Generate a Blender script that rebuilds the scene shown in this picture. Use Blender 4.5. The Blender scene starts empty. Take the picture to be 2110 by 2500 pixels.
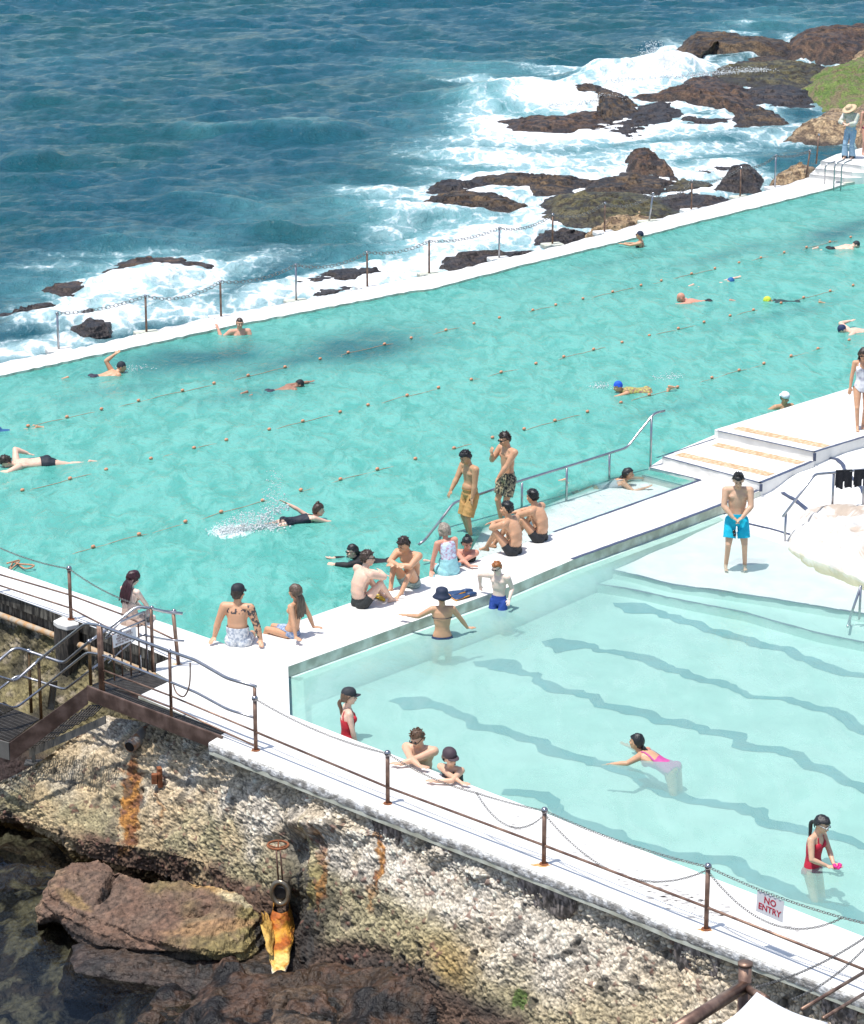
import bpy, bmesh, math, random
import numpy as np
from mathutils import Vector, Matrix
from mathutils.geometry import delaunay_2d_cdt
random.seed(7)
S = bpy.context.scene
COL = S.collection
R = math.radians
# ---------------------------------------------------------------- camera model
CAMH, PITCH, F = 15.2, R(16.9), 6480.0
CT, ST = math.cos(PITCH), math.sin(PITCH)
SEA = -2.6
def G(px, py, z=0.0):
    u = (px - 1055) / F; v = (py - 1250) / F
    dx, dy, dz = u, CT - v * ST, -ST - v * CT
    t = (z - CAMH) / dz
    return Vector((dx * t, dy * t, z))
def Gd(px, py, d):
    """point on the ray through a pixel at ground distance d (metres along y)"""
    u = (px - 1055) / F; v = (py - 1250) / F
    dx, dy, dz = u, CT - v * ST, -ST - v * CT
    t = d / dy
    return Vector((dx * t, d, CAMH + dz * t))
def PX(x, y, z):
    """world to source pixel, works on arrays"""
    zz = z - CAMH
    dep = y * CT - zz * ST; up = y * ST + zz * CT
    return 1055 + F * x / dep, 1250 - F * up / dep
def K(ox, oy, s):
    return lambda pts: [(ox + a / s, oy + b / s) for a, b in pts]
c1 = K(0, 0, 1.672); c2 = K(1000, 0, 1.589); c5 = K(0, 1300, 2.205); c6 = K(0, 1800, 2.205)
c7 = K(700, 1700, 2.205); c8 = K(1400, 1800, 2.4845); ov = K(0, 0, 1 / 1.1961)
cam = bpy.data.cameras.new("camera"); camo = bpy.data.objects.new("camera", cam); COL.objects.link(camo)
camo.location = (0, 0, CAMH); camo.rotation_euler = (math.pi / 2 - PITCH, 0, 0)
cam.sensor_fit = 'VERTICAL'; cam.sensor_height = 24; cam.lens = F / 2500 * 24
cam.clip_start = 0.5; cam.clip_end = 9000
S.camera = camo
# ---------------------------------------------------------------- light
SUN_EL, SHADOW_AZ = R(74), math.atan2(0.55, 0.83)   # shadows fall right and slightly away
w = bpy.data.worlds.new("World"); S.world = w; w.use_nodes = True
nt = w.node_tree; sky = nt.nodes.new('ShaderNodeTexSky'); sky.sky_type = 'NISHITA'; sky.sun_disc = False
sky.sun_elevation = SUN_EL
sd = Vector((-math.cos(SHADOW_AZ), -math.sin(SHADOW_AZ), 0))
sky.sun_rotation = math.atan2(sd.x, sd.y)
sky.air_density = 1.0; sky.dust_density = 1.2
nt.links.new(sky.outputs[0], nt.nodes['Background'].inputs[0]); nt.nodes['Background'].inputs[1].default_value = 0.15
sun = bpy.data.lights.new("sun", 'SUN'); suno = bpy.data.objects.new("sun", sun); COL.objects.link(suno)
sun.energy = 4.2; sun.angle = R(0.6); sun.color = (1, .965, .91)
sv = Vector((sd.x * math.cos(SUN_EL), sd.y * math.cos(SUN_EL), math.sin(SUN_EL)))
suno.rotation_euler = sv.to_track_quat('Z', 'Y').to_euler()
suno.location = (0, 40, 60)
S.view_settings.view_transform = 'Standard'; S.view_settings.look = 'None'
S.view_settings.exposure = 0.24; S.view_settings.gamma = 1
S.cycles.max_bounces = 6; S.cycles.transparent_max_bounces = 12; S.cycles.caustics_reflective = False; S.cycles.caustics_refractive = False
# ---------------------------------------------------------------- numpy noise
def _h(ix, iy, iz):
    n = (ix.astype(np.int64) * 374761393 + iy.astype(np.int64) * 668265263 + iz.astype(np.int64) * 1274126177) & 0xffffffff
    n = ((n ^ (n >> 13)) * 1103515245) & 0xffffffff
    n = ((n ^ (n >> 15)) * 2654435761) & 0xffffffff
    return ((n ^ (n >> 16)) & 0xffff) / 65535.0
def vn(p):
    i = np.floor(p); f = p - i; f = f * f * (3 - 2 * f)
    x, y, z = i[:, 0], i[:, 1], i[:, 2]; fx, fy, fz = f[:, 0], f[:, 1], f[:, 2]
    o = 0
    for a in (0, 1):
        for b in (0, 1):
            for c in (0, 1):
                wgt = (fx if a else 1 - fx) * (fy if b else 1 - fy) * (fz if c else 1 - fz)
                o = o + wgt * _h(x + a, y + b, z + c)
    return o
def fbm(p, sc=1.0, octv=4, off=0.0):
    p = np.asarray(p, float) * sc + off; o = 0; a = .5; t = 0
    for k in range(octv):
        o = o + a * vn(p); t += a; a *= .5; p = p * 2.03 + 7.1
    return o / t                                            # 0..1
def worley(p, sc=1.0):
    p = np.asarray(p, float) * sc; i = np.floor(p); best = np.full(len(p), 9.0); sec = np.full(len(p), 9.0); cid = np.zeros(len(p))
    for a in (-1, 0, 1):
        for b in (-1, 0, 1):
            for c in (-1, 0, 1):
                q = i + np.array([a, b, c])
                fx = q[:, 0] + _h(q[:, 0], q[:, 1], q[:, 2]); fy = q[:, 1] + _h(q[:, 0] + 31, q[:, 1], q[:, 2]); fz = q[:, 2] + _h(q[:, 0], q[:, 1] + 57, q[:, 2])
                d = np.sqrt((fx - p[:, 0]) ** 2 + (fy - p[:, 1]) ** 2 + (fz - p[:, 2]) ** 2)
                m = d < best
                sec = np.where(m, best, np.minimum(sec, d)); cid = np.where(m, _h(q[:, 0], q[:, 1], q[:, 2] + 91), cid); best = np.where(m, d, best)
    return best, sec - best, cid
def sst(a, b, x):
    t = np.clip((x - a) / (b - a), 0, 1); return t * t * (3 - 2 * t)
def lerp(a, b, t):
    t = np.asarray(t)[..., None] if np.ndim(t) else t
    return np.asarray(a) * (1 - t) + np.asarray(b) * t
# ---------------------------------------------------------------- object helpers
def tag(o, label=None, cat=None, group=None, kind=None):
    if label: o['label'] = label
    if cat: o['category'] = cat
    if group: o['group'] = group
    if kind: o['kind'] = kind
    return o
def empty(name, loc=(0, 0, 0), label=None, cat=None, group=None, rz=0):
    o = bpy.data.objects.new(name, None); COL.objects.link(o); o.location = loc; o.rotation_euler = (0, 0, rz)
    o.empty_display_size = .2
    return tag(o, label, cat, group)
def link(name, me, mat=None, parent=None, smooth=True):
    o = bpy.data.objects.new(name, me); COL.objects.link(o)
    if mat is not None and not me.materials: me.materials.append(mat)
    if smooth and len(me.polygons): me.polygons.foreach_set('use_smooth', [True] * len(me.polygons))
    if parent:
        o.parent = parent
        # geometry is given in world space unless the parent is an unrotated origin
    return o
def mesh(name, v, f, mat=None, parent=None, smooth=False, local=False, col=None):
    """v in world space; parts of an Empty are shifted into its space (unless local)"""
    v = np.asarray(v, float)
    if parent is not None and not local:
        M = np.array(chain(parent).inverted())
        v = v @ M[:3, :3].T + M[:3, 3]
    me = bpy.data.meshes.new(name)
    me.from_pydata(v.tolist(), [], f if isinstance(f, list) else f.tolist()); me.update()
    if col is not None:
        at = me.color_attributes.new('Col', 'FLOAT_COLOR', 'POINT')
        c = np.ones((len(v), 4)); c[:, :col.shape[1]] = col; at.data.foreach_set('color', c.ravel())
    return link(name, me, mat, parent, smooth)
def chain(o):
    M = Matrix.LocRotScale(o.location, o.rotation_euler.to_quaternion() if o.rotation_mode != 'QUATERNION' else o.rotation_quaternion, o.scale)
    return chain(o.parent) @ M if o.parent else M
class MB:
    def __init__(s): s.v = []; s.f = []
    def add(s, v, f):
        n = len(s.v); s.v += [tuple(x) for x in v]; s.f += [tuple(n + i for i in q) for q in f]; return s
    def box(s, c, d, rz=0, ax=None):
        c = Vector(c); X, Y, Z = ax if ax else (Vector((math.cos(rz), math.sin(rz), 0)), Vector((-math.sin(rz), math.cos(rz), 0)), Vector((0, 0, 1)))
        v = [c + X * (d[0] / 2 * i) + Y * (d[1] / 2 * j) + Z * (d[2] / 2 * k) for i in (-1, 1) for j in (-1, 1) for k in (-1, 1)]
        return s.add(v, [(0, 1, 3, 2), (4, 6, 7, 5), (0, 4, 5, 1), (2, 3, 7, 6), (0, 2, 6, 4), (1, 5, 7, 3)])
    def tube(s, pts, r, n=8, cap=True, closed=False):
        pts = [Vector(p) for p in pts]; rs = r if isinstance(r, (list, tuple)) else [r] * len(pts)
        m = len(pts); rings = []; prev = None
        for i, p in enumerate(pts):
            if closed: t = pts[(i + 1) % m] - pts[i - 1]
            else: t = pts[min(i + 1, m - 1)] - pts[max(i - 1, 0)]
            if t.length < 1e-9: t = Vector((0, 0, 1))
            t.normalize()
            if prev is None:
                a = t.orthogonal().normalized()
            else:
                a = (prev - t * prev.dot(t))
                a = a.normalized() if a.length > 1e-6 else t.orthogonal().normalized()
            prev = a; b = t.cross(a)
            rings.append([p + a * (rs[i] * math.cos(2 * math.pi * k / n)) + b * (rs[i] * math.sin(2 * math.pi * k / n)) for k in range(n)])
        v = [x for q in rings for x in q]; f = []
        for i in range(m if closed else m - 1):
            j = (i + 1) % m
            for k in range(n):
                f.append((i * n + k, i * n + (k + 1) % n, j * n + (k + 1) % n, j * n + k))
        if cap and not closed: f += [tuple(range(n))[::-1], tuple((m - 1) * n + k for k in range(n))]
        return s.add(v, f)
    def sph(s, c, r, n=10, m=7, ax=None):
        c = Vector(c); r = (r, r, r) if isinstance(r, (int, float)) else r
        X, Y, Z = ax if ax else (Vector((1, 0, 0)), Vector((0, 1, 0)), Vector((0, 0, 1)))
        v = [c + Z * r[2]]
        for i in range(1, m):
            a = math.pi * i / m
            for k in range(n):
                b = 2 * math.pi * k / n
                v.append(c + X * (r[0] * math.sin(a) * math.cos(b)) + Y * (r[1] * math.sin(a) * math.sin(b)) + Z * (r[2] * math.cos(a)))
        v.append(c - Z * r[2]); f = []
        for k in range(n): f.append((0, 1 + k, 1 + (k + 1) % n))
        for i in range(m - 2):
            for k in range(n):
                a = 1 + i * n + k; b = 1 + i * n + (k + 1) % n
                f.append((a, a + n, b + n, b))
        L = len(v) - 1
        for k in range(n): f.append((L, 1 + (m - 2) * n + (k + 1) % n, 1 + (m - 2) * n + k))
        return s.add(v, f)
    def prism(s, poly, z0, z1):
        """poly: list of (x,y); z1 may be a list of heights"""
        n = len(poly); zt = z1 if isinstance(z1, (list, tuple)) else [z1] * n
        a = sum(poly[i][0] * poly[(i + 1) % n][1] - poly[(i + 1) % n][0] * poly[i][1] for i in range(n))
        if a < 0: poly = poly[::-1]; zt = zt[::-1]
        v = [(p[0], p[1], z0) for p in poly] + [(p[0], p[1], z) for p, z in zip(poly, zt)]
        return s.add(v, [tuple(range(n))[::-1], tuple(range(n, 2 * n))] + [(i, (i + 1) % n, n + (i + 1) % n, n + i) for i in range(n)])
    def build(s, name, mat=None, parent=None, smooth=False, local=False):
        return mesh(name, s.v, s.f, mat, parent, smooth, local)
def W(poly, z=0.0): return [(G(a, b, z).x, G(a, b, z).y) for a, b in poly]
def bevel(o, wd=.01, seg=2):
    m = o.modifiers.new('bevel', 'BEVEL'); m.width = wd; m.segments = seg; m.limit_method = 'ANGLE'; m.angle_limit = R(40); return o
def inpoly(P, poly):
    x, y = P[:, 0], P[:, 1]; r = np.zeros(len(P), bool); n = len(poly); j = n - 1
    for i in range(n):
        xi, yi = poly[i]; xj, yj = poly[j]
        c = ((yi > y) != (yj > y)) & (x < (xj - xi) * (y - yi) / ((yj - yi) or 1e-12) + xi)
        r ^= c; j = i
    return r
def distpoly(P, poly, closed=True):
    d = np.full(len(P), 1e9); n = len(poly)
    for i in range(n if closed else n - 1):
        a = np.array(poly[i], float); b = np.array(poly[(i + 1) % n], float); ab = b - a
        t = np.clip(((P - a) @ ab) / max(ab @ ab, 1e-12), 0, 1)
        d = np.minimum(d, np.linalg.norm(P - a - t[:, None] * ab, axis=1))
    return d
def sheet(poly, step):
    """triangulated sheet inside a world-space polygon -> (xy array, faces)"""
    pts = []
    for i in range(len(poly)):
        a = Vector(poly[i]); b = Vector(poly[(i + 1) % len(poly)]); n = max(1, int((b - a).length / step))
        pts += [a.lerp(b, k / n) for k in range(n)]
    nb = len(pts); P = np.array([tuple(p) for p in pts]); x0, y0 = P.min(0); x1, y1 = P.max(0)
    gx, gy = np.meshgrid(np.arange(x0, x1, step), np.arange(y0, y1, step)); Q = np.stack([gx.ravel(), gy.ravel()], 1)
    Q[:, 0] += (np.round(Q[:, 1] / step) % 2) * step * .5
    Q = Q[inpoly(Q, poly)]; Q = Q[distpoly(Q, poly) > step * .4]
    vs = pts + [Vector(q) for q in Q.tolist()]
    r = delaunay_2d_cdt(vs, [(i, (i + 1) % nb) for i in range(nb)], [], 1, 1e-6)
    V = np.array([tuple(v) for v in r[0]]); Fc = [list(f) for f in r[2]]
    C = np.array([V[f].mean(0) for f in Fc]); keep = inpoly(C, poly)
    return V, [f for f, k in zip(Fc, keep) if k]
# ---------------------------------------------------------------- materials
def mat(name, color=(.5, .5, .5), rough=.6, metal=0, attr=False, var=0, vscale=3, bump=0, bscale=20, bdist=.01, spec=.5, stretch=(1, 1, 1), col2=None, attr_mul=None, detail=6, vor=0, vorscale=20, sheen=0, sss=0):
    m = bpy.data.materials.new(name); m.use_nodes = True; n = m.node_tree.nodes; l = m.node_tree.links; b = n['Principled BSDF']
    b.inputs['Base Color'].default_value = (*color, 1); b.inputs['Roughness'].default_value = rough; b.inputs['Metallic'].default_value = metal
    b.inputs['Specular IOR Level'].default_value = spec
    if sss: b.inputs['Subsurface Weight'].default_value = sss; b.inputs['Subsurface Radius'].default_value = (.02, .008, .004); b.inputs['Subsurface Scale'].default_value = .5
    tc = n.new('ShaderNodeTexCoord'); mp = n.new('ShaderNodeMapping'); l.new(tc.outputs['Object'], mp.inputs[0]); mp.inputs['Scale'].default_value = stretch
    src = None
    if attr:
        at = n.new('ShaderNodeVertexColor'); at.layer_name = 'Col'; src = at.outputs[0]
    if var or col2:
        no = n.new('ShaderNodeTexNoise'); no.inputs['Scale'].default_value = vscale; no.inputs['Detail'].default_value = detail; l.new(mp.outputs[0], no.inputs[0])
        if col2:
            mx = n.new('ShaderNodeMix'); mx.data_type = 'RGBA'; rp = n.new('ShaderNodeMapRange'); rp.inputs[1].default_value = .42; rp.inputs[2].default_value = .62
            l.new(no.outputs[0], rp.inputs[0]); l.new(rp.outputs[0], mx.inputs[0]); mx.inputs[6].default_value = (*color, 1); mx.inputs[7].default_value = (*col2, 1)
            if src: l.new(src, mx.inputs[6])
            src = mx.outputs[2]
        if var:
            rp = n.new('ShaderNodeMapRange'); l.new(no.outputs[0], rp.inputs[0]); rp.inputs[1].default_value = .3; rp.inputs[2].default_value = .7
            rp.inputs[3].default_value = 1 - var; rp.inputs[4].default_value = 1 + var
            mx = n.new('ShaderNodeMix'); mx.data_type = 'RGBA'; mx.blend_type = 'MULTIPLY'; mx.inputs[0].default_value = 1
            if src: l.new(src, mx.inputs[6])
            else: mx.inputs[6].default_value = (*color, 1)
            l.new(rp.outputs[0], mx.inputs[7]); src = mx.outputs[2]
    if src: l.new(src, b.inputs['Base Color'])
    if bump or vor:
        prev = None
        if bump:
            nb = n.new('ShaderNodeTexNoise'); nb.inputs['Scale'].default_value = bscale; nb.inputs['Detail'].default_value = 5; l.new(mp.outputs[0], nb.inputs[0])
            bu = n.new('ShaderNodeBump'); bu.inputs['Strength'].default_value = bump; bu.inputs['Distance'].default_value = bdist; l.new(nb.outputs[0], bu.inputs['Height']); prev = bu
        if vor:
            vo = n.new('ShaderNodeTexVoronoi'); vo.inputs['Scale'].default_value = vorscale; l.new(mp.outputs[0], vo.inputs[0])
            b2 = n.new('ShaderNodeBump'); b2.inputs['Strength'].default_value = vor; b2.inputs['Distance'].default_value = .04; b2.invert = True; l.new(vo.outputs['Distance'], b2.inputs['Height'])
            if prev: l.new(prev.outputs[0], b2.inputs['Normal'])
            prev = b2
        l.new(prev.outputs[0], b.inputs['Normal'])
    return m
M = {}
M['deck'] = mat('white_paint', (.74, .72, .68), .55, var=.14, vscale=2.2, bump=.5, bscale=9, bdist=.015, detail=10)
M['wallside'] = mat('pool_side_concrete', (.50, .50, .40), .7, var=.18, vscale=4, bump=.5, bscale=12, col2=(.60, .61, .52))
M['navy'] = mat('navy_edge_paint', (.055, .07, .12), .5, var=.2, vscale=9)
M['ochre'] = mat('ochre_grip_strip', (.50, .32, .17), .85, var=.15, vscale=14, col2=(.60, .46, .31), bump=.3, bscale=60)
M['steel'] = mat('worn_steel', (.40, .40, .42), .28, .9, var=.15, vscale=8)
M['rsteel'] = mat('brown_post_steel', (.17, .10, .075), .45, .5, var=.3, vscale=5, col2=(.27, .17, .12))
M['chain'] = mat('chain_metal', (.22, .21, .20), .4, .7, var=.3, vscale=30)
M['rust'] = mat('rust', (.24, .085, .035), .9, var=.4, vscale=20, bump=.4, bscale=60)
M['girder'] = mat('girder_steel', (.085, .05, .038), .6, .3, var=.35, vscale=4, col2=(.13, .085, .07), bump=.3, bscale=30)
M['girdergrey'] = mat('galvanised_steel', (.17, .16, .145), .6, .3, var=.25, vscale=4)
M['grate'] = mat('grating_steel', (.10, .09, .08), .55, .5, var=.3, vscale=9)
M['brass'] = mat('weathered_bronze_pipe', (.27, .17, .075), .4, .7, var=.4, vscale=7, col2=(.12, .07, .04))
# ================================================================ ROCK MATERIALS AND BUILDERS
M['rock'] = mat('rock_surface', attr=True, rough=.8, var=.6, vscale=11, bump=1, bscale=9, bdist=.09, vor=.5, vorscale=6)
M['wetrock'] = mat('wet_rock_surface', attr=True, rough=.5, var=.65, vscale=11, bump=1, bscale=9, bdist=.10, vor=.45, vorscale=7, spec=.35)
M['cliff'] = mat('barnacled_rock_face', attr=True, rough=.85, var=.24, vscale=11, bump=.6, bscale=22, bdist=.02, vor=.45, vorscale=15, detail=8)
PAL = dict(
    brown=[(.050, .031, .018), (.125, .080, .040), (.022, .017, .014)],
    dark=[(.030, .025, .024), (.065, .048, .040), (.020, .018, .020)],
    moss=[(.060, .055, .020), (.12, .10, .045), (.030, .024, .015)],
    green=[(.075, .125, .018), (.13, .18, .035), (.15, .12, .06)],
    tan=[(.28, .19, .105), (.40, .29, .17), (.13, .085, .05)],
    red=[(.065, .036, .023), (.125, .074, .042), (.024, .017, .014)],
    boulder=[(.155, .098, .072), (.22, .16, .105), (.13, .11, .055)])
ROCKPOLYS = []
def rock(poly, h, pal='brown', zb=SEA, label='', group='brown rocks among the surf beyond the sea wall', seed=0, wet=True, name='rock', k=3.0, mid=.45, nr=30, na=170, amp=.16, tilt=(0, 0), craggy=0, cat='rock', foam=True, colfn=None):
    P = np.array(W(poly, zb + mid * h)); n = len(P)
    area = sum(P[i][0] * P[(i + 1) % n][1] - P[(i + 1) % n][0] * P[i][1] for i in range(n))
    if area < 0: P = P[::-1]
    c = np.array([P[:, 0].mean(), P[:, 1].mean()])
    seg = np.linalg.norm(np.roll(P, -1, 0) - P, axis=1); cum = np.concatenate([[0], np.cumsum(seg)]); L = cum[-1]
    size = math.sqrt(abs(area) / 2)
    t = np.arange(na) / na * L; PP = np.vstack([P, P[:1]])
    B = np.stack([np.interp(t, cum, PP[:, 0]), np.interp(t, cum, PP[:, 1])], 1)
    B = c + (B - c) * (1.20 + .20 * (fbm(np.column_stack([B, B[:, :1] * 0]), 1.1, 4, seed * 3.1) - .5)[:, None] * 2)
    for _ in range(2): B = .25 * np.roll(B, 1, 0) + .5 * B + .25 * np.roll(B, -1, 0)
    rr = np.concatenate([np.linspace(.06, .8, nr - 9), np.linspace(.85, 1.0, 6), [1.03, 1.06, 1.09]])
    V = [np.array([c[0], c[1], zb + h])[None]]
    for q in rr:
        z = h * (1 - min(q, 1.0) ** k) if q <= 1 else -(q - 1) * 9 * max(h, .5)
        xy = c + (B - c) * min(q, 1.1)
        V.append(np.column_stack([xy, np.full(na, zb + z)]))
    V = np.vstack(V); o = seed * 13.7
    rad = np.concatenate([[0], np.repeat(rr, na)])
    fade = np.clip(1.15 - rad ** 4 * .6, 0, 1)
    A = fbm(V, .55 / max(size * .25, .35), 4, o) - .5; Bn = fbm(V, 2.2, 4, o + 5) - .5
    wd, we, wc = worley(V + .25 * Bn[:, None], 1.0 / max(.28 * size, .5))
    V[:, 2] += (A * 1.1 * h * .7 + Bn * amp * 1.2 - (1 - sst(0, .2, we)) * .07 * h + (wc - .5) * .10 * h + (fbm(V, 6, 4, o + 7) - .5) * amp * .5) * fade + .06 * h
    V[:, 2] += fade * ((V[:, 0] - c[0]) * tilt[0] + (V[:, 1] - c[1]) * tilt[1])
    if craggy:
        q_ = (V[:, 2] + .35 * (fbm(V, .9, 3, o + 300) - .5)) / craggy; fq = q_ - np.floor(q_); V[:, 2] += craggy * (np.floor(q_) + sst(.55, 1, fq) - q_) * .8 * fade
    V[:, 0] += (fbm(V, 1.6, 3, o + 20) - .5) * amp * 2.2; V[:, 1] += (fbm(V, 1.6, 3, o + 40) - .5) * amp * 2.2
    f = [(0, 1 + i, 1 + (i + 1) % na) for i in range(na)]
    for a in range(len(rr) - 1):
        s = 1 + a * na
        f += [(s + i, s + na + i, s + na + (i + 1) % na, s + (i + 1) % na) for i in range(na)]
    if colfn: col = colfn(V)
    else:
        ca, cb, cc = PAL[pal]; n1 = fbm(V, 1.1, 4, o + 60); n2 = fbm(V, 5, 4, o + 80)
        col = lerp(ca, cb, sst(.40, .60, n1 * .4 + n2 * .3 + fbm(V, 13, 3, o + 44) * .3)); col = lerp(col, cc, sst(.48, .58, fbm(V, 4.2, 5, o + 99)))
        if wet: col = lerp(col, np.array(PAL['dark'][0]) * 1.1, (1 - sst(zb + .05, zb + .38, V[:, 2] + (n2 - .5) * .3)) * .8)
    ob = mesh(name, V, f, M['wetrock' if wet else 'rock'], smooth=True, col=col)
    tag(ob, label, cat, group)
    if foam: ROCKPOLYS.append((B, h))
    return ob
RG = 'rocks washed by the surf beyond the pool wall'
def rk(pts, conv, h, pal, label, **kw):
    kw.setdefault('seed', len(ROCKPOLYS) + 1); kw.setdefault('group', RG); kw.setdefault('craggy', .16); h = h * .78
    return rock(conv(pts), h, pal, label=label, **kw)
rk([(1030, 212), (1060, 185), (1110, 140), (1200, 138), (1300, 152), (1430, 158), (1470, 188), (1440, 205), (1300, 200), (1180, 196), (1120, 222), (1040, 235)], c2, .9, 'brown', 'flat olive brown rock shelf farthest out, spray bursting at its left end', k=4)
rk([(1500, 150), (1540, 125), (1640, 130), (1764, 125), (1950, 125), (1950, 212), (1700, 215), (1510, 200)], c2, 1.3, 'red', 'thick layered reddish rock at the top right edge of the photo', k=5)
rk([(1275, 238), (1380, 216), (1470, 222), (1480, 236), (1380, 250), (1290, 247)], c2, .3, 'brown', 'thin low brown ledge just in front of the farthest rock shelf')
rk([(1195, 275), (1260, 250), (1450, 236), (1580, 250), (1600, 290), (1560, 335), (1330, 330), (1200, 298)], c2, .5, 'moss', 'broad mossy olive ledge right of the big white breaker', k=4)
rk([(1530, 340), (1600, 272), (1700, 245), (1764, 225), (2000, 215), (2000, 410), (1700, 405), (1600, 380)], c2, .9, 'green', 'bright green algae covered rock slope at the right edge', k=3, wet=False)
rk([(1700, 232), (1720, 215), (1800, 208), (1950, 208), (1950, 240), (1760, 246)], c2, .9, 'tan', 'small tan sandstone block on top of the green slope', wet=False)
rk([(600, 345), (680, 322), (760, 342), (870, 385), (885, 425), (760, 470), (730, 430), (740, 395), (680, 360)], c2, .75, 'brown', 'olive brown ridge curving down from the crest of the left breaker', k=2.5)
rk([(378, 470), (470, 455), (600, 460), (720, 430), (800, 440), (760, 490), (560, 515), (400, 505)], c2, .5, 'red', 'wet reddish rock tongue streaked by white run-off below the left breaker')
rk([(880, 368), (1010, 358), (1090, 305), (1180, 302), (1310, 335), (1330, 400), (1300, 440), (1180, 405), (1060, 380), (940, 378)], c2, .8, 'red', 'smooth purple brown hump in front of the big white breaker', k=2.5)
rk([(1240, 420), (1330, 400), (1430, 440), (1462, 480), (1350, 482), (1275, 478)], c2, .4, 'brown', 'speckled brown rock tail running down right from the purple hump')
rk([(1300, 345), (1420, 330), (1560, 362), (1555, 400), (1400, 412), (1310, 388)], c2, .5, 'dark', 'dark layered ledge with thin waterfalls under the mossy ledge')
rk([(880, 412), (1000, 400), (1060, 440), (1000, 480), (850, 518), (730, 500), (830, 470)], c2, .35, 'dark', 'dark wet rock shoulder in the middle of the far reef')
rk([(1060, 455), (1250, 462), (1240, 480), (1040, 488)], c2, .25, 'dark', 'low black wet ledge below the purple hump')
rk([(1488, 518), (1520, 490), (1620, 435), (1700, 430), (1764, 470), (1790, 540), (1600, 527)], c2, .95, 'tan', 'pointed tan boulder left of the visitor with the straw hat', k=2.5)
rk([(1720, 445), (1764, 400), (1950, 370), (1950, 570), (1764, 565)], c2, 1.2, 'tan', 'tall tan rock mass behind the visitor with the straw hat', k=3)
rk([(850, 645), (855, 605), (920, 588), (960, 605), (1025, 665), (900, 665)], c2, .9, 'red', 'lone wedge shaped rock standing in the foam', k=2.2)
rk([(985, 600), (1020, 590), (1062, 602), (1030, 612)], c2, .2, 'dark', 'tiny dark rock just right of the lone wedge shaped rock')
rk([(230, 700), (300, 685), (430, 668), (600, 685), (720, 697), (700, 715), (600, 745), (500, 755), (430, 720)], c2, .5, 'brown', 'long olive brown rock in the foam, behind the rounded dome rock', k=3)
rk([(75, 740), (110, 710), (230, 703), (300, 690), (330, 715), (240, 735), (120, 755)], c2, .35, 'dark', 'dark glistening slab at the left end of the long brown rock')
rk([(10, 820), (60, 790), (120, 755), (200, 735), (330, 745), (440, 790), (380, 805), (150, 815)], c2, .65, 'brown', 'rounded dome rock with foam running off its right flank', k=2.2)
rk([(660, 745), (700, 705), (820, 672), (930, 672), (1020, 705), (960, 740), (850, 745), (720, 750)], c2, .5, 'brown', 'brown ridge behind the biggest mossy rock')
rk([(530, 800), (560, 760), (640, 745), (830, 740), (960, 760), (1060, 825), (1000, 850), (760, 870), (620, 850), (540, 825)], c2, .75, 'moss', 'biggest mossy green rock right behind the pool wall posts', k=2.4)
rk([(975, 725), (1050, 705), (1180, 710), (1180, 735), (1050, 745)], c2, .35, 'moss', 'flat mossy slab touching the right of the brown ridge')
rk([(1190, 725), (1240, 680), (1320, 640), (1360, 680), (1360, 730)], c2, .85, 'dark', 'tall dark rock behind the chain, seventh post along', k=2.4)
rk([(1080, 672), (1140, 655), (1250, 645), (1230, 668), (1140, 680)], c2, .2, 'dark', 'low dark reef awash left of the tall dark rock')
rk([(940, 770), (1100, 748), (1230, 770), (1220, 800), (1100, 815), (960, 800)], c2, .35, 'dark', 'foam laced black rock beside the pool wall')
rk([(1390, 725), (1430, 680), (1540, 640), (1575, 650), (1555, 700), (1480, 715)], c2, .8, 'tan', 'tan rock at the foot of the white end steps', k=2.5)
rk([(680, 920), (790, 840), (900, 835), (960, 855), (940, 870), (760, 905)], c2, .5, 'tan', 'flat tan sandstone slab against the pool wall', k=4, wet=False)
rk([(500, 945), (510, 910), (620, 890), (700, 900), (650, 930), (520, 955)], c2, .45, 'dark', 'blackish mussel covered rock left of the flat tan slab')
rk([(105, 1035), (150, 1000), (240, 985), (350, 975), (480, 980), (400, 1005), (200, 1040)], c2, .45, 'dark', 'black rock against the wall between the eighth and ninth post from the right')
rk([(440, 1108), (520, 1062), (680, 1047), (790, 1062), (885, 1090), (850, 1112), (740, 1098), (600, 1085), (500, 1108)], c1, .3, 'red', 'thin wet reef with foam pouring over its front, left part of the sea')
rk([(190, 1170), (300, 1150), (400, 1150), (380, 1190), (260, 1197)], c1, .25, 'red', 'small purplish reef awash left of the pouring foam')
rk([(300, 1332), (360, 1312), (460, 1312), (440, 1345), (340, 1370)], c1, .4, 'dark', 'small black rock just behind the second pool wall post from the left')
rk([(255, 1283), (340, 1268), (440, 1262), (400, 1290), (300, 1302)], c1, .22, 'dark', 'narrow dark ledge above the small black rock')
rk([(-60, 1300), (0, 1282), (80, 1255), (260, 1232), (280, 1245), (120, 1275), (40, 1296)], c1, .22, 'dark', 'long dark wet ledge at the left edge of the sea')
rk([(1150, 1172), (1300, 1115), (1500, 1090), (1585, 1097), (1480, 1130), (1260, 1165)], c1, .25, 'dark', 'slate blue wet slab behind the fourth and fifth wall posts')
rk([(1250, 1217), (1300, 1185), (1480, 1172), (1390, 1200)], c1, .25, 'dark', 'black strip of rock hugging the wall under the slate blue slab')

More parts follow.
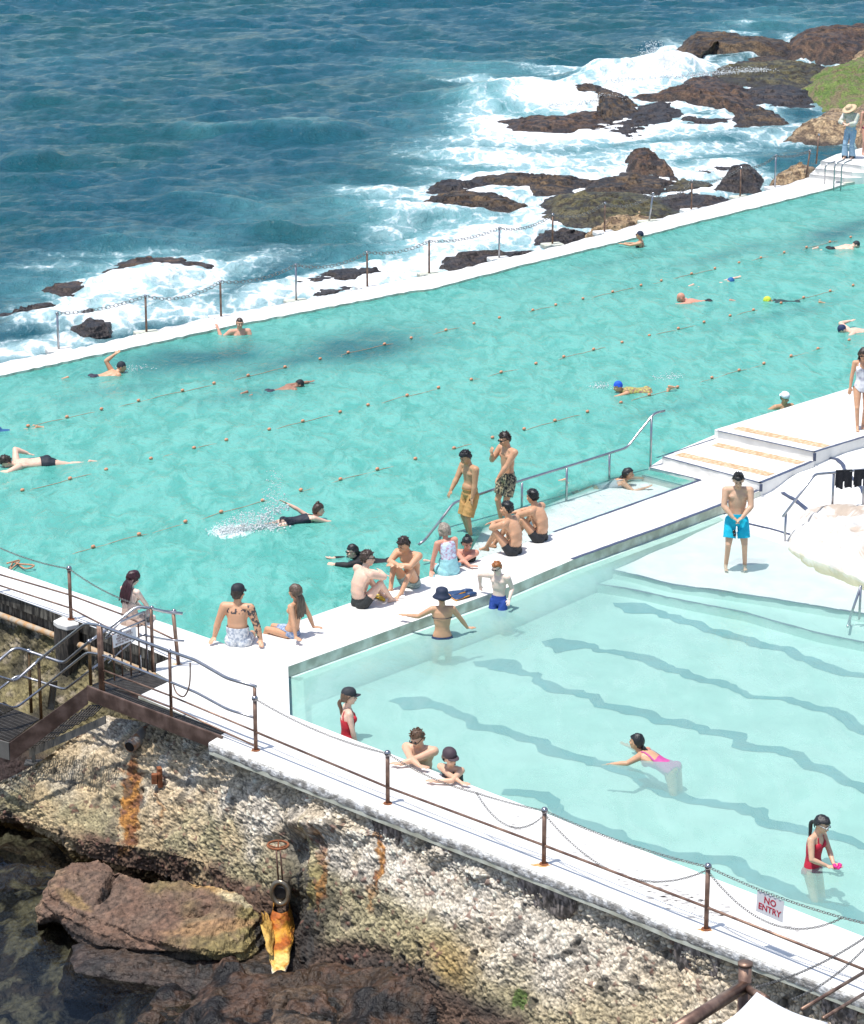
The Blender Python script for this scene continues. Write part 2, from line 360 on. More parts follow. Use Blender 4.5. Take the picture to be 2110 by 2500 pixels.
# ================================================================ SEA
ys = np.concatenate([np.arange(8, 30, 1.5), np.arange(30, 55, .5), np.arange(55, 105, .15), np.arange(105, 190, .28), 190 * 1.09 ** np.arange(1, 44)])
us = np.concatenate([-np.array([40, 15, 6, 3, 1.6, .9, .55, .4, .32, .26, .22]), np.arange(-.20, .2001, .00165), np.array([.22, .26, .32, .4, .55, .9, 1.6, 3, 6, 15, 40])])
Yg, Ug = np.meshgrid(ys, us, indexing='ij'); Xg = Ug * np.maximum(Yg, 40)
X, Y = Xg.ravel(), Yg.ravel(); N = len(X)
px, py = PX(X, Y, np.full(N, SEA))
P3 = np.column_stack([X, Y, np.zeros(N)])
rng = np.random.RandomState(3); hgt = np.zeros(N)
wx = X + 3 * (fbm(P3, .06, 3, 3) - .5); wy = Y + 9 * (fbm(P3, .06, 3, 9) - .5)
for k in range(34):
    lam = 0.55 * 1.085 ** k; th = R(-75 + rng.normal() * 26); a = .0105 * lam ** .72 * (.7 + .6 * rng.rand())
    ph = 2 * math.pi * (wx * math.cos(th) + wy * math.sin(th)) / lam + rng.rand() * 6.28
    s = np.sin(ph); hgt += a * (1 - np.abs(np.sin(ph / 2)) * 2 + .36) * .8 + a * s * .35
hgt += (fbm(P3 * np.array([1, .6, 1]), .9, 4, 21) - .5) * .16
near = sst(52, 60, Y + .35 * X); far = 1 - sst(200, 500, Y)
cove = 1 - near
hgt *= near * far * (1.0 + .2 * sst(90, 160, Y)) + .05 * cove
def blob(cx, cy, rx, ry, rot=0):
    dx, dy = px - cx, py - cy; a = R(rot); u = dx * math.cos(a) + dy * math.sin(a); v = -dx * math.sin(a) + dy * math.cos(a)
    return np.exp(-((u / rx) ** 2 + (v / ry) ** 2))
foam = np.zeros(N); teal = np.zeros(N)
PP = np.column_stack([px, py, np.zeros(N)])
wob = (fbm(P3, .22, 4, 50) - .5)
opx, opy = px, py; px = px + wob * 60; py = py + (fbm(P3, .3, 4, 61) - .5) * 34
for a in [(330, 700, 165, 34, -14, .86), (120, 775, 125, 22, -14, .74), (60, 858, 130, 24, -10, .8), (300, 775, 160, 26, -8, .74), (470, 690, 90, 60, -20, .65), (430, 760, 140, 30, 0, .7),
          (330, 612, 260, 10, -2, .40), (120, 650, 120, 20, 0, .42), (620, 640, 130, 30, -10, .52), (640, 730, 100, 30, -12, .75), (760, 700, 130, 22, -10, .75), (880, 688, 160, 24, -10, .9), (1010, 655, 120, 28, -6, .8), (700, 595, 60, 8, -4, .45),
          (1150, 595, 190, 48, -8, .85), (960, 560, 90, 26, -6, .5), (1000, 520, 110, 18, 5, .75), (920, 470, 120, 20, 6, .62), (1160, 480, 120, 26, 0, .6), (960, 505, 70, 12, 10, .7), (1320, 460, 200, 22, 0, .62), (1350, 540, 140, 22, -8, .8),
          (1450, 330, 360, 22, -2, .85), (1250, 322, 140, 32, 12, .9), (1260, 390, 260, 20, 4, .74), (1600, 375, 260, 20, -2, .68), (1500, 425, 260, 24, 2, .7), (1750, 420, 120, 20, 0, .72), (1850, 340, 110, 22, 4, .52), (1700, 480, 80, 18, 0, .5),
          (1350, 252, 100, 30, 3, 1.15), (1250, 242, 90, 12, 12, .8), (1190, 285, 60, 42, 40, .62), (1150, 305, 40, 22, 20, .62), (1420, 240, 60, 22, 0, .8), (1290, 205, 190, 8, 2, .68), (1130, 200, 90, 5, 2, .62), (1330, 170, 130, 6, 3, .42),
          (1590, 195, 130, 26, -12, 1.2), (1500, 205, 90, 24, 5, .95), (1700, 178, 60, 16, -10, .95), (1420, 180, 170, 12, 4, .6), (1620, 130, 22, 40, 30, .8), (1660, 262, 90, 16, 10, .75), (1860, 250, 50, 10, 20, .6), (1840, 62, 60, 4, 0, .5), (1800, 78, 50, 4, 4, .52), (1920, 92, 40, 8, 0, .5),
          (1100, 425, 140, 14, 6, .45), (1180, 435, 120, 16, -2, .6), (1500, 500, 60, 14, -10, .6)]:
    foam = np.maximum(foam, a[5] * blob(*a[:5])); foam += .18 * a[5] * blob(a[0], a[1], a[2] * 1.5, a[3] * 1.8, a[4])
for a in [(330, 680, 330, 95, -8, .55), (1150, 600, 380, 120, -10, .8), (900, 520, 260, 90, 0, .6), (700, 520, 240, 70, 0, .42), (1200, 420, 300, 110, 0, .6), (1400, 300, 460, 110, 0, .6), (1150, 180, 240, 50, 4, .5), (1120, 300, 70, 60, 10, .5), (1500, 400, 500, 90, 0, .5), (1900, 60, 260, 46, 0, .4), (60, 700, 200, 60, 0, .4), (450, 580, 300, 30, -4, .35), (120, 150, 200, 50, 0, .22), (480, 320, 90, 16, 0, .35), (760, 310, 90, 14, 0, .3), (560, 460, 80, 16, 0, .22), (300, 560, 90, 14, 0, .25)]:
    teal = np.maximum(teal, a[5] * blob(*a[:5]))
px, py = opx, opy
XY = np.column_stack([X, Y]); vis = (px > -300) & (px < 2400) & (py > -60) & (py < 950)
idx = np.where(vis)[0]
for B, h in ROCKPOLYS:
    c = B.mean(0); r = np.linalg.norm(B - c, axis=1).max() + 2.2
    near_ = idx[np.linalg.norm(XY[idx] - c, axis=1) < r]
    if len(near_) == 0: continue
    d = distpoly(XY[near_], B.tolist()[::3]); ins = inpoly(XY[near_], B.tolist()[::3])
    foam[near_] += .30 * np.exp(-(d / .55) ** 2)
    hgt[near_] *= np.where(ins, .4, 1)
fo = (fbm(P3, 2.2, 3, 77) - .5)
hgt += near * sst(.4, 1.0, foam + fo * .4) * (.06 + .16 * np.clip(fo + .3, 0, 1))
# swell faces and breakers (real relief, given by place in the world)
def crest(x0, y0, x1, y1, hh, wd, back=1.6):
    """a wave crest along a line between two ground pixels"""
    A = np.array(G(x0, y0, SEA).to_tuple()[:2]); B = np.array(G(x1, y1, SEA).to_tuple()[:2]); ab = B - A; L = np.linalg.norm(ab); ab /= L
    nr = np.array([ab[1], -ab[0]]); nr = nr if nr[1] < 0 else -nr
    d = XY - A; t = d @ ab; s = d @ nr + 1.2 * wob * 4
    e = sst(-.15 * L, .25 * L, t) * (1 - sst(.75 * L, 1.15 * L, t))
    return e * hh * np.exp(-np.where(s > 0, (s / wd) ** 2, (s / (wd * back)) ** 2))
hgt += crest(380, 322, 900, 318, .42, .9, 2.2) + crest(1110, 262, 1330, 225, .55, .9, 2.2) + crest(1380, 200, 1740, 172, .85, .9, 2.0) + crest(1180, 275, 1420, 235, .5, 1.2, 2)
hgt += crest(600, 112, 900, 108, .4, 1.5, 2.5) + crest(100, 590, 420, 560, .22, 1.4, 2) + crest(200, 720, 430, 668, .28, .9, 1.5)
hgt += crest(900, 545, 1180, 520, .3, 1.2, 2) + crest(0, 250, 300, 262, .3, 1.6, 2.5) + crest(380, 505, 620, 500, .3, 1.0, 2.5) + crest(0, 395, 130, 400, .35, 1.1, 2.2)
teal += .25 * sst(.25, .6, hgt) * near
V = np.column_stack([X, Y, SEA + hgt])
nu, ny = len(us), len(ys); i = np.arange((ny - 1) * (nu - 1)); r_, c_ = i // (nu - 1), i % (nu - 1); a = r_ * nu + c_
Fq = np.column_stack([a, a + 1, a + nu + 1, a + nu])
# nothing of the open sea under the pools
pc = (Y[a] > 42) & (px[a] > -1000)
me = bpy.data.meshes.new('sea'); me.vertices.add(N); me.vertices.foreach_set('co', V.ravel()); me.loops.add(len(Fq) * 4); me.loops.foreach_set('vertex_index', Fq.ravel().astype(np.int32))
me.polygons.add(len(Fq)); me.polygons.foreach_set('loop_start', np.arange(0, len(Fq) * 4, 4, dtype=np.int32)); me.update(calc_edges=True); me.validate()
at = me.color_attributes.new('Col', 'FLOAT_COLOR', 'POINT'); at.data.foreach_set('color', np.column_stack([np.clip(foam, 0, 1.3), np.clip(teal, 0, 1), cove, np.ones(N)]).ravel())
def sea_mat():
    m = bpy.data.materials.new('sea_water'); m.use_nodes = True; n = m.node_tree.nodes; l = m.node_tree.links; b = n['Principled BSDF']; out = n['Material Output']
    at = n.new('ShaderNodeVertexColor'); at.layer_name = 'Col'; sp = n.new('ShaderNodeSeparateColor'); l.new(at.outputs[0], sp.inputs[0])
    tc = n.new('ShaderNodeTexCoord')
    def mapn(sc, rot=0):
        q = n.new('ShaderNodeMapping'); q.inputs['Scale'].default_value = sc; q.inputs['Rotation'].default_value = (0, 0, rot); l.new(tc.outputs['Object'], q.inputs[0]); return q
    def noise(sc, mp, det=5, rough=.6, dist=0):
        q = n.new('ShaderNodeTexNoise'); q.inputs['Scale'].default_value = sc; q.inputs['Detail'].default_value = det; q.inputs['Roughness'].default_value = rough; q.inputs['Distortion'].default_value = dist; l.new(mp.outputs[0], q.inputs[0]); return q.outputs[0]
    def math_(op, a, b_, c=None):
        q = n.new('ShaderNodeMath'); q.operation = op
        for i, x in enumerate((a, b_, c)):
            if x is None: continue
            if isinstance(x, (int, float)): q.inputs[i].default_value = x
            else: l.new(x, q.inputs[i])
        return q.outputs[0]
    def ramp(x, a, b_, c=0, d=1):
        q = n.new('ShaderNodeMapRange'); q.interpolation_type = 'SMOOTHSTEP'; l.new(x, q.inputs[0]); q.inputs[1].default_value = a; q.inputs[2].default_value = b_; q.inputs[3].default_value = c; q.inputs[4].default_value = d; return q.outputs[0]
    mp = mapn((1, .62, 1), .1)
    n1 = noise(1.9, mp, 6, .68, .5); n2 = noise(6.5, mp, 5, .7, .3); n3 = noise(.12, mapn((1, .6, 1)), 4, .6)
    lace = n.new('ShaderNodeTexVoronoi'); lace.feature = 'DISTANCE_TO_EDGE'; lace.inputs['Scale'].default_value = 1.3
    wv = n.new('ShaderNodeVectorMath'); wv.operation = 'ADD'; ml = mapn((1, .6, 1), .3); l.new(ml.outputs[0], wv.inputs[0]); nn = n.new('ShaderNodeTexNoise'); nn.inputs['Scale'].default_value = 1.5; nn.inputs['Detail'].default_value = 5; l.new(ml.outputs[0], nn.inputs[0]); l.new(nn.outputs['Color'], wv.inputs[1]); l.new(wv.outputs[0], lace.inputs[0])
    lc = ramp(lace.outputs['Distance'], 0.0, .22, .30, -.12)
    f = math_('ADD', sp.outputs[0], math_('MULTIPLY', math_('SUBTRACT', n1, .5), 1.35)); f = math_('ADD', f, math_('MULTIPLY', math_('SUBTRACT', n2, .5), .75)); f = math_('ADD', f, lc)
    f0 = f; f = math_('MULTIPLY', ramp(f, .46, 1.18), ramp(sp.outputs[0], .05, .30))
    mx = n.new('ShaderNodeMix'); mx.data_type = 'RGBA'; mx.inputs[6].default_value = (.008, .085, .122, 1); mx.inputs[7].default_value = (.16, .43, .45, 1)
    tl = math_('ADD', sp.outputs[1], math_('MULTIPLY', math_('SUBTRACT', n1, .5), .35)); tl = math_('ADD', tl, math_('MULTIPLY', sp.outputs[0], .35)); l.new(ramp(tl, .02, 1.05), mx.inputs[0])
    mg = n.new('ShaderNodeMix'); mg.data_type = 'RGBA'; l.new(ramp(n3, .45, .62, 0, .65), mg.inputs[0]); l.new(mx.outputs[2], mg.inputs[6]); mg.inputs[7].default_value = (.008, .085, .095, 1)
    # keep teal where strong
    mk = n.new('ShaderNodeMix'); mk.data_type = 'RGBA'; l.new(sp.outputs[1], mk.inputs[0]); l.new(mg.outputs[2], mk.inputs[6]); l.new(mx.outputs[2], mk.inputs[7])
    mil = n.new('ShaderNodeMix'); mil.data_type = 'RGBA'; l.new(ramp(math_('ADD', sp.outputs[0], math_('MULTIPLY', math_('SUBTRACT', n1, .5), .5)), .18, .85, 0, .85), mil.inputs[0]); l.new(mk.outputs[2], mil.inputs[6]); mil.inputs[7].default_value = (.40, .60, .63, 1); l.new(mil.outputs[2], b.inputs['Base Color']); b.inputs['Specular IOR Level'].default_value = .38; b.inputs['Roughness'].default_value = .12; b.inputs['IOR'].default_value = 1.33
    hb = n.new('ShaderNodeBump'); hb.inputs['Strength'].default_value = 1; hb.inputs['Distance'].default_value = .26; l.new(n1, hb.inputs['Height'])
    hb2 = n.new('ShaderNodeBump'); hb2.inputs['Strength'].default_value = 1; hb2.inputs['Distance'].default_value = .09; l.new(n2, hb2.inputs['Height']); l.new(hb.outputs[0], hb2.inputs['Normal']); l.new(hb2.outputs[0], b.inputs['Normal'])
    # calm clear cove water
    tr = n.new('ShaderNodeBsdfTransparent'); tr.inputs[0].default_value = (.58, .62, .60, 1); gl = n.new('ShaderNodeBsdfGlossy'); gl.inputs['Roughness'].default_value = .04
    hb3 = n.new('ShaderNodeBump'); hb3.inputs['Strength'].default_value = .3; hb3.inputs['Distance'].default_value = .05; l.new(noise(1.6, mapn((1, 1, 1)), 4, .6, 1.5), hb3.inputs['Height']); l.new(hb3.outputs[0], gl.inputs['Normal'])
    fr = n.new('ShaderNodeFresnel'); fr.inputs[0].default_value = 1.33; l.new(hb3.outputs[0], fr.inputs['Normal']); ms = n.new('ShaderNodeMixShader'); l.new(fr.outputs[0], ms.inputs[0]); l.new(tr.outputs[0], ms.inputs[1]); l.new(gl.outputs[0], ms.inputs[2])
    m1 = n.new('ShaderNodeMixShader'); l.new(sp.outputs[2], m1.inputs[0]); l.new(b.outputs[0], m1.inputs[1]); l.new(ms.outputs[0], m1.inputs[2])
    df = n.new('ShaderNodeBsdfDiffuse'); fcm = n.new('ShaderNodeMix'); fcm.data_type = 'RGBA'; fcm.inputs[6].default_value = (.36, .52, .56, 1); fcm.inputs[7].default_value = (.80, .82, .83, 1); l.new(ramp(f0, .55, 1.15), fcm.inputs[0]); l.new(fcm.outputs[2], df.inputs[0]); hb4 = n.new('ShaderNodeBump'); hb4.inputs['Strength'].default_value = .9; hb4.inputs['Distance'].default_value = .12; l.new(n2, hb4.inputs['Height']); l.new(hb4.outputs[0], df.inputs['Normal'])
    m2 = n.new('ShaderNodeMixShader'); l.new(f, m2.inputs[0]); l.new(m1.outputs[0], m2.inputs[1]); l.new(df.outputs[0], m2.inputs[2]); l.new(m2.outputs[0], out.inputs[0])
    return m
tag(link('sea', me, sea_mat(), smooth=True), kind='structure')
# ================================================================ POOLS AND DECKS
M['grime'] = mat('grimy_wall', (.020, .017, .014), .75, var=.5, vscale=6, stretch=(3, 3, .5), col2=(.13, .12, .10), bump=.5, bscale=20)
zW, zL = -.06, -.19          # water levels: long pool, lower pool
L2 = [(559, 1575), (640, 1547), (820, 1484), (1169, 1365), (1355, 1300), (1713, 1173)]
FRONT_IN = [(703.6, 1627.5), (708, 1745), (1117, 1904), (1500, 2049), (2110, 2287), (2300, 2361)]
KID_TOP = [(1858, 1198), (1764, 1232.6), (1401, 1365.7), (1238, 1434.7), (1097, 1485.6), (820, 1585.5)]
OUT = [(2300, 2512), (2110, 2440), (1641, 2263), (1500, 2203), (904, 1970), (700, 1888), (510, 1813)]
NOTCH = [(551, 1788), (338, 1699), (416, 1662), (381, 1642), (382, 1621), (416, 1608)]
ARM = [(220, 1528), (0, 1447), (-120, 1403), (-420, 1293)]
walk = [(-420, 1236.5), (0, 1381.6)] + L2 + KID_TOP + FRONT_IN + OUT + NOTCH + ARM
m = MB().prism(W(walk), -.19, 0); o = m.build('pool_deck', M['deck']); o['kind'] = 'structure'
o.data.materials.append(M['wallside']); o.data.materials.append(M['grime'])
for p in o.data.polygons:
    if abs(p.normal.z) < .3:
        a_, b_ = PX(p.center.x, p.center.y, p.center.z); p.material_index = 2 if (a_ < 400 and p.normal.y < 0 and b_ > 1380 and a_ + (b_ - 1300) * -.2 < 420 and b_ < 1640) else 1
# weathered slab edge strip along the outer rim
M['slabedge'] = mat('weathered_slab_edge', (.40, .38, .35), .85, var=.3, vscale=9, col2=(.72, .71, .69), bump=.8, bscale=25, bdist=.03)
sl = MB(); oe = W(OUT[::-1][:-1] + [(2110, 2440), (2300, 2512)])
oe = W([(510, 1813), (700, 1888), (904, 1970), (1500, 2203), (1641, 2263), (2110, 2440), (2300, 2512)])
def offset(pts, d):
    o = []
    for i, p in enumerate(pts):
        a = Vector(pts[max(i - 1, 0)]); b = Vector(pts[min(i + 1, len(pts) - 1)]); t = (b - a).normalized(); o.append((p[0] + t.y * d, p[1] - t.x * d))
    return o
# outward = towards the camera
def refine(pts, step):
    o = []
    for a, b in zip(pts[:-1], pts[1:]):
        a = Vector(a); b = Vector(b); n = max(1, int((b - a).length / step)); o += [tuple(a.lerp(b, k / n)) for k in range(n)]
    return o + [tuple(pts[-1])]
oer = np.array(refine(oe, .08)); q1 = np.column_stack([oer, np.zeros(len(oer))])
nx = fbm(q1, 5, 4) - .5; off = np.array(offset([tuple(p) for p in oer], 1.0)) - oer
rowsE = []
for zz, d, am in ((-.006, -.004, .0), (-.012, .008, .01), (-.05, .012, .025), (-.08, .010, .02), (-.11, .008, .025), (-.14, .0, .04), (-.17, -.06, .04), (-.22, -.5, .0)):
    nn = fbm(q1 + [0, 0, zz * 5], 6, 4, 3) - .5
    rowsE.append(np.column_stack([oer + off * (d + nn * am)[:, None], np.full(len(oer), zz) - (0 if zz > -.15 else 1) * np.abs(nn) * .09]))
Vv = np.vstack(rowsE); nC = len(oer); Ff = [(r * nC + i, r * nC + i + 1, (r + 1) * nC + i + 1, (r + 1) * nC + i) for r in range(len(rowsE) - 1) for i in range(nC - 1)]
o = mesh('slab_edge', Vv, Ff, M['slabedge'], smooth=True); o['kind'] = 'structure'

# grimy wall under the left arm
arm = W([(416, 1608), (220, 1528), (0, 1447), (-120, 1403), (-420, 1293)])
m = MB(); ins = offset(arm, -.03)
poly = arm + [(p[0] + .3, p[1] + .5) for p in arm[::-1]]
inner = [(p[0] + .02, p[1] + .06) for p in arm]
m.prism(inner + [(p[0] + .35, p[1] + .6) for p in arm[::-1]], -.9, -.192)
tag(m.build('retaining_wall', M['grime']), 'grimy black streaked wall under the white walkway on the left', 'wall')
m = MB(); m.tube([Vector((p[0] - .02, p[1] - .05, -.40)) for p in arm], .06, 8)
M['lime'] = mat('lime_crusted_pipe', (.50, .42, .32), .8, var=.3, vscale=8, col2=(.38, .22, .10), bump=.4, bscale=20)
tag(m.build('water_pipe', M['lime'], smooth=True), 'crusted cream and orange pipe running along the foot of the grimy wall', 'pipe')

# upper steps and deck beside the long pool
Z1, Z2 = .16, .33
def dk(name, poly, z0, z1, label=None, cat=None, kind=None, mt='deck'):
    o = MB().prism(W(poly, z1), z0, z1).build(name, M[mt]); tag(o, label, cat, kind=kind); return o
stp = empty('steps', G(1740, 1150, 0), 'wide white steps with navy edges and sandy grip strips, right of centre', 'steps')
def part(name, poly, z0, z1, par, mt='deck'):
    return MB().prism(W(poly, z1), z0, z1).build(name, M[mt], par)
part('step', [(1617, 1115.5), (1858, 1180), (1988, 1127), (1990, 1110), (1749, 1060)], -.30, Z1, stp)
part('step', [(1584, 1141), (1620, 1118), (1700, 1140), (1858, 1196), (1713, 1173)], -.5, .002, stp)
part('step', [(1567, 1160), (1586, 1143), (1713, 1173), (1668, 1186)], -.5, -.075, stp)
dk('upper_deck', [(1750, 1051), (1989, 1104), (2110, 1067), (2300, 1008), (2300, 872), (2076, 947), (1745, 1049)], -.4, Z2, kind='structure')
def strip(name, pts, wdt, z, par=None, mt='navy', th=.006, wob_=.006):
    """painted strip along a pixel polyline, sitting on height z"""
    P = refine([tuple(G(a, b, z).to_tuple()[:2]) for a, b in pts], .12); P = np.array(P); q = np.column_stack([P, np.zeros(len(P))])
    of = np.array(offset([tuple(p) for p in P], 1.0)) - P; n = fbm(q, 9, 3, 5) - .5; n2 = fbm(q, 9, 3, 55) - .5
    A = P + of * (n * wob_ * 4)[:, None]; B = P - of * (wdt + n2 * wob_ * 4)[:, None]; k = len(P)
    V = np.vstack([np.column_stack([A, np.full(k, z + th)]), np.column_stack([B, np.full(k, z + th)]), np.column_stack([A, np.full(k, z + .001)]), np.column_stack([B, np.full(k, z + .001)])])
    f = [(i, i + 1, k + i + 1, k + i) for i in range(k - 1)] + [(2 * k + i, 2 * k + i + 1, i + 1, i) for i in range(k - 1)] + [(k + i, k + i + 1, 3 * k + i + 1, 3 * k + i) for i in range(k - 1)]
    return mesh(name, V, f, M[mt], par)
strip('edge_stripe', [(1617, 1116), (1858, 1180.5)], .05, Z1, stp)
strip('edge_stripe', [(1858, 1180.5), (1988, 1127)], .085, Z1, stp)
strip('edge_stripe', [(1605, 1118), (1749, 1071)], .035, Z1, stp)
strip('edge_stripe', [(1750, 1052.5), (1989, 1105)], .055, Z2 + .001, stp)
strip('edge_stripe', [(1989, 1105), (2110, 1068), (2300, 1009)], .075, Z2 + .001, stp)
strip('edge_stripe', [(1585, 1142), (1711, 1172)], .03, .004, stp)
strip('edge_stripe', [(1567, 1160.5), (1668, 1186)], .03, -.073, stp)
for z, a in ((Z2 + .001, c4) if False else (Z2 + .001, None),):
    pass
c4 = K(1300, 840, 2.178)
strip('grip_strip', c4([(1065, 452), (1545, 552)]), .28, Z2 + .001, stp, 'ochre', wob_=.002)
strip('grip_strip', c4([(950, 540), (1410, 640)]), .28, Z1 + .001, stp, 'ochre', wob_=.002)
strip('grip_strip', c4([(755, 592), (1250, 703)]), .28, Z1 + .001, stp, 'ochre', wob_=.002)
# vertical navy corner marks
for (a, b, zt, zb) in ((1858, 1181, Z1, .0), (1989, 1105, Z2, Z1 - .01)):
    p = G(a, b, zt); MB().box((p.x - .0, p.y - .02, (zt + zb) / 2), (.055, .035, zt - zb - .01), rz=R(20)).build('corner_stripe', M['navy'], stp)
strip('edge_stripe', [(1355, 1300), (1713, 1173), (1700, 1170)], .065, .002, stp).name = 'deck_stripe'
o = strip('deck_stripe', c4([(220, 1146), (700, 975), (1010, 856), (1130, 810), (1215, 776)]), .085, .002, None)
o['kind'] = 'structure'; o.name = 'painted_deck_edge'
for o in bpy.data.objects:
    if o.name.startswith('deck_stripe'): o.parent = None; o.matrix_parent_inverse.identity(); o['kind'] = 'structure'; o.name = 'painted_pool_edge'; o.location = stp.location

# beach / ramp into the lower pool: ground rises from the shelf to the dry apron
CP = [((1458, 1386), -.38), ((1640, 1428), -.38), ((1880, 1462), -.38), ((2110, 1500), -.38), ((2300, 1540), -.38), ((1819, 1278), zL), ((1938, 1309), zL), ((1880, 1290), zL), ((1700, 1275), -.25), ((1600, 1320), -.32), ((1760, 1330), -.27), ((1850, 1400), -.33), ((2000, 1420), -.33),
      ((1860, 1225), -.12), ((1980, 1160), .06), ((2110, 1110), .12), ((2300, 1060), .15), ((2030, 1262), .0), ((2110, 1255), .02), ((2300, 1250), .05), ((1920, 1230), -.07), ((2200, 1400), -.30), ((1764, 1250), -.21), ((1401, 1372), -.38)]
cpw = np.array([G(a[0], a[1], z).to_tuple() for a, z in CP])
def beachz(P):
    d = np.linalg.norm(P[:, None, :2] - cpw[None, :, :2], axis=2) + .05; wt = 1 / d ** 2.6
    return (wt * cpw[None, :, 2]).sum(1) / wt.sum(1)
bp = W([(1401, 1364), (1858, 1196), (1992, 1120), (2110, 1080), (2300, 1020), (2300, 1545)], -.1) + W([(2110, 1500), (1880, 1462), (1764, 1445), (1640, 1428), (1540, 1402), (1458, 1386)], -.38)
V2, F2 = sheet(bp, .12); z = beachz(V2) + (fbm(np.column_stack([V2, V2[:, :1] * 0]), 1.2, 3) - .5) * .035
M['apron'] = mat('white_apron_concrete', (.78, .77, .745), .6, var=.08, vscale=2.5, bump=.4, bscale=6, bdist=.02)
n0 = len(V2); o = mesh('pool_apron', np.column_stack([V2, z]), F2, M['apron'], smooth=True); o['kind'] = 'structure'
# the drop from the shelf, one sub step, deep floor
M['lowfloor'] = mat('lower_pool_floor', (.43, .62, .56), .7, var=.10, vscale=1.6, detail=7)
def skirt(name, line, z0, z1, mt, sub=.25):
    P = refine([tuple(G(a, b, z0).to_tuple()[:2]) for a, b in line], .3); k = len(P); v = [(p[0], p[1], z0) for p in P] + [(p[0] - .02, p[1] - .05, z1) for p in P]
    return v, [(i, i + 1, k + i + 1, k + i) for i in range(k - 1)]
ln1 = [(1440, 1383), (1458, 1386), (1540, 1402), (1640, 1428), (1764, 1445), (1880, 1462), (2110, 1500), (2320, 1545)]
ln2 = [(1405, 1418), (1422, 1421), (1540, 1440), (1640, 1462), (1819, 1497), (1880, 1515), (2000, 1548), (2110, 1570), (2320, 1610)]
m = MB(); m.add(*skirt('a', ln1, -.385, -.52, 0))
A = [tuple(G(a, b, -.385).to_tuple()[:2]) for a, b in ln1]; B = [tuple(G(a, b, -.52).to_tuple()[:2]) for a, b in ln2]
m.prism(A + B[::-1], -.9, -.52)
o = m.build('underwater_step', M['lowfloor']); o['kind'] = 'structure'
for ln, zz in ((ln1, -.37), (ln2, -.518), ([(1805, 1274), (1835, 1281), (1890, 1294), (1938, 1309)], zL + .012)):
    o = strip('underwater_edge_stripe', ln, .05, zz, None, 'navy', .01, .012); o['kind'] = 'structure'
low = W([(700, 1620), (706, 1752), (1117, 1912), (1500, 2057), (2110, 2295), (2400, 2400), (2400, 1560), (2110, 1500), (1458, 1380), (1401, 1360), (1238, 1428), (820, 1580)])
lowN = W([(703.6, 1627.5), (708, 1745), (1117, 1904), (1500, 2049), (2110, 2287), (2400, 2401), (2400, 1560), (2400, 1400)] )
ZF = -.68
m = MB().prism(W([(660, 1600), (690, 1760), (1117, 1925), (1500, 2070), (2110, 2310), (2500, 2450), (2500, 1500), (2110, 1440), (1401, 1340), (1238, 1410), (820, 1560)]), ZF - .2, ZF)
o = m.build('lower_pool_floor', M['lowfloor']); o['kind'] = 'structure'
# pool side walls below the deck slab
def sidewall(name, line, ztop, zbot, mt, t=.25):
    P = W(line); O = offset(P, -t); m = MB().prism(P + O[::-1], zbot, ztop); o = m.build(name, M[mt]); o['kind'] = 'structure'; return o
M['lowside'] = mat('lower_pool_side', (.50, .66, .60), .7, var=.12, vscale=3, bump=.3)
sidewall('pool_side_wall', [(820, 1585.5), (1097, 1485.6), (1238, 1434.7), (1401, 1365.7), (1764, 1232.6)][::-1], -.192, ZF, 'lowside')
sidewall('pool_side_wall', [(703.6, 1627.5), (820, 1585.5)][::-1], -.192, ZF, 'lowside')
sidewall('pool_side_wall', [(703.6, 1627.5), (708, 1745)], -.192, ZF, 'lowside', .25)
sidewall('pool_side_wall', FRONT_IN[1:], -.192, ZF, 'lowside')
# lane markings on the floor, edges wavering as seen through moving water
M['lane'] = mat('lane_marking_paint', (.010, .15, .19), .6, var=.25, vscale=3)
def lane(pts, seed, wd=.30, tee=True):
    P = np.array(refine([tuple(G(a, b, ZF).to_tuple()[:2]) for a, b in pts], .10)); ke = np.hanning(19); ke /= ke.sum(); P = np.stack([np.convolve(np.pad(P[:, c], 9, mode='reflect', reflect_type='odd'), ke, 'valid') for c in (0, 1)], 1); k = len(P); q = np.column_stack([P, np.zeros(k)])
    of = np.array(offset([tuple(p) for p in P], 1.0)) - P; s_ = np.arange(k) * .10
    wa = (fbm(q, .9, 3, seed) - .5) * .75; wb = (fbm(q, 3.4, 4, seed + 9) - .5) * .9; wi = .52 * wd * (.55 + 1.1 * (fbm(q, 1.3, 3, seed + 30) - .15)); wi = np.maximum(wi, .05)
    if tee: wi = wi + .22 * np.exp(-((s_ - .5) / .28) ** 2)
    wi *= sst(0, .15, s_ / 1.0 + .02)
    A = P + of * (wa + wb * .5 + wi)[:, None]; B = P + of * (wa + wb * .5 - wi)[:, None] - of * (.2 * (fbm(q, 3, 3, seed + 70) - .5))[:, None]
    V = np.vstack([np.column_stack([A, np.full(k, ZF + .01)]), np.column_stack([B, np.full(k, ZF + .01)])])
    o = mesh('lane_marking', V, [(i, i + 1, k + i + 1, k + i) for i in range(k - 1)], M['lane']); o['kind'] = 'structure'
lane([(954, 1704), (1017, 1705), (1108, 1732), (1244, 1782), (1335, 1815), (1430, 1842), (1541, 1880), (1641, 1920), (1742, 1958), (1843, 1985), (1923, 2012), (2004, 2041), (2110, 2080), (2250, 2130)], 1)
lane(ov([(965, 1352), (1010, 1352), (1060, 1375), (1200, 1420), (1300, 1450), (1460, 1500), (1600, 1555), (1764, 1600), (1860, 1630)]), 2)
lane(ov([(1110, 1302), (1160, 1303), (1250, 1328), (1400, 1370), (1500, 1400), (1764, 1485), (1860, 1515)]), 3)
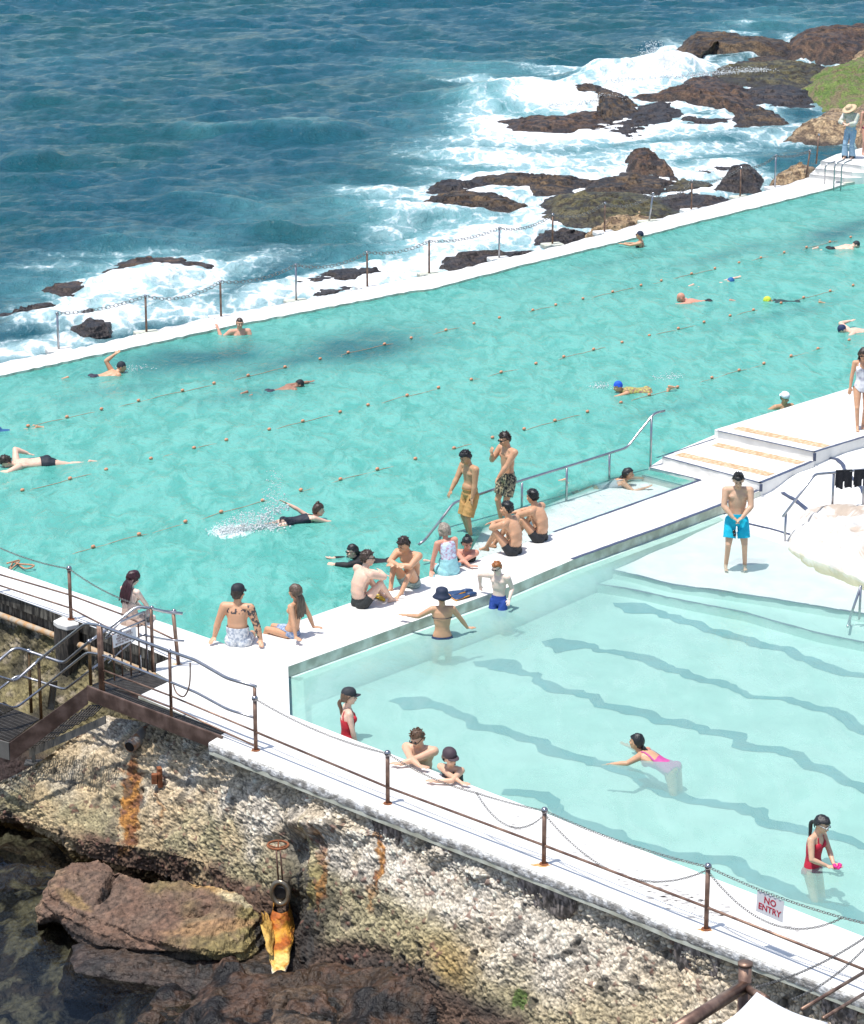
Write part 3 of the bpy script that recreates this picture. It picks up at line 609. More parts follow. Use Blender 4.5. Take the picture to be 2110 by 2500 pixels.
lane(ov([(1245, 1237), (1300, 1242), (1400, 1275), (1500, 1305), (1764, 1375), (1860, 1400)]), 4, .26)
lane([(1240, 1925), (1400, 1990), (1513, 2030), (1581, 2058), (1702, 2098), (1782, 2122), (1843, 2146), (1963, 2190), (2084, 2227), (2200, 2270)], 5, .30, False)

# pool water
def water_mat(name, col, murk_scale, floorcol=(1, 1, 1), bump=.35, rot=.8, sc=1.0):
    """murk (vertex colour R) decides how much light the suspended matter scatters back"""
    m = bpy.data.materials.new(name); m.use_nodes = True; n = m.node_tree.nodes; l = m.node_tree.links; out = n['Material Output']; n.remove(n['Principled BSDF'])
    at = n.new('ShaderNodeVertexColor'); at.layer_name = 'Col'; sp = n.new('ShaderNodeSeparateColor'); l.new(at.outputs[0], sp.inputs[0])
    tc = n.new('ShaderNodeTexCoord'); mp = n.new('ShaderNodeMapping'); mp.inputs['Rotation'].default_value = (0, 0, rot); mp.inputs['Scale'].default_value = (1.0, .40, 1); l.new(tc.outputs['Object'], mp.inputs[0])
    def noise(s, d=5, r=.6, di=0):
        q = n.new('ShaderNodeTexNoise'); q.inputs['Scale'].default_value = s; q.inputs['Detail'].default_value = d; q.inputs['Roughness'].default_value = r; q.inputs['Distortion'].default_value = di; l.new(mp.outputs[0], q.inputs[0]); return q
    a = noise(.9 * sc, 6, .62, .8); b = noise(3.2 * sc, 5, .6, .6); c = noise(.35 * sc, 3, .5, .3)
    bu = n.new('ShaderNodeBump'); bu.inputs['Strength'].default_value = bump; bu.inputs['Distance'].default_value = .13; l.new(a.outputs[0], bu.inputs['Height'])
    b2 = n.new('ShaderNodeBump'); b2.inputs['Strength'].default_value = bump; b2.inputs['Distance'].default_value = .05; l.new(b.outputs[0], b2.inputs['Height']); l.new(bu.outputs[0], b2.inputs['Normal'])
    tr = n.new('ShaderNodeBsdfTransparent'); tm = n.new('ShaderNodeMix'); tm.data_type = 'RGBA'; tr_ = n.new('ShaderNodeMapRange'); tr_.inputs[1].default_value = .1; tr_.inputs[2].default_value = .6; l.new(sp.outputs[0], tr_.inputs[0]); l.new(tr_.outputs[0], tm.inputs[0]); tm.inputs[6].default_value = (.97, 1, 1, 1); tm.inputs[7].default_value = (*floorcol, 1); l.new(tm.outputs[2], tr.inputs[0])
    df = n.new('ShaderNodeBsdfDiffuse'); l.new(b2.outputs[0], df.inputs['Normal'])
    mx = n.new('ShaderNodeMix'); mx.data_type = 'RGBA'; rp = n.new('ShaderNodeMapRange'); rp.interpolation_type = 'SMOOTHSTEP'; rp.inputs[1].default_value = .38; rp.inputs[2].default_value = .62
    ad = n.new('ShaderNodeMath'); ad.operation = 'MULTIPLY_ADD'; l.new(b.outputs[0], ad.inputs[0]); ad.inputs[1].default_value = .35; l.new(a.outputs[0], ad.inputs[2]); sb = n.new('ShaderNodeMath'); sb.operation = 'SUBTRACT'; l.new(ad.outputs[0], sb.inputs[0]); sb.inputs[1].default_value = .175
    l.new(sb.outputs[0], rp.inputs[0]); l.new(rp.outputs[0], mx.inputs[0]); mx.inputs[6].default_value = (*col[0], 1); mx.inputs[7].default_value = (*col[1], 1)
    m3 = n.new('ShaderNodeMix'); m3.data_type = 'RGBA'; r3 = n.new('ShaderNodeMapRange'); r3.inputs[1].default_value = .35; r3.inputs[2].default_value = .65; r3.inputs[4].default_value = .5; l.new(c.outputs[0], r3.inputs[0]); l.new(r3.outputs[0], m3.inputs[0]); l.new(mx.outputs[2], m3.inputs[6]); m3.inputs[7].default_value = (*col[2], 1)
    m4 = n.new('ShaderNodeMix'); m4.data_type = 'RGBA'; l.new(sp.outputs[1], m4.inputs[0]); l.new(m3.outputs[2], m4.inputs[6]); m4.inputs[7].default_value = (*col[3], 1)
    l.new(m4.outputs[2], df.inputs[0])
    s1 = n.new('ShaderNodeMixShader'); l.new(sp.outputs[0], s1.inputs[0]); l.new(tr.outputs[0], s1.inputs[1]); l.new(df.outputs[0], s1.inputs[2])
    fr = n.new('ShaderNodeFresnel'); fr.inputs[0].default_value = 1.33; l.new(b2.outputs[0], fr.inputs['Normal']); gl = n.new('ShaderNodeBsdfGlossy'); gl.inputs['Roughness'].default_value = .06; l.new(b2.outputs[0], gl.inputs['Normal'])
    fm = n.new('ShaderNodeMath'); fm.operation = 'MULTIPLY'; l.new(fr.outputs[0], fm.inputs[0]); fm.inputs[1].default_value = .8
    s2 = n.new('ShaderNodeMixShader'); l.new(fm.outputs[0], s2.inputs[0]); l.new(s1.outputs[0], s2.inputs[1]); l.new(gl.outputs[0], s2.inputs[2])
    wh = n.new('ShaderNodeBsdfDiffuse'); wh.inputs[0].default_value = (.85, .9, .9, 1); fb = n.new('ShaderNodeMapRange'); fb.inputs[1].default_value = .45; fb.inputs[2].default_value = .75
    fa = n.new('ShaderNodeMath'); fa.operation = 'MULTIPLY_ADD'; fn = noise(7, 6, .7, 1); l.new(fn.outputs[0], fa.inputs[0]); fa.inputs[1].default_value = 1.1; l.new(sp.outputs[2], fa.inputs[2]); fs = n.new('ShaderNodeMath'); fs.operation = 'SUBTRACT'; l.new(fa.outputs[0], fs.inputs[0]); fs.inputs[1].default_value = .5; l.new(fs.outputs[0], fb.inputs[0])
    s3 = n.new('ShaderNodeMixShader'); l.new(fb.outputs[0], s3.inputs[0]); l.new(s2.outputs[0], s3.inputs[1]); l.new(wh.outputs[0], s3.inputs[2]); l.new(s3.outputs[0], out.inputs[0])
    return m
M['wmain'] = water_mat('long_pool_water', [(.082, .385, .32), (.172, .525, .445), (.150, .48, .41), (.020, .15, .16)], 1, (.5, .92, .84), .7, .8, 2.5)
M['wlow'] = water_mat('lower_pool_water', [(.345, .605, .535), (.43, .68, .61), (.39, .645, .58), (.2, .5, .45)], 1, (.86, .97, .95), .30, 1.9, 1.3)
SPL = []          # white water patches in the long pool: px, py, rx, ry, strength
WAKES = [(560, 1297, 70, 22, .75), (610, 1290, 60, 20, .45), (350, 893, 70, 10, .32), (200, 925, 60, 14, .22), (1475, 945, 26, 8, .4), (1630, 925, 22, 10, .4), (1500, 960, 60, 8, .2), (700, 935, 26, 8, .25), (1680, 733, 30, 6, .35), (1900, 735, 40, 5, .2), (2060, 606, 50, 5, .25), (590, 1320, 120, 22, .2), (870, 1380, 60, 8, .2)]
def pxy(V, z): return PX(V[:, 0], V[:, 1], np.full(len(V), z))
mainpoly = W([(-420, 1250), (0, 1395), (559, 1588)] + [(a + 3, b + 9) for a, b in L2[1:-1]] + [(1740, 1172), (1760, 1062), (2110, 960), (2500, 840), (2500, 375), (2110, 405), (2060, 440), (2032, 449), (1557, 569), (1000, 701), (535, 790), (0, 908), (-700, 1064), (-900, 1085)])
V2, F2 = sheet(mainpoly, .28); qx, qy = pxy(V2, zW); q3 = np.column_stack([V2, np.zeros(len(V2))])
shelf = [(1180, 1285), (1240, 1262), (1327, 1238), (1380, 1205), (1480, 1178), (1567, 1160), (1668, 1186), (1713, 1173), (1355, 1303), (1180, 1370), (1090, 1395)]
sx = (fbm(q3, 1.3, 4, 4) - .5) * 26; sy = (fbm(q3, 1.3, 4, 44) - .5) * 16
Q = np.column_stack([qx + sx, qy + sy]); ds = distpoly(Q, shelf); ins = inpoly(Q, shelf); sgn = np.where(ins, ds, -ds)
murk = .82 - .74 * sst(-16, 5, sgn)
edge = distpoly(np.column_stack([qx, qy]), [(0, 918), (535, 800), (1000, 711), (1557, 579), (2032, 459)], False)
dark = np.zeros(len(V2))
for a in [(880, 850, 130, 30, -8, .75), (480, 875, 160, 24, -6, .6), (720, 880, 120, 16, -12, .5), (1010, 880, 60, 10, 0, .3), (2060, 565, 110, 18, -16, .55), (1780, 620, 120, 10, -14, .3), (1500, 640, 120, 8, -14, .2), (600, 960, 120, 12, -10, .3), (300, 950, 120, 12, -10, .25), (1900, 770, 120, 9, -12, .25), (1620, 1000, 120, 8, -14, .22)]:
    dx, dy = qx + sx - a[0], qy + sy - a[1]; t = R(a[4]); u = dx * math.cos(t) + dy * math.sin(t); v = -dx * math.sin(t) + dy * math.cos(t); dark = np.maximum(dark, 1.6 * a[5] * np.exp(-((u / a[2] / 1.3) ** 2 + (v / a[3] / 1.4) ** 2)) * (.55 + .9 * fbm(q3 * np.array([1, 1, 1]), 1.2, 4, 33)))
fo = np.zeros(len(V2))
for a in WAKES:
    fo = np.maximum(fo, a[4] * np.exp(-(((qx + sx * .3 - a[0]) / a[2]) ** 2 + ((qy + sy * .3 - a[1]) / a[3]) ** 2)))
rip = (fbm(q3, .9, 4, 8) - .5) * .07
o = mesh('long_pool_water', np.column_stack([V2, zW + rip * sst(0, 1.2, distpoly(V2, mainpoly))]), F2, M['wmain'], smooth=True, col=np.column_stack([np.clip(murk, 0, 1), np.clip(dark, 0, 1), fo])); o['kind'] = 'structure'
M['mainfloor'] = mat('long_pool_floor', (.20, .50, .44), .8, var=.2, vscale=.6, col2=(.30, .60, .55))
o = MB().prism(W([(-420, 1230), (559, 1560), (1713, 1165), (1760, 1060), (2500, 840), (2500, 370), (2032, 450), (0, 910), (-900, 1085)]), -2.3, -1.6).build('long_pool_floor', M['mainfloor']); o['kind'] = 'structure'
M['shelf'] = mat('pale_wading_shelf', (.74, .78, .76), .7, var=.08, vscale=3)
o = MB().prism(W([(1120, 1400), (1180, 1290), (1327, 1236), (1480, 1176), (1567, 1158), (1680, 1184), (1713, 1178), (1355, 1310)], -.2), -1.6, -.2).build('wading_shelf', M['shelf']); o['kind'] = 'structure'
sidewall('pool_side_wall', [(-420, 1236.5), (0, 1381.6), (559, 1575)][::1], -.192, -1.6, 'mainfloor', -.25)
sidewall('pool_side_wall', L2, -.192, -1.6, 'mainfloor', -.02)
lp = W([(703.6, 1632), (709, 1741), (1117, 1900), (1500, 2045), (2110, 2283), (2400, 2397), (2400, 1250), (2140, 1300), (1990, 1330), (1910, 1305), (1850, 1285), (1790, 1262), (1757, 1239), (1401, 1371), (1238, 1440), (1097, 1491), (820, 1590)])
V2, F2 = sheet(lp, .16); q3 = np.column_stack([V2, np.zeros(len(V2))]); qx, qy = pxy(V2, zL)
zb = beachz(V2); Q = np.column_stack([qx, qy]) + np.column_stack([(fbm(q3, 1.1, 3, 4) - .5) * 30, (fbm(q3, 1.1, 3, 44) - .5) * 16])
l1 = np.interp(Q[:, 0], [a for a, b in ln1], [b for a, b in ln1]); l2 = np.interp(Q[:, 0], [a for a, b in ln2], [b for a, b in ln2])
l1 = np.where(Q[:, 0] < 1440, 0, l1); dep = sst(-8, 6, Q[:, 1] - l1) * .10 + sst(-6, 14, Q[:, 1] - l2) * .16
left = sst(1500, 800, qx) * .10
dk_ = distpoly(V2, W([(708, 1745), (703.6, 1627.5), (820, 1585.5), (1097, 1485.6), (1238, 1434.7), (1401, 1365.7)]), False); mk = np.where(qx > 1400, .18 + dep * .85, .40) + left * .6; mk = np.maximum(mk, .60 * (1 - sst(.2, 3.0, dk_)) * sst(1700, 1420, qx)); rip = (fbm(q3, 1.1, 4, 8) - .5) * .03
o = mesh('lower_pool_water', np.column_stack([V2, zL + rip * sst(0, .8, distpoly(V2, lp))]), F2, M['wlow'], smooth=True, col=np.column_stack([np.clip(mk, 0, 1), np.zeros(len(V2)), np.zeros(len(V2))])); o['kind'] = 'structure'

# far sea wall
inn = [(-700, 1072), (0, 917), (359, 840), (535, 801), (1000, 711), (1055, 704), (1283, 645), (1557, 579), (1700, 541), (1850, 505), (1950, 480), (2032, 459), (2066, 450)]
outp = [(1974, 433), (1860, 470), (1700, 510), (1604, 535), (1440, 580), (1283, 620), (1055, 671), (1000, 681), (800, 720), (520, 774), (332, 816), (239, 840), (0, 886), (-700, 1030)]
rngw = random.Random(5)
ip = refine(inn, 14); op = refine(outp, 14)
ip = [(a, b + rngw.uniform(-1.1, 1.1)) for a, b in ip]; op = [(a, b + rngw.uniform(-2.2, 2.2)) for a, b in op]
o = MB().prism(W(ip + op), -2.9, .0).build('sea_wall', M['deck']); o.data.materials.append(M['wallside'])
tag(o, 'long white sea wall between the turquoise lap pool and the surf', 'wall')
for p in o.data.polygons:
    if abs(p.normal.z) < .3: p.material_index = 1
# end steps and platform at the far right
c9 = K(1930, 260, 9.5)
es = empty('steps', G(2040, 430), 'small white steps climbing to the far platform at the right edge', 'steps')
part('step', c9([(440, 1575), (1240, 1660), (1900, 1640), (1900, 1300), (760, 1310)]), -.4, .16, es)
part('step', c9([(570, 1440), (1420, 1530), (1900, 1540), (1900, 1200), (820, 1225)]), -.4, .32, es)
part('platform', c9([(700, 1270), (1620, 1380), (1900, 1390), (1900, 890), (1700, 950), (1060, 1110)]), -1.5, .50, es)
strip('edge_stripe', c9([(440, 1577), (1240, 1662)]), .03, .162, es); strip('edge_stripe', c9([(570, 1442), (1420, 1532)]), .03, .322, es); strip('edge_stripe', c9([(700, 1272), (1620, 1382)]), .03, .502, es)
dk('end_wall', c9([(1230, 1790), (1240, 1670), (1640, 1380), (2400, 1340), (2400, 1720), (1710, 1715)]), -1.7, .02, 'greenish concrete block at the end of the lap pool, right edge', 'wall', mt='wallside')

# painted rock at the right edge of the lower pool
c3r = K(1880, 1080, 4.178)
def rockcol(V):
    n = fbm(V, 2.2, 5, 3); n2 = fbm(V, 7, 4, 9); c = lerp((.66, .63, .58), (.42, .33, .25), sst(.50, .60, n * .6 + n2 * .4) * sst(.0, .12, V[:, 2]) * .85)
    c = lerp(c, (.40, .31, .12), (1 - sst(-.26, -.17, V[:, 2] + (n2 - .5) * .12)) * .9); wd, we, wc = worley(V + .3 * n2[:, None], 1.1); c = lerp(c, (.42, .34, .29), (1 - sst(0, .05, we)) * sst(-.06, .02, V[:, 2]) * .7); return c
M['prock'] = mat('whitewashed_rock', attr=True, rough=.7, var=.06, vscale=5, bump=.6, bscale=6, bdist=.04)
ro = rock(c3r([(245, 930), (300, 830), (400, 780), (620, 760), (961, 740), (1300, 720), (1300, 1480), (961, 1400), (830, 1350), (600, 1260), (400, 1200), (260, 1080), (225, 1000)]), .66, zb=-.42, mid=.36, k=3.4, seed=50, wet=False, label='whitewashed rock with a yellow stained foot at the right edge of the lower pool', group=None, amp=.16, foam=False, colfn=rockcol)
ro.data.materials.clear(); ro.data.materials.append(M['prock'])
for ln, wd in (([(110, 465), (250, 550), (400, 680), (530, 757)], .09), ([(555, 185), (660, 205), (720, 245), (750, 300), (900, 440), (961, 530)], .07)):
    P = c3r(ln); zz = .03
    o = strip('painted_line', P, wd, zz, None, 'navy', .012, .02)
    v = np.array([tuple(x.co) for x in o.data.vertices]); v[:, 2] += beachz(v) - zz + .02; o.data.vertices.foreach_set('co', v.ravel()); o['kind'] = 'structure'

# ================================================================ CLIFF UNDER THE WALKWAY
def edge_in(x, inset):
    """point under the slab edge above pixel column x, moved back by inset"""
    xs = [510, 700, 904, 1500, 1641, 2110, 2300]; yy = [1813, 1888, 1970, 2203, 2263, 2440, 2512]
    p = G(x, np.interp(x, xs, yy), 0); q = G(x + 10, np.interp(x + 10, xs, yy), 0); t = (q - p).normalized(); return Vector((p.x - t.y * inset, p.y + t.x * inset, -.33)), np.interp(x, xs, yy)
cols = []
def C(x, rows): cols.append((x, [G(x + dx, y, z) if not isinstance(y, Vector) else y for dx, y, z in rows]))
C(-160, [(0, 1960, -2.1), (0, 1965, -2.2), (0, 1975, -2.3), (0, 1990, -2.4), (0, 2000, -2.5), (0, 2010, -2.7)])
C(-30, [(0, 1925, -1.95), (0, 1932, -2.0), (0, 1950, -2.1), (0, 1972, -2.25), (0, 1995, -2.4), (0, 1998, -2.75)])
C(60, [(40, 1860, -1.65), (30, 1872, -1.75), (10, 1910, -1.9), (0, 1960, -2.1), (0, 2010, -2.4), (10, 2030, -2.8)])
C(150, [(20, 1805, -1.3), (10, 1830, -1.45), (0, 1890, -1.7), (0, 1970, -2.0), (0, 2040, -2.35), (0, 2075, -2.8)])
C(260, [(0, 1748, -1.0), (0, 1785, -1.1), (0, 1880, -1.45), (0, 1970, -1.85), (0, 2060, -2.25), (0, 2130, -2.8)])
C(380, [(0, 1768, -.75), (0, 1812, -.85), (0, 1900, -1.25), (0, 1990, -1.7), (0, 2080, -2.15), (0, 2150, -2.8)])
C(500, [(0, 1808, -.5), (0, 1850, -.65), (0, 1930, -1.1), (0, 2020, -1.55), (0, 2110, -2.05), (0, 2200, -2.85)])
def facez(D0, y, k):
    t = math.tan(PITCH + math.atan((y - 1250) / F)); return -(D0 * t - CAMH + k * .4 * t) / (1 + k * t)
for x, yb, r1 in ((600, 2258, 70), (700, 2345, 80), (780, 2390, 62), (850, 2410, 70), (1000, 2470, 72), (1150, 2530, 78), (1300, 2590, 84), (1500, 2670, 80), (1700, 2750, 84), (1900, 2830, 84), (2110, 2910, 84), (2330, 2990, 84)):
    p, ye = edge_in(x, .16); k = np.interp(x, [600, 760, 1000, 1300], [.35, .55, .7, .78]); D0 = edge_in(x, .16)[0].y
    p = Vector((p.x, p.y, -.12)); y1 = ye + r1; zz = facez(D0, y1, 0) + .0
    C(x, [(0, p, 0), (0, y1, zz)] + [(0, y1 + (yb - y1) * t, facez(D0, y1 + (yb - y1) * t, k)) for t in (.25, .5, .75, 1.0)])
def cliff_d(x, y):
    k = np.interp(x, [600, 760, 1000, 1300], [.35, .55, .7, .78]); return (CAMH - facez(edge_in(x, .16)[0].y, y, k)) / math.tan(PITCH + math.atan((y - 1250) / F))
def relief(name, cols, mt, colfn, nu=900, nv=170, amps=((.7, .20), (2.2, .09), (6, .045)), seed=0, cell=.022, pit=.09, post=None):
    """real rock face lofted through control columns"""
    xs = np.array([c[0] for c in cols], float); Pm = np.array([[tuple(p) for p in c[1]] for c in cols]); nr = Pm.shape[1]
    uu = np.linspace(xs[0], xs[-1], nu); vv = np.linspace(0, nr - 1, nv)
    T = np.empty((nu, nr, 3))
    for r in range(nr):
        for k in range(3): T[:, r, k] = np.interp(uu, xs, Pm[:, r, k])
    ker = np.hanning(max(3, int(nu / len(xs) * .8)) | 1); ker /= ker.sum(); h = len(ker) // 2
    for r in range(nr):
        for k in range(3): T[:, r, k] = np.convolve(np.pad(T[:, r, k], h, mode='reflect', reflect_type='odd'), ker, 'valid')
    i0 = np.clip(np.floor(vv).astype(int), 0, nr - 2); fr = vv - i0
    G3 = T[:, i0] * (1 - fr)[None, :, None] + T[:, i0 + 1] * fr[None, :, None]
    du = np.gradient(G3, axis=0); dv = np.gradient(G3, axis=1); Nn = np.cross(du, dv); Nn /= np.linalg.norm(Nn, axis=2, keepdims=True) + 1e-9
    if Nn[:, :, 1].mean() > 0: Nn = -Nn
    V = G3.reshape(-1, 3).copy(); Nv = Nn.reshape(-1, 3); base = V.copy()
    vf = np.tile(vv / (nr - 1), nu); d = 0
    for k, (sc, am) in enumerate(amps): d = d + (fbm(base, sc, 4, seed + k * 11) - .5) * 2 * am
    wd, we, wc = worley(base + .06 * (fbm(base, 5, 2, 8)[:, None] - .5), 1 / .060); d = d + (wc - .5) * cell * 1.5 + (sst(0, .3, we) - 1) * cell * 1.0 + (fbm(base, 22, 3, 88) - .5) * cell * 1.6
    wd2, we2, wc2 = worley(base + .2 * (fbm(base, 3, 2, 18)[:, None] - .5), 1 / .16); d = d + (wc2 - .5) * cell * 1.4 - (wc2 > .90) * sst(.5, .1, wd2) * pit
    qx, qy = PX(base[:, 0], base[:, 1], base[:, 2])
    if post is not None: d = d + post(qx, qy, base)
    V += Nv * (d * sst(0, .04, vf))[:, None]
    col = colfn(base, qx, qy, vf, wc, we, wc2, d)
    a = np.arange((nu - 1) * (nv - 1)); r_, c_ = a // (nv - 1), a % (nv - 1); q = r_ * nv + c_
    Fq = np.column_stack([q, q + 1, q + nv + 1, q + nv])
    return mesh(name, V, Fq.tolist(), mt, smooth=True, col=col)
def bl(qx, qy, cx, cy, rx, ry, rot=0):
    t = R(rot); dx, dy = qx - cx, qy - cy; u = dx * math.cos(t) + dy * math.sin(t); v = -dx * math.sin(t) + dy * math.cos(t); return np.exp(-((u / rx) ** 2 + (v / ry) ** 2))
def cliffcol(P, qx, qy, vf, wc, we, wc2, d):
    n = fbm(P, 1.3, 5, 2); n2 = fbm(P, 5, 4, 6); n3 = fbm(P, 14, 3, 9)
    wx_ = qx + (n2 - .5) * 46 + (n3 - .5) * 24; wy_ = qy + (n - .5) * 80
    pale = np.array((.70, .625, .52)); olive = np.array((.36, .305, .165)); beige = np.array((.56, .445, .29)); brown = np.array((.135, .080, .052)); black = np.array((.026, .024, .022))
    top = np.interp(wx_, [0, 260, 510, 700, 904, 1500, 2110], [1880, 1760, 1850, 1960, 2060, 2290, 2530])
    bot = np.interp(wx_, [0, 160, 350, 480, 560, 640, 760, 900, 1050, 1200, 1300, 1500, 2110], [2000, 2030, 2100, 2110, 2170, 2190, 2300, 2330, 2395, 2460, 2520, 2620, 2900])
    f = (wy_ - top) / (bot - top)
    c = lerp(pale, olive, sst(.22, .74, f + (n - .5) * 1.0) * .92); c = lerp(c, beige, sst(.5, .7, fbm(P, 2.4, 4, 31)) * .6)
    c = lerp(c, beige, sst(1150, 1500, qx) * .45)
    c = lerp(c, pale, bl(wx_, wy_, 1340, 2270, 230, 90, 22) * .9); c = lerp(c, pale, bl(wx_, wy_, 1040, 2150, 120, 60, 22) * .7); c = lerp(c, pale, bl(wx_, wy_, 400, 1850, 110, 50, 15) * .6); c = lerp(c, olive * np.array((1.15, 1.05, .9)), bl(wx_, wy_, 1080, 2350, 120, 70) * .6)
    c = lerp(c, np.array((.40, .24, .06)), bl(wx_, wy_, 1110, 2360, 60, 60) * .55)
    c = lerp(c, olive * .8, sst(330, 60, qx) * .6); c = lerp(c, beige * .9, bl(wx_, wy_, 200, 1900, 70, 40, 30) * .6)
    c = lerp(c, brown, sst(.86, 1.0, f)); c = lerp(c, black, bl(wx_, wy_, 755, 2250, 62, 150, 8) * .97); c = lerp(c, black, bl(wx_, wy_, 700, 2200, 40, 110) * .9)  # the black blobs put the shade of the pier cavity into the rock colour
    c = lerp(c, black, bl(wx_, wy_, 700, 2050, 36, 60, 20) * .75); c = lerp(c, black, bl(wx_, wy_, 930, 2370, 110, 40, 22) * .8); c = lerp(c, black, bl(wx_, wy_, 1180, 2440, 130, 30, 22) * .7)
    c = lerp(c, black * 1.2, bl(wx_, wy_, 268, 2030, 12, 90) * .7); c = lerp(c, black, bl(wx_, wy_, 360, 1800, 14, 60, 15) * .7); c = lerp(c, black * 1.3, bl(wx_, wy_, 340, 2000, 14, 70) * .5)
    grey = np.array((.30, .275, .24)); c = lerp(c, grey, sst(.10, .0, vf) * .8); c = lerp(c, beige * np.array((1.05, .98, .85)), sst(640, 480, qx) * sst(.35, .6, fbm(P, 2.0, 4, 131)) * .65)
    fl = lambda m, w: sst(.38 - w, .38 + w, m * (.55 + .9 * n2))
    rustO = lerp((.40, .165, .022), (.20, .065, .018), sst(.4, .62, fbm(P, 6, 3, 70)))
    for a in ((310, 1960, 24, 118, 3), (388, 1965, 7, 70, 4), (925, 2110, 10, 80, 3), (905, 2200, 8, 40, 0), (785, 2120, 14, 110, 4)):
        c = lerp(c, rustO if a[2] > 9 else rustO * .9 + .03, fl(bl(wx_, wy_, *a), .16) * (.92 if a[0] in (310, 925) else .6))
    c = lerp(c, (.40, .32, .10), fl(bl(wx_, wy_, 762, 2100, 12, 110), .2) * .5)
    c = lerp(c, (.10, .17, .03), fl(bl(wx_, wy_, 1262, 2435, 16, 26), .1) * .9)
    sp = (1 - .62 * (1 - sst(0, .22, we))) * (1 - .35 * (1 - sst(0, .12, np.abs(n3 - .5) * 2)) * (n < .52)); c = c * sp[:, None] * (.74 + .5 * wc)[:, None] * (1 + (wc2 - .5) * .22)[:, None]
    c = lerp(c, black * 1.6, (wc2 > .93) * .7)
    c = lerp(c, (.16, .075, .055), ((wc > .955) & (n > .45)) * .8)
    return np.clip(c, .008, .75)
def bumps(qx, qy, P):
    d = 0
    for a, am in (((735, 2010, 40, 24, 20), .22), ((700, 2075, 60, 50, 10), -.22), ((640, 1925, 18, 14), .16), ((1440, 2150, 50, 30), .08), ((270, 1920, 22, 26), .14), ((690, 2230, 36, 60), -.3), ((540, 1885, 18, 24), -.18), ((620, 1900, 60, 34, 20), -.12), ((420, 2090, 200, 34, 22), -.06), ((765, 2060, 14, 110, 6), .12), ((790, 2010, 40, 22, 15), .16), ((1080, 2080, 24, 20), .12), ((1180, 2130, 30, 16), .1), ((860, 2030, 60, 20, 20), .08)):
        d = d + am * bl(qx, qy, *a)
    return d
o = relief('cliff', cols, M['cliff'], cliffcol, 1050, 190, seed=4, post=bumps); o['kind'] = 'structure'
# cliff behind the stairs
cols = []
for x in (-460, -160, 0, 120, 240, 340, 420, 520, 640):
    e = np.interp(x, [-460, 0, 220, 416, 700], [1278, 1447, 1528, 1608, 1740])
    yb = np.interp(x, [-460, 0, 260, 640], [1900, 1975, 1960, 1940])
    C(x, [(0, e + 46, -.44), (0, e + 62, -.52), (0, e + 150, -1.05), (0, e + 250, -1.6), (0, (e + 250 + yb) / 2, -2.1), (0, yb, -2.8)])
def cliffcol2(P, qx, qy, vf, wc, we, wc2, d):
    n = fbm(P, 1.1, 5, 12); n2 = fbm(P, 5, 4, 16); c = lerp((.20, .165, .075), (.05, .042, .022), sst(.40, .60, n)); c = lerp(c, (.34, .28, .20), sst(.56, .72, n2 * .6 + fbm(P, 1.6, 4, 40) * .4)); c = lerp(c, (.50, .44, .36), sst(.3, .08, vf) * sst(.45, .6, n2) * .9)
    c = lerp(c, (.035, .02, .018), sst(.62, .85, vf + (n - .5) * .3)); c = lerp(c, (.02, .018, .016), bl(qx, qy, 160, 1640, 30, 50) * .8)
    return np.clip(c * (.7 + .55 * wc)[:, None] * (1 - .5 * (1 - sst(0, .16, we)))[:, None], .006, .7)
o = relief('cliff', cols, M['cliff'], cliffcol2, 520, 150, seed=44, amps=((.7, .22), (2.2, .12), (6, .05))); o['kind'] = 'structure'

# sea bed of the cove, rising to the brown shelf at the bottom
gx, gy = np.meshgrid(np.linspace(-11, 13, 420), np.linspace(29, 44, 300)); P = np.column_stack([gx.ravel(), gy.ravel(), np.zeros(gx.size)])
qx, qy = PX(P[:, 0], P[:, 1], np.full(len(P), -2.7)); wob2 = (fbm(P, .5, 4, 5) - .5)
bz = -3.35 + .95 * sst(-60, 130, (qx - 380) * .35 + (qy - 2330) * .35 + wob2 * 220) * sst(2280, 2360, qy + (qx - 500) * -.25) + .35 * sst(.5, .7, fbm(P, .35, 4, 90)) * sst(1950, 2150, qy)
bz = bz + .55 * np.exp(-(((qx - 230) / 200) ** 2 + ((qy - 2200) / 110) ** 2)) * 1.0
bz += (fbm(P, 1.0, 4, 23) - .5) * .45 + (fbm(P, 3.2, 4, 33) - .5) * .30
wd, we, wc = worley(np.column_stack([P[:, :2], bz]), 1 / .45); bz += (wc - .5) * .14
n = fbm(P, 1.2, 5, 12); n2 = fbm(P, 4, 4, 19)
c = lerp((.075, .046, .028), (.012, .010, .010), sst(.42, .54, n)); c = lerp(c, (.30, .25, .16), sst(.53, .60, n2 * .55 + fbm(P, .8, 3, 66) * .45) * sst(-2.6, -2.9, bz) * .9); c = lerp(c, (.11, .062, .04), sst(-2.6, -2.45, bz) * sst(.45, .6, n2))
a = np.arange(299 * 419); r_, c_ = a // 419, a % 419; q = r_ * 420 + c_
o = mesh('sea_bed', np.column_stack([P[:, :2], bz]), np.column_stack([q, q + 1, q + 421, q + 420]).tolist(), M['wetrock'], smooth=True, col=.62 * c * (.8 + .4 * wc)[:, None]); o['kind'] = 'structure'
BG = 'brown boulders at the foot of the cliff'
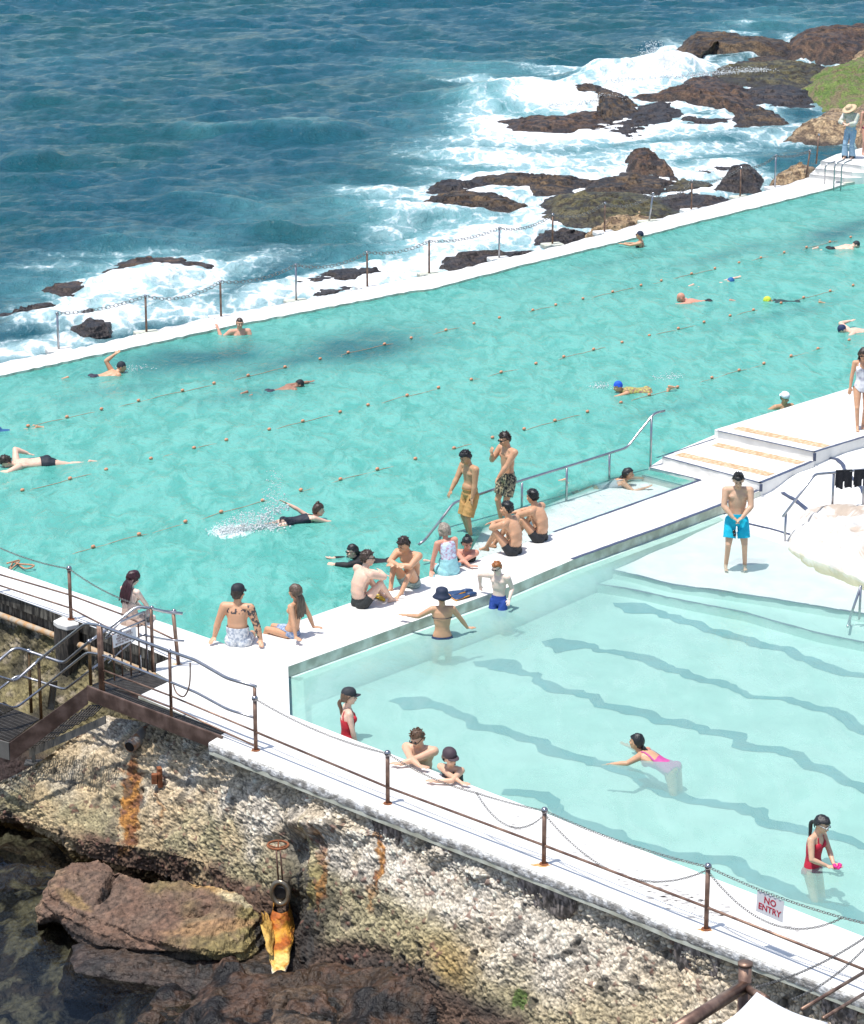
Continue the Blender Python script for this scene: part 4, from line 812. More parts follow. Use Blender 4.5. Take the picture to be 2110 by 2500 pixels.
def bcol(c1_, c2_, c3_, acc=None):
    def f(V):
        n = fbm(V, 1.3, 5, 4); n2 = fbm(V, 6, 4, 9); wd, we, wc = worley(V, 1 / .06)
        c = lerp(c1_, c2_, sst(.42, .6, n)); c = lerp(c, c3_, sst(.50, .60, fbm(V, 2.6, 4, 50)));
        px_, py_ = PX(V[:, 0], V[:, 1], V[:, 2])
        if acc:
            for (b, cc, s_) in acc: c = lerp(c, cc, np.clip(s_ * sst(.2, .6, bl(px_ + (n2 - .5) * 40, py_ + (n - .5) * 40, *b)), 0, 1))
        c = lerp(c, (.03, .022, .02), (1 - sst(SEA - .1, SEA + .3, V[:, 2] + (n2 - .5) * .3)) * .85)
        return c * (.75 + .5 * wc)[:, None]
    return f
cols = []
for x, y0, z0, y1, z1, y2, z2, y3, z3, y4, z4 in (
    (92, 2225, -2.45, 2240, -2.48, 2250, -2.52, 2258, -2.6, 2270, -2.8), (135, 2135, -2.05, 2190, -2.15, 2228, -2.3, 2246, -2.5, 2262, -2.8), (180, 2104, -1.9, 2170, -2.0, 2225, -2.2, 2258, -2.38, 2290, -2.75), (235, 2098, -1.85, 2170, -1.95, 2240, -2.15, 2296, -2.36, 2355, -2.75),
    (290, 2126, -1.85, 2190, -1.95, 2262, -2.15, 2312, -2.36, 2372, -2.75), (372, 2160, -1.82, 2215, -1.9, 2290, -2.1, 2334, -2.34, 2396, -2.75), (444, 2142, -1.68, 2215, -1.8, 2318, -2.08, 2350, -2.36, 2412, -2.75), (520, 2162, -1.7, 2230, -1.8, 2328, -2.1, 2362, -2.40, 2425, -2.8), (600, 2190, -1.8, 2240, -1.9, 2322, -2.15, 2365, -2.40, 2435, -2.8), (634, 2225, -2.0, 2262, -2.1, 2310, -2.28, 2360, -2.44, 2425, -2.8), (664, 2300, -2.4, 2325, -2.45, 2345, -2.5, 2372, -2.58, 2405, -2.85), (700, 2360, -2.62, 2366, -2.64, 2372, -2.66, 2380, -2.7, 2390, -2.9)):
    P0 = G(x, y0, z0); C(x, [(0, P0 + Vector((0, .55, -.6)), 0), (0, y0, z0), (0, (y0 + y1) / 2 - 3, (z0 + z1) / 2 + .03), (0, y1, z1), (0, y2, z2), (0, y3, z3), (0, y4, z4)])
def shelfcol(P, qx, qy, vf, wc, we, wc2, d):
    n = fbm(P, 1.3, 5, 4); n2 = fbm(P, 6, 4, 9); n3 = fbm(P, 16, 3, 19); X_ = qx + (n2 - .5) * 40; Y_ = qy + (n - .5) * 40
    c = lerp((.145, .084, .055), (.20, .130, .078), sst(.42, .6, n)); c = lerp(c, (.20, .155, .06), sst(330, 420, X_) * sst(.35, .6, fbm(P, .9, 4, 50))); c = lerp(c, (.13, .085, .06), sst(.5, .68, fbm(P, 2.4, 4, 55)) * .8)
    for b, cc, s_ in (((545, 2160, 95, 15, 22), (.46, .27, .10), .85), ((585, 2190, 60, 12, 25), (.50, .43, .27), .8), ((520, 2262, 120, 15, -5), (.30, .17, .08), .7), ((185, 2195, 40, 14, 30), (.26, .17, .06), .6)): c = lerp(c, cc, np.clip(s_ * sst(.15, .6, bl(X_, Y_, *b)), 0, 1))
    for b, s_ in (((655, 2300, 30, 60, -20), .95), ((262, 2165, 5, 34, 28), .9), ((560, 2375, 130, 12, -6), .8), ((330, 2350, 90, 12, 14), .5)): c = lerp(c, (.022, .020, .020), np.clip(s_ * sst(.2, .6, bl(X_, Y_, *b)), 0, 1))
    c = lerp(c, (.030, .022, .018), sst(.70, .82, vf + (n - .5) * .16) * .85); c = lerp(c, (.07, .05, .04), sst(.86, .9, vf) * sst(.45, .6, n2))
    return np.clip(c * (.62 + .5 * n3 + .25 * wc)[:, None], .006, .7)
def shelfbump(qx, qy, P):
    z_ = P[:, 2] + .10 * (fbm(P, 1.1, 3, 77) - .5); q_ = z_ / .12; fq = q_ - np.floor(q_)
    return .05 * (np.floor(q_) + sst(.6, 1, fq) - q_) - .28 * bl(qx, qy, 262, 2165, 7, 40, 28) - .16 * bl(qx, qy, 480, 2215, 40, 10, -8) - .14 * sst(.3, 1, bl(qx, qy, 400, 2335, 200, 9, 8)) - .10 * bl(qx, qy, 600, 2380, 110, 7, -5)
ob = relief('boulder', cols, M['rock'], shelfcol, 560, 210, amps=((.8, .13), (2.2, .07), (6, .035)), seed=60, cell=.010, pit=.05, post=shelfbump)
rock(c6([(480, 1100), (620, 1110), (800, 1180), (1000, 1215), (1250, 1210), (1390, 1150), (1480, 1050), (1580, 1200), (1590, 1280), (1500, 1340), (1300, 1370), (1100, 1345), (830, 1290), (560, 1230)]), .24, name='boulder', k=5, mid=.5, seed=71, wet=True, amp=.09, nr=40, na=240, label='low dark layered ledge in front of the broad brown boulder', group=BG, cat='boulder', foam=False, craggy=.09, colfn=bcol((.060, .040, .028), (.10, .068, .046), (.026, .022, .019)))
tag(ob, 'broad brown layered boulder with an orange stained ridge at the foot of the cliff', 'boulder', BG)
rock(c6([(1330, 1420), (1480, 1380), (1640, 1330), (1900, 1420), (2300, 1540), (2600, 1640), (2600, 1800), (1800, 1800), (1400, 1600)]), .34, name='boulder', k=4, mid=.4, seed=73, wet=True, amp=.12, nr=44, na=260, label='rough purplish brown rock shelf at the foot of the cliff, bottom centre', group=BG, cat='boulder', foam=False, craggy=.12, colfn=bcol((.050, .033, .022), (.090, .058, .036), (.014, .012, .010)))
# ================================================================ POSTS, CHAINS, RAILS
def VT(B, py):
    """point straight above B that projects to image row py"""
    k = (1250 - py) / F
    # (y*ST + zz*CT) = k*(y*CT - zz*ST)
    zz = B.y * (k * CT - ST) / (CT + k * ST)
    return Vector((B.x, B.y, zz + CAMH))
def lerpv(a, b, t): return Vector(a).lerp(Vector(b), t)
def sag(a, b, s, n=24):
    a, b = Vector(a), Vector(b); return [a.lerp(b, i / n) - Vector((0, 0, s * 4 * (i / n) * (1 - i / n))) for i in range(n + 1)]
def smoothpath(pts, n=5):
    pts = [Vector(p) for p in pts]; o = []
    for i in range(len(pts) - 1):
        p0, p1, p2, p3 = pts[max(i - 1, 0)], pts[i], pts[i + 1], pts[min(i + 2, len(pts) - 1)]
        for k in range(n):
            t = k / n; o.append(.5 * ((2 * p1) + (p2 - p0) * t + (2 * p0 - 5 * p1 + 4 * p2 - p3) * t * t + (3 * p1 - p0 - 3 * p2 + p3) * t ** 3))
    return o + [pts[-1]]
def fillet(pts, r=.10, n=5):
    pts = [Vector(p) for p in pts]; o = [pts[0]]
    for i in range(1, len(pts) - 1):
        a, b, c = pts[i - 1], pts[i], pts[i + 1]; d1 = (a - b); d2 = (c - b); q = min(r, d1.length * .45, d2.length * .45)
        A = b + d1.normalized() * q; B = b + d2.normalized() * q
        for k in range(n + 1):
            t = k / n; o.append((1 - t) ** 2 * A + 2 * t * (1 - t) * b + t * t * B)
    return o + [pts[-1]]
def chain_links(name, path, label, group=None, pitch=.034, r=.0045, thin=False):
    P = np.array([tuple(p) for p in path]); seg = np.linalg.norm(np.diff(P, axis=0), axis=1); cum = np.concatenate([[0], np.cumsum(seg)]); n = int(cum[-1] / pitch)
    m = MB(); t = (np.arange(n) + .5) * cum[-1] / n; Q = np.stack([np.interp(t, cum, P[:, k]) for k in range(3)], 1)
    for i in range(n):
        a = Vector(Q[max(i - 1, 0)]); b = Vector(Q[min(i + 1, n - 1)]); T = (b - a).normalized(); U = T.cross(Vector((0, 0, 1)));
        U = U.normalized() if U.length > .01 else Vector((1, 0, 0)); Wv = T.cross(U)
        S_ = U if i % 2 else Wv; S_ = (S_ + (Wv if i % 2 else U) * .35).normalized(); c = Vector(Q[i]); L = pitch * .68; wd = pitch * .36
        m.tube([c + T * (L * math.cos(x)) + S_ * (wd * math.sin(x)) for x in [k * math.pi / 4 for k in range(8)]], r, 4, closed=True)
    o = m.build(name, M['chain'], smooth=True); return tag(o, label, 'chain', group)
# --- front posts
PG = 'ball topped posts along the front walkway'
posts = {}
M['ball'] = mat('polished_ball', (.38, .37, .39), .2, .9)
def post(key, bx, by, ty, label, group, r=.032, ball=.05, rail=True, stain=True, m_='rsteel', lean=0):
    B = G(bx, by, 0); T = VT(B, ty); e = empty('post', B, label, 'post', group)
    top = T + Vector((lean, 0, -ball * (1 if ball else 0)))
    m = MB().tube([B, B.lerp(top, .5), top], r, 12); m.build('pole', M[m_], e, True)
    if ball: MB().sph(top + Vector((0, 0, ball * .6)), ball, 14, 10).build('ball', M['ball'], e, True)
    MB().tube([B + Vector((0, 0, .0)), B + Vector((0, 0, .014))], r * 2.0, 12).build('base_flange', M['rust'] if stain else M['steel'], e)
    posts[key] = (B, top + Vector((0, 0, ball * .5))); return e
post(0, 174, 1512, 1385, 'ball topped brown post on the whitewashed pier, left of the stairs', PG)
post(1, 625, 1832, 1702, 'ball topped post where the stair handrail ends', PG)
post(2, 947, 1962, 1836, 'ball topped post left of the man and the capped person resting on the edge', PG)
post(3, 1328, 2110, 1975, 'ball topped post with an orange rust stain, middle of the front walkway', PG)
post(4, 1724, 2269, 2112, 'ball topped post just left of the NO ENTRY sign', PG)
post(5, 2140, 2440, 2258, 'ball topped post at the bottom right edge', PG)
post(-1, -14, 1447, 1325, 'post cut off by the left edge of the photo', PG)
# rust stains on the paint
M['stain'] = mat('rust_stain', (.62, .33, .12), .8, var=.3, vscale=20)
M['fleck'] = mat('chipped_grey_paint', (.42, .40, .38), .9, var=.4, vscale=20)
def stain(px_, py_, rx, ry, seed, mt='stain', name='rust_stain'):
    c = G(px_, py_, .003); r = random.Random(seed); n = 18; m = MB()
    pts = [(c.x + rx * math.cos(6.283 * k / n) * r.uniform(.5, 1.2), c.y + ry * math.sin(6.283 * k / n) * r.uniform(.5, 1.2), .0035) for k in range(n)]
    m.add(pts, [tuple(range(n))]); o = m.build(name, M[mt]); o['kind'] = 'structure'
for i, (a, b, c, d) in enumerate([(1322, 2112, .14, .06), (945, 1962, .08, .03), (1722, 2270, .10, .05), (623, 1833, .07, .04), (434, 1621, .10, .04), (174, 1513, .05, .02)]): stain(a, b, c, d, i)
rr_ = random.Random(4); mfl = MB()
for k in range(150):
    x = rr_.gauss(1660, 75) if k < 105 else rr_.uniform(1180, 2080); y = 2049 + (x - 1500) * .39 + rr_.gauss(62, 16) + 6
    if k < 105: y = 2172 + (x - 1620) * .36 + rr_.gauss(10, 13)
    c = G(x, y, 0); s_ = rr_.uniform(.006, .03) * (1.6 if rr_.random() < .2 else 1); a0 = rr_.uniform(0, 6); n = 7
    mfl.add([(c.x + s_ * 1.9 * math.cos(a0 + 6.283 * q / n) * rr_.uniform(.5, 1), c.y + s_ * math.sin(a0 + 6.283 * q / n) * rr_.uniform(.5, 1), .004) for q in range(n)], [tuple(range(n))])
o = mfl.build('paint_chips', M['fleck']); o['kind'] = 'stuff'
# seam line along the front of the deck
# lower rail
def basept(x): return np.interp(x, [-14, 174, 625, 947, 1328, 1724, 2140], [1447, 1512, 1832, 1962, 2110, 2269, 2440])
def railfrom(name, pts, label, r=.02, group=None, mt='rsteel'):
    P = [VT(G(a, basept(a), 0), b) for a, b in pts]
    return tag(MB().tube(P, r, 8).build(name, M[mt], smooth=True), label, 'rail', group)
railfrom('rail', [(628, 1788), (947, 1922), (1328, 2064), (1724, 2215), (2140, 2380)], 'long low brown rail running through the posts of the front walkway')
RGp = 'two rails along the walkway left of the stairs'
PA = [VT(G(a, bb, 0), b) for a, b, bb in ((-60, 1384, 1431), (0, 1402, 1452), (172, 1452, 1512))]
PB = [VT(G(a, bb, 0), b) for a, b, bb in ((172, 1452, 1512), (300, 1500, 1558), (429, 1562, 1622))]
tag(MB().tube(PA + PB[1:], .016, 8).build('rail', M['rsteel'], smooth=True), 'upper of the two brown rails along the walkway left of the stairs', 'rail', RGp)
PA = [VT(G(a, bb, 0), b) for a, b, bb in ((-60, 1411, 1431), (0, 1429, 1452), (172, 1484, 1512), (254, 1527, 1540), (300, 1545, 1560))]
tag(MB().tube(PA, .016, 8).build('rail', M['rsteel'], smooth=True), 'lower of the two brown rails along the walkway left of the stairs', 'rail', RGp)
CGp = 'chains hanging between the posts'
def top(k): return posts[k][1]
chain_links('chain', sag(top(-1), top(0), .06), 'chain at the left edge leading to the post on the white pier', CGp)
e_ = VT(G(429, 1622, 0), 1493)
chain_links('chain', sag(top(0), e_, .16), 'chain in front of the long haired woman, from the white pier to the stair gate', CGp)
chain_links('chain', sag(top(1), top(2), .10), 'chain between the stair handrail end and the next post', CGp)
t23 = VT(G(1163, 2046, 0), 1936)
chain_links('chain', sag(top(2), t23, .07)[:-1] + sag(t23, top(3), .02), 'nearly straight chain in front of the two people resting on the edge', CGp)
chain_links('chain', sag(t23, top(3) - Vector((0, 0, .06)), .34), 'sagging chain loop hanging left of the rust stained middle post', CGp)
chain_links('chain', sag(top(3), top(4), .07), 'nearly straight chain from the rust stained middle post to the next post on its right', CGp, pitch=.04)
chain_links('chain', sag(top(3) - Vector((0, 0, .05)), top(4) - Vector((0, 0, .04)), .50), 'deeply sagging chain right of the rust stained middle post', CGp)
UC = sag(top(4), top(5), .08)
chain_links('chain', UC, 'straight chain that carries the NO ENTRY sign', CGp, pitch=.04)
chain_links('chain', sag(top(4) - Vector((0, 0, .06)), UC[19], .42), 'sagging chain swinging below the NO ENTRY sign', CGp)
# NO ENTRY sign hung from the chain
M['sign'] = mat('white_sign_board', (.80, .79, .80), .45); M['red'] = mat('red_lettering', (.50, .02, .05), .5)
M['signtext'] = mat('brown_lettering', (.22, .12, .11), .6)
def board(name, TL, TR, h, rowsT, mt, label, cat='sign', lean=0.0, sizes=None, thick=.006, back=None, par=None):
    TL, TR = Vector(TL), Vector(TR); X = (TR - TL); wd = X.length; X.normalize(); Z = Vector((0, 0, 1)); Z = (Z - X * X.dot(Z)).normalized()
    Nn = X.cross(Z).normalized()
    if Nn.y > 0: Nn = -Nn
    e = empty(name, TL, label, cat) if par is None else empty(name, Vector(TL) - par.location)
    if par: e.parent = par
    c = TL + X * wd / 2 - Z * h / 2; bevel(MB().box(c, (wd, thick, h), ax=(X, Nn, Z)).build('board', M['sign'], e), .003)
    n = len(rowsT)
    for i, tx in enumerate(rowsT):
        cu = bpy.data.curves.new('lettering', 'FONT'); cu.body = tx; cu.align_x = 'CENTER'; cu.align_y = 'CENTER'; hh = (sizes[i] if sizes else h / (n + .6)); cu.size = hh; cu.extrude = .0012; cu.resolution_u = 2; cu.offset = hh * .02
        tmp = bpy.data.objects.new('t', cu); me = bpy.data.meshes.new_from_object(tmp); bpy.data.objects.remove(tmp); bpy.data.curves.remove(cu)
        p = TL + X * wd / 2 - Z * (h * (i + 1) / (n + 1) + (0 if n > 2 else (-.02 if i == 0 else .02) * h)) + Nn * (thick / 2 + .0018)
        Mx = Matrix(((X.x, Z.x, Nn.x, p.x), (X.y, Z.y, Nn.y, p.y), (X.z, Z.z, Nn.z, p.z), (0, 0, 0, 1)))
        v = [Mx @ x.co for x in me.vertices]; f = [tuple(q.vertices) for q in me.polygons]; mesh('lettering', [tuple(x) for x in v], f, M[mt], e)
    return e
a = Vector(UC[7]).lerp(Vector(UC[8]), .2); b = Vector(UC[11])
ubase = G(1863, 2330, 0)
sgn_ = board('sign', a - Vector((0, .0, .01)), b - Vector((0, 0, .03)), .30, ['NO', 'ENTRY'], 'red', 'white sign with red words NO ENTRY hanging from a chain, lower right', sizes=[.125, .118])
# far wall posts and chains
FP = [(143.5, 765, 853), (358, 723, 811), (540, 688, 773), (723.7, 647, 734), (897, 616, 700), (1048, 589, 668), (1219, 557, 630), (1349, 524, 596), (1476, 496, 566), (1585, 473, 540), (1688, 442, 512), (1807, 409, 480), (1892, 380, 457), (1968, 368, 434), (1993, 329, 400)]
names = ['first', 'second', 'third', 'fourth', 'fifth', 'sixth', 'seventh', 'eighth', 'ninth', 'tenth', 'eleventh', 'twelfth', 'thirteenth', 'fourteenth', 'fifteenth']
tops = []
for i, (x, ty, by) in enumerate(FP):
    zb_ = .50 if i == 14 else 0
    B = G(x, by, zb_); T = VT(B, ty); lean = .10 if i == 9 or i == 13 else (.05 if i == 14 else 0)
    e = empty('post', B, 'thin post on the sea wall, %s counting from the left' % names[i], 'post', 'thin posts along the sea wall')
    T2 = T + Vector((lean, 0, 0)); MB().tube([B, T2], .028, 8).build('pole', M['rsteel'] if i % 3 else M['steel'], e, True); MB().sph(T2, .045, 8, 6).build('ball', M['ball'], e, True)
    if i < 13: bevel(MB().box(B + Vector((0, .05, -.06)), (.62, .42, .14), rz=R(20)).build('footing', M['wallside'] if i % 2 else M['deck'], e), .03)
    tops.append(T2)
for i in range(14):
    if i == 13: continue
    chain_links('chain', sag(tops[i], tops[i + 1], [.10, .22, .16, .2, .14, .12, .18, .2, .22, .3, .2, .15, .1][i], 14), 'thin slack chain on the sea wall just right of its %s post from the left' % names[i], 'slack chains between the sea wall posts', pitch=.12, r=.008)

# --- handrail beside the wading shelf
def bpx(xs, ys, zs, x): return G(x, np.interp(x, xs, ys), np.interp(x, xs, zs))
hr = empty('handrail', G(1274, 1254, -.2), 'long bent steel handrail beside the pale wading shelf in the lap pool', 'handrail')
hb = ([1010, 1076, 1107, 1274, 1383, 1487, 1587, 1625], [1385, 1312, 1300, 1254, 1222, 1184, 1146, 1132], [-.2] * 5 + [-.2, -.06, -.06])
pts = [VT(bpx(*hb, x), y) for x, y in ((1022, 1330), (1038, 1318), (1076, 1270), (1107, 1228), (1250, 1180), (1400, 1134), (1529, 1093), (1594, 1009), (1619, 1003))]
pts[0] = G(1022, 1330, .35); pts[1] = G(1038, 1318, .42)
MB().tube(fillet(pts, .12), .026, 10).build('rail', M['steel'], hr, True)
for x, ty, by in ((1076, 1275, 1315), (1274, 1179, 1256), (1383, 1143, 1224), (1487, 1109, 1186), (1588, 1018, 1146)):
    B = G(x, by, -.2 if x < 1500 else -.06); MB().tube([B, VT(B, ty)], .024, 8).build('upright', M['steel'], hr, True)
# --- handrail with drying shorts at the right
hr = empty('handrail', G(1915, 1330, zL), 'steel handrail by the painted rock with black shorts hung on it', 'handrail')
hb = ([1905, 1915, 2030, 2106, 2300], [1334, 1329, 1262, 1256, 1246], [-.25, -.25, 0, .0, .05])
pts = [VT(bpx(*hb, x), y) for x, y in ((1908, 1262), (1984, 1158), (2030, 1154), (2110, 1146), (2300, 1128))]
MB().tube(fillet(pts, .1), .026, 10).build('rail', M['steel'], hr, True)
for x, ty, by in ((1916, 1252, 1331), (2031, 1155, 1264), (2106, 1147, 1257)):
    B = bpx(*hb, x); MB().tube([B - Vector((0, 0, .1)), VT(B, ty)], .025, 8).build('upright', M['steel'], hr, True)
M['blackcloth'] = mat('black_cloth', (.012, .013, .018), .9, var=.3, vscale=14, bump=.5, bscale=14, bdist=.03)
def hungshorts(x0, x1, ytop, ybot, seed, label):
    nx_, nz_ = 20, 14; V = []; r = random.Random(seed)
    A = VT(bpx(*hb, x0), ytop); B = VT(bpx(*hb, x1), ytop - 2); L = A.z - VT(bpx(*hb, x0), ybot).z
    for side in (-1, 1):
        for j in range(nz_ + 1):
            for i in range(nx_ + 1):
                t = i / nx_; p = A.lerp(B, t); d = j / nz_; hem = 1 - .05 * math.sin(t * 9 + seed) + (-.08 if abs(t - .5) < .03 else 0)
                p = p + Vector((0, side * (.028 + .02 * d + .018 * math.sin(t * 17 + seed * 2) * d), .03 - L * d * hem * (1 if side < 0 else .96)))
                V.append(p)
    f = []; w_ = nx_ + 1; n1 = (nz_ + 1) * w_
    for s_ in (0, n1):
        for j in range(nz_):
            for i in range(nx_):
                if abs(i / nx_ - .5) < .05 and j > nz_ * .62: continue
                f.append((s_ + j * w_ + i, s_ + j * w_ + i + 1, s_ + (j + 1) * w_ + i + 1, s_ + (j + 1) * w_ + i))
    for i in range(nx_): f.append((i, i + 1, n1 + i + 1, n1 + i))
    o = mesh('shorts', V, f, M['blackcloth'], smooth=True); tag(o, label, 'shorts', 'black shorts drying on the handrail'); return o
hungshorts(2036, 2076, 1152, 1195, 1, 'left pair of black shorts drying over the steel handrail')
hungshorts(2081, 2122, 1150, 1190, 4, 'right pair of black shorts drying over the handrail, at the photo edge')
# --- short handrail in the lower pool, right edge
hr = empty('handrail', G(2075, 1555, ZF), 'short slanting handrail standing in the lower pool at the right edge', 'handrail')
for (bx, by, bz_) in ((2098, 1512, -.38), (2074, 1540, -.62)):
    B = G(bx, by, bz_); T = VT(B, 1432 if bx > 2090 else 1508); MB().tube([B, T], .022, 8).build('upright', M['steel'], hr, True)
MB().tube(fillet([VT(G(2098, 1512, -.38), 1430), VT(G(2074, 1540, -.62), 1508), G(2070, 1530, -.35)], .05), .024, 8).build('rail', M['steel'], hr, True)
# --- ladder at the far end
ld = empty('pool_ladder', G(2045, 462), 'small steel ladder with hooped grips at the far end of the lap pool', 'ladder')
for a_, b_, c_ in (((790, 1830), (800, 1340), (890, 1300)), ((1000, 1950), (975, 1330), (1060, 1250)), ((1165, 1950), (1165, 1330), (1110, 1260))):
    q = c9([a_, b_, c_]); B = G(q[0][0], q[0][1], -.05); MB().tube(fillet([B, VT(B, q[1][1]), VT(B, q[2][1]) + Vector((.35, .2, 0))], .15), .022, 8).build('rail', M['steel'], ld, True)
for y_ in (1750, 1780): 
    q = c9([(980, y_), (1170, y_ - 10)]); MB().tube([G(*q[0], .1), G(*q[1], .1)], .015, 6).build('rung', M['steel'], ld, True)

# ================================================================ STEEL STAIR AND LANDING
st = empty('stair', G(220, 1680, 0), 'brown steel grating stair and landing with pipe handrails at the left', 'stair')
LZ, ZB = -.015, -.95
def plate(name, top_, h, mt, th=.02, par=st):
    """vertical plate under a line of points"""
    m = MB(); T = [Vector(p) for p in top_]; n = len(T); out_ = [Vector((p[0], p[1], 0)) for p in offset([(p.x, p.y) for p in T], th)]
    hs = h if isinstance(h, (list, tuple)) else [h] * n
    v = T + [Vector((o_.x, o_.y, t.z)) for o_, t in zip(out_, T)] + [t - Vector((0, 0, q)) for t, q in zip(T, hs)] + [Vector((o_.x, o_.y, t.z - q)) for o_, t, q in zip(out_, T, hs)]
    f = []
    for i in range(n - 1):
        f += [(i, i + 1, n + i + 1, n + i), (n + i, n + i + 1, 3 * n + i + 1, 3 * n + i), (3 * n + i, 3 * n + i + 1, 2 * n + i + 1, 2 * n + i), (2 * n + i, 2 * n + i + 1, i + 1, i)]
    f += [(0, n, 3 * n, 2 * n), (n - 1, 2 * n - 1, 4 * n - 1, 3 * n - 1)]
    return m.add(v, f).build(name, M[mt], par)
plate('girder', [G(214, 1675, .03), G(544, 1799, .03)], .24, 'girder', .025)
MB().tube([G(214, 1675, .03), G(544, 1799, .03)], .018, 6).build('girder_flange', M['girder'], st)
plate('stringer', [G(24, 1813, ZB), G(214, 1675, .03)], [.34, .30], 'girder', .025)
plate('landing_beam', [G(-90, 1780, ZB), G(24, 1813, ZB)], .30, 'girdergrey', .025)
def grating(name, quad, z, ns, nb, mt='grate', par=st, barw=.012, barh=.03):
    """bar grating filling a quad (A,B,C,D): bearing bars run A->B direction"""
    A, B, C_, D = [G(a, b, z) if len(q_) == 2 else Vector(q_) for q_ in quad for a, b in [q_[:2]]]
    m = MB()
    for i in range(ns + 1):
        t = i / ns; p, q = A.lerp(D, t), B.lerp(C_, t); d = (q - p); L = d.length; d.normalize(); s_ = Vector((-d.y, d.x, 0)); m.box((p + q) / 2, (L, barw, barh), ax=(d, s_, Vector((0, 0, 1))))
    for i in range(nb + 1):
        t = i / nb; p, q = A.lerp(B, t), D.lerp(C_, t); d = (q - p); L = d.length; d.normalize(); s_ = Vector((-d.y, d.x, 0)); m.box((p + q) / 2 + Vector((0, 0, .004)), (L, barw * .8, barh * .5), ax=(d, s_, Vector((0, 0, 1))))
    return m.build(name, M[mt], par)
grating('grating', [(222, 1676), (338, 1700), (416, 1662), (330, 1636)] if False else [(226, 1673), (344, 1697), (414, 1662), (330, 1637)], LZ, 9, 46)
grating('grating', [(222, 1678), (540, 1797), (551, 1788), (338, 1699)] if False else [(224, 1677), (538, 1796), (549, 1788), (262, 1680)], LZ, 4, 60)
MB().prism(W([(222, 1680), (330, 1640), (414, 1664), (346, 1696), (545, 1790), (535, 1797)], -.25), -.27, -.25).build('drip_tray', M['girder'], st)
grating('grating', [(-60, 1776), (22, 1811), (96, 1757), (34, 1733)], ZB, 10, 30, 'grate')
grating('grating', [(-90, 1760), (-60, 1776), (34, 1733), (10, 1715)], ZB, 4, 10, 'grate')
# perforated treads seen below the stringer, with their near stringer
for k in range(9):
    t = k / 8.0; a = G(252 - 140 * t, 1722 + 82 * t, -.28 - .98 * t); w_ = Vector((-.12, -.42, -.02)); d = Vector((-.26, -.02, 0))
    m = MB()
    for j in range(6):
        p = a + d * (j / 6); m.box(p + w_ * .5, (w_.length, .014, .02), ax=(w_.normalized(), d.normalized(), Vector((0, 0, 1))))
    for j in range(5):
        p = a + w_ * (j / 4); m.box(p + d * .42, (d.length * .9, .014, .02), ax=(d.normalized(), w_.normalized(), Vector((0, 0, 1))))
    m.build('tread', M['grate'], st)
a = G(252, 1722, -.30) + Vector((.1, -.45, 0)); b = G(112, 1804, -1.26) + Vector((-.2, -.45, 0)); plate('stringer', [b, a], .14, 'girdergrey', .02)
# support leg
B = G(83, 1862, -1.75); MB().box((B + VT(B, 1782)) / 2, (.06, .05, (VT(B, 1782) - B).z)).build('support_leg', M['girdergrey'], st); MB().box(B, (.30, .22, .03)).build('foot_plate', M['girdergrey'], st)
# wall bracket
p = [G(*K(0, 1440, 4.543)([(q)])[0], z_) for q, z_ in (((560, 1030), -.35), ((640, 1010), -.35), ((600, 1335), -.95), ((525, 1320), -.95))]
th = Vector((0, .03, 0)); MB().add(p + [x + th for x in p], [(0, 1, 2, 3)[::-1], (4, 5, 6, 7), (0, 4, 5, 1), (1, 5, 6, 2), (2, 6, 7, 3), (3, 7, 4, 0)]).build('wall_bracket', M['girdergrey'], st)
# handrails
fb = ([-60, 0, 101, 252, 419, 625, 640], [1790, 1790, 1756, 1688, 1753, 1832, 1838], [ZB, ZB, ZB, 0, 0, 0, 0])
def front(pts, r, name, mt='steel', fr=.12):
    P = [VT(bpx(*fb, a), b) for a, b in pts]; return MB().tube(fillet(P, fr), r, 10).build(name, M[mt], st, True)
# the front base line runs back to the stringer corner, keep it monotone
front([(-60, 1632), (0, 1651), (43, 1664), (100, 1613), (216, 1522), (250, 1527), (419, 1590), (481, 1611), (558, 1656), (628, 1676)], .026, 'handrail')
front([(-60, 1695), (0, 1717), (40, 1730), (100, 1685), (218, 1592), (254, 1599), (419, 1665), (481, 1690), (558, 1732), (626, 1753)], .021, 'mid_rail')
front([(254, 1636), (419, 1699), (626, 1786)], .015, 'low_rail', 'rsteel'); front([(254, 1664), (419, 1727), (626, 1822)], .015, 'low_rail', 'rsteel')
for x, ty in ((252, 1528), (246, 1528), (419, 1590), (625, 1676)):
    B = bpx(*fb, x) if x != 246 else G(246, 1690, 0) + Vector((.0, .05, 0)); MB().tube([B, VT(B, ty)], .034 if x < 260 else .026, 8).build('post', M['rsteel'], st, True)
B = G(101, 1756, ZB); MB().tube([B, VT(B, 1613)], .028, 8).build('post', M['brass'], st, True)
for x, y, r_ in ((250, 1527, .036), (419, 1589, .036), (101, 1612, .036)):
    MB().sph(VT(bpx(*fb, x), y), r_, 10, 7).build('joint_ball', M['ball'], st, True)
bb = ([-60, 0, 77, 160, 222, 272, 340, 360, 374, 429, 470], [1768, 1752, 1740, 1702, 1672, 1655, 1640, 1638, 1640, 1622, 1636], [ZB, ZB, ZB, -.55, 0, 0, 0, 0, 0, 0, 0])
def back(pts, r, name, mt='steel', fr=.12):
    P = [VT(bpx(*bb, a), b) for a, b in pts]; return MB().tube(fillet(P, fr), r, 10).build(name, M[mt], st, True)
back([(-60, 1655), (0, 1617), (45, 1580), (77, 1590), (159, 1619), (222, 1567), (272, 1533), (340, 1480), (376, 1486), (410, 1494), (450, 1498)], .026, 'handrail')
back([(-60, 1715), (0, 1684), (48, 1648), (77, 1656), (159, 1684), (222, 1637), (272, 1600)], .021, 'mid_rail')
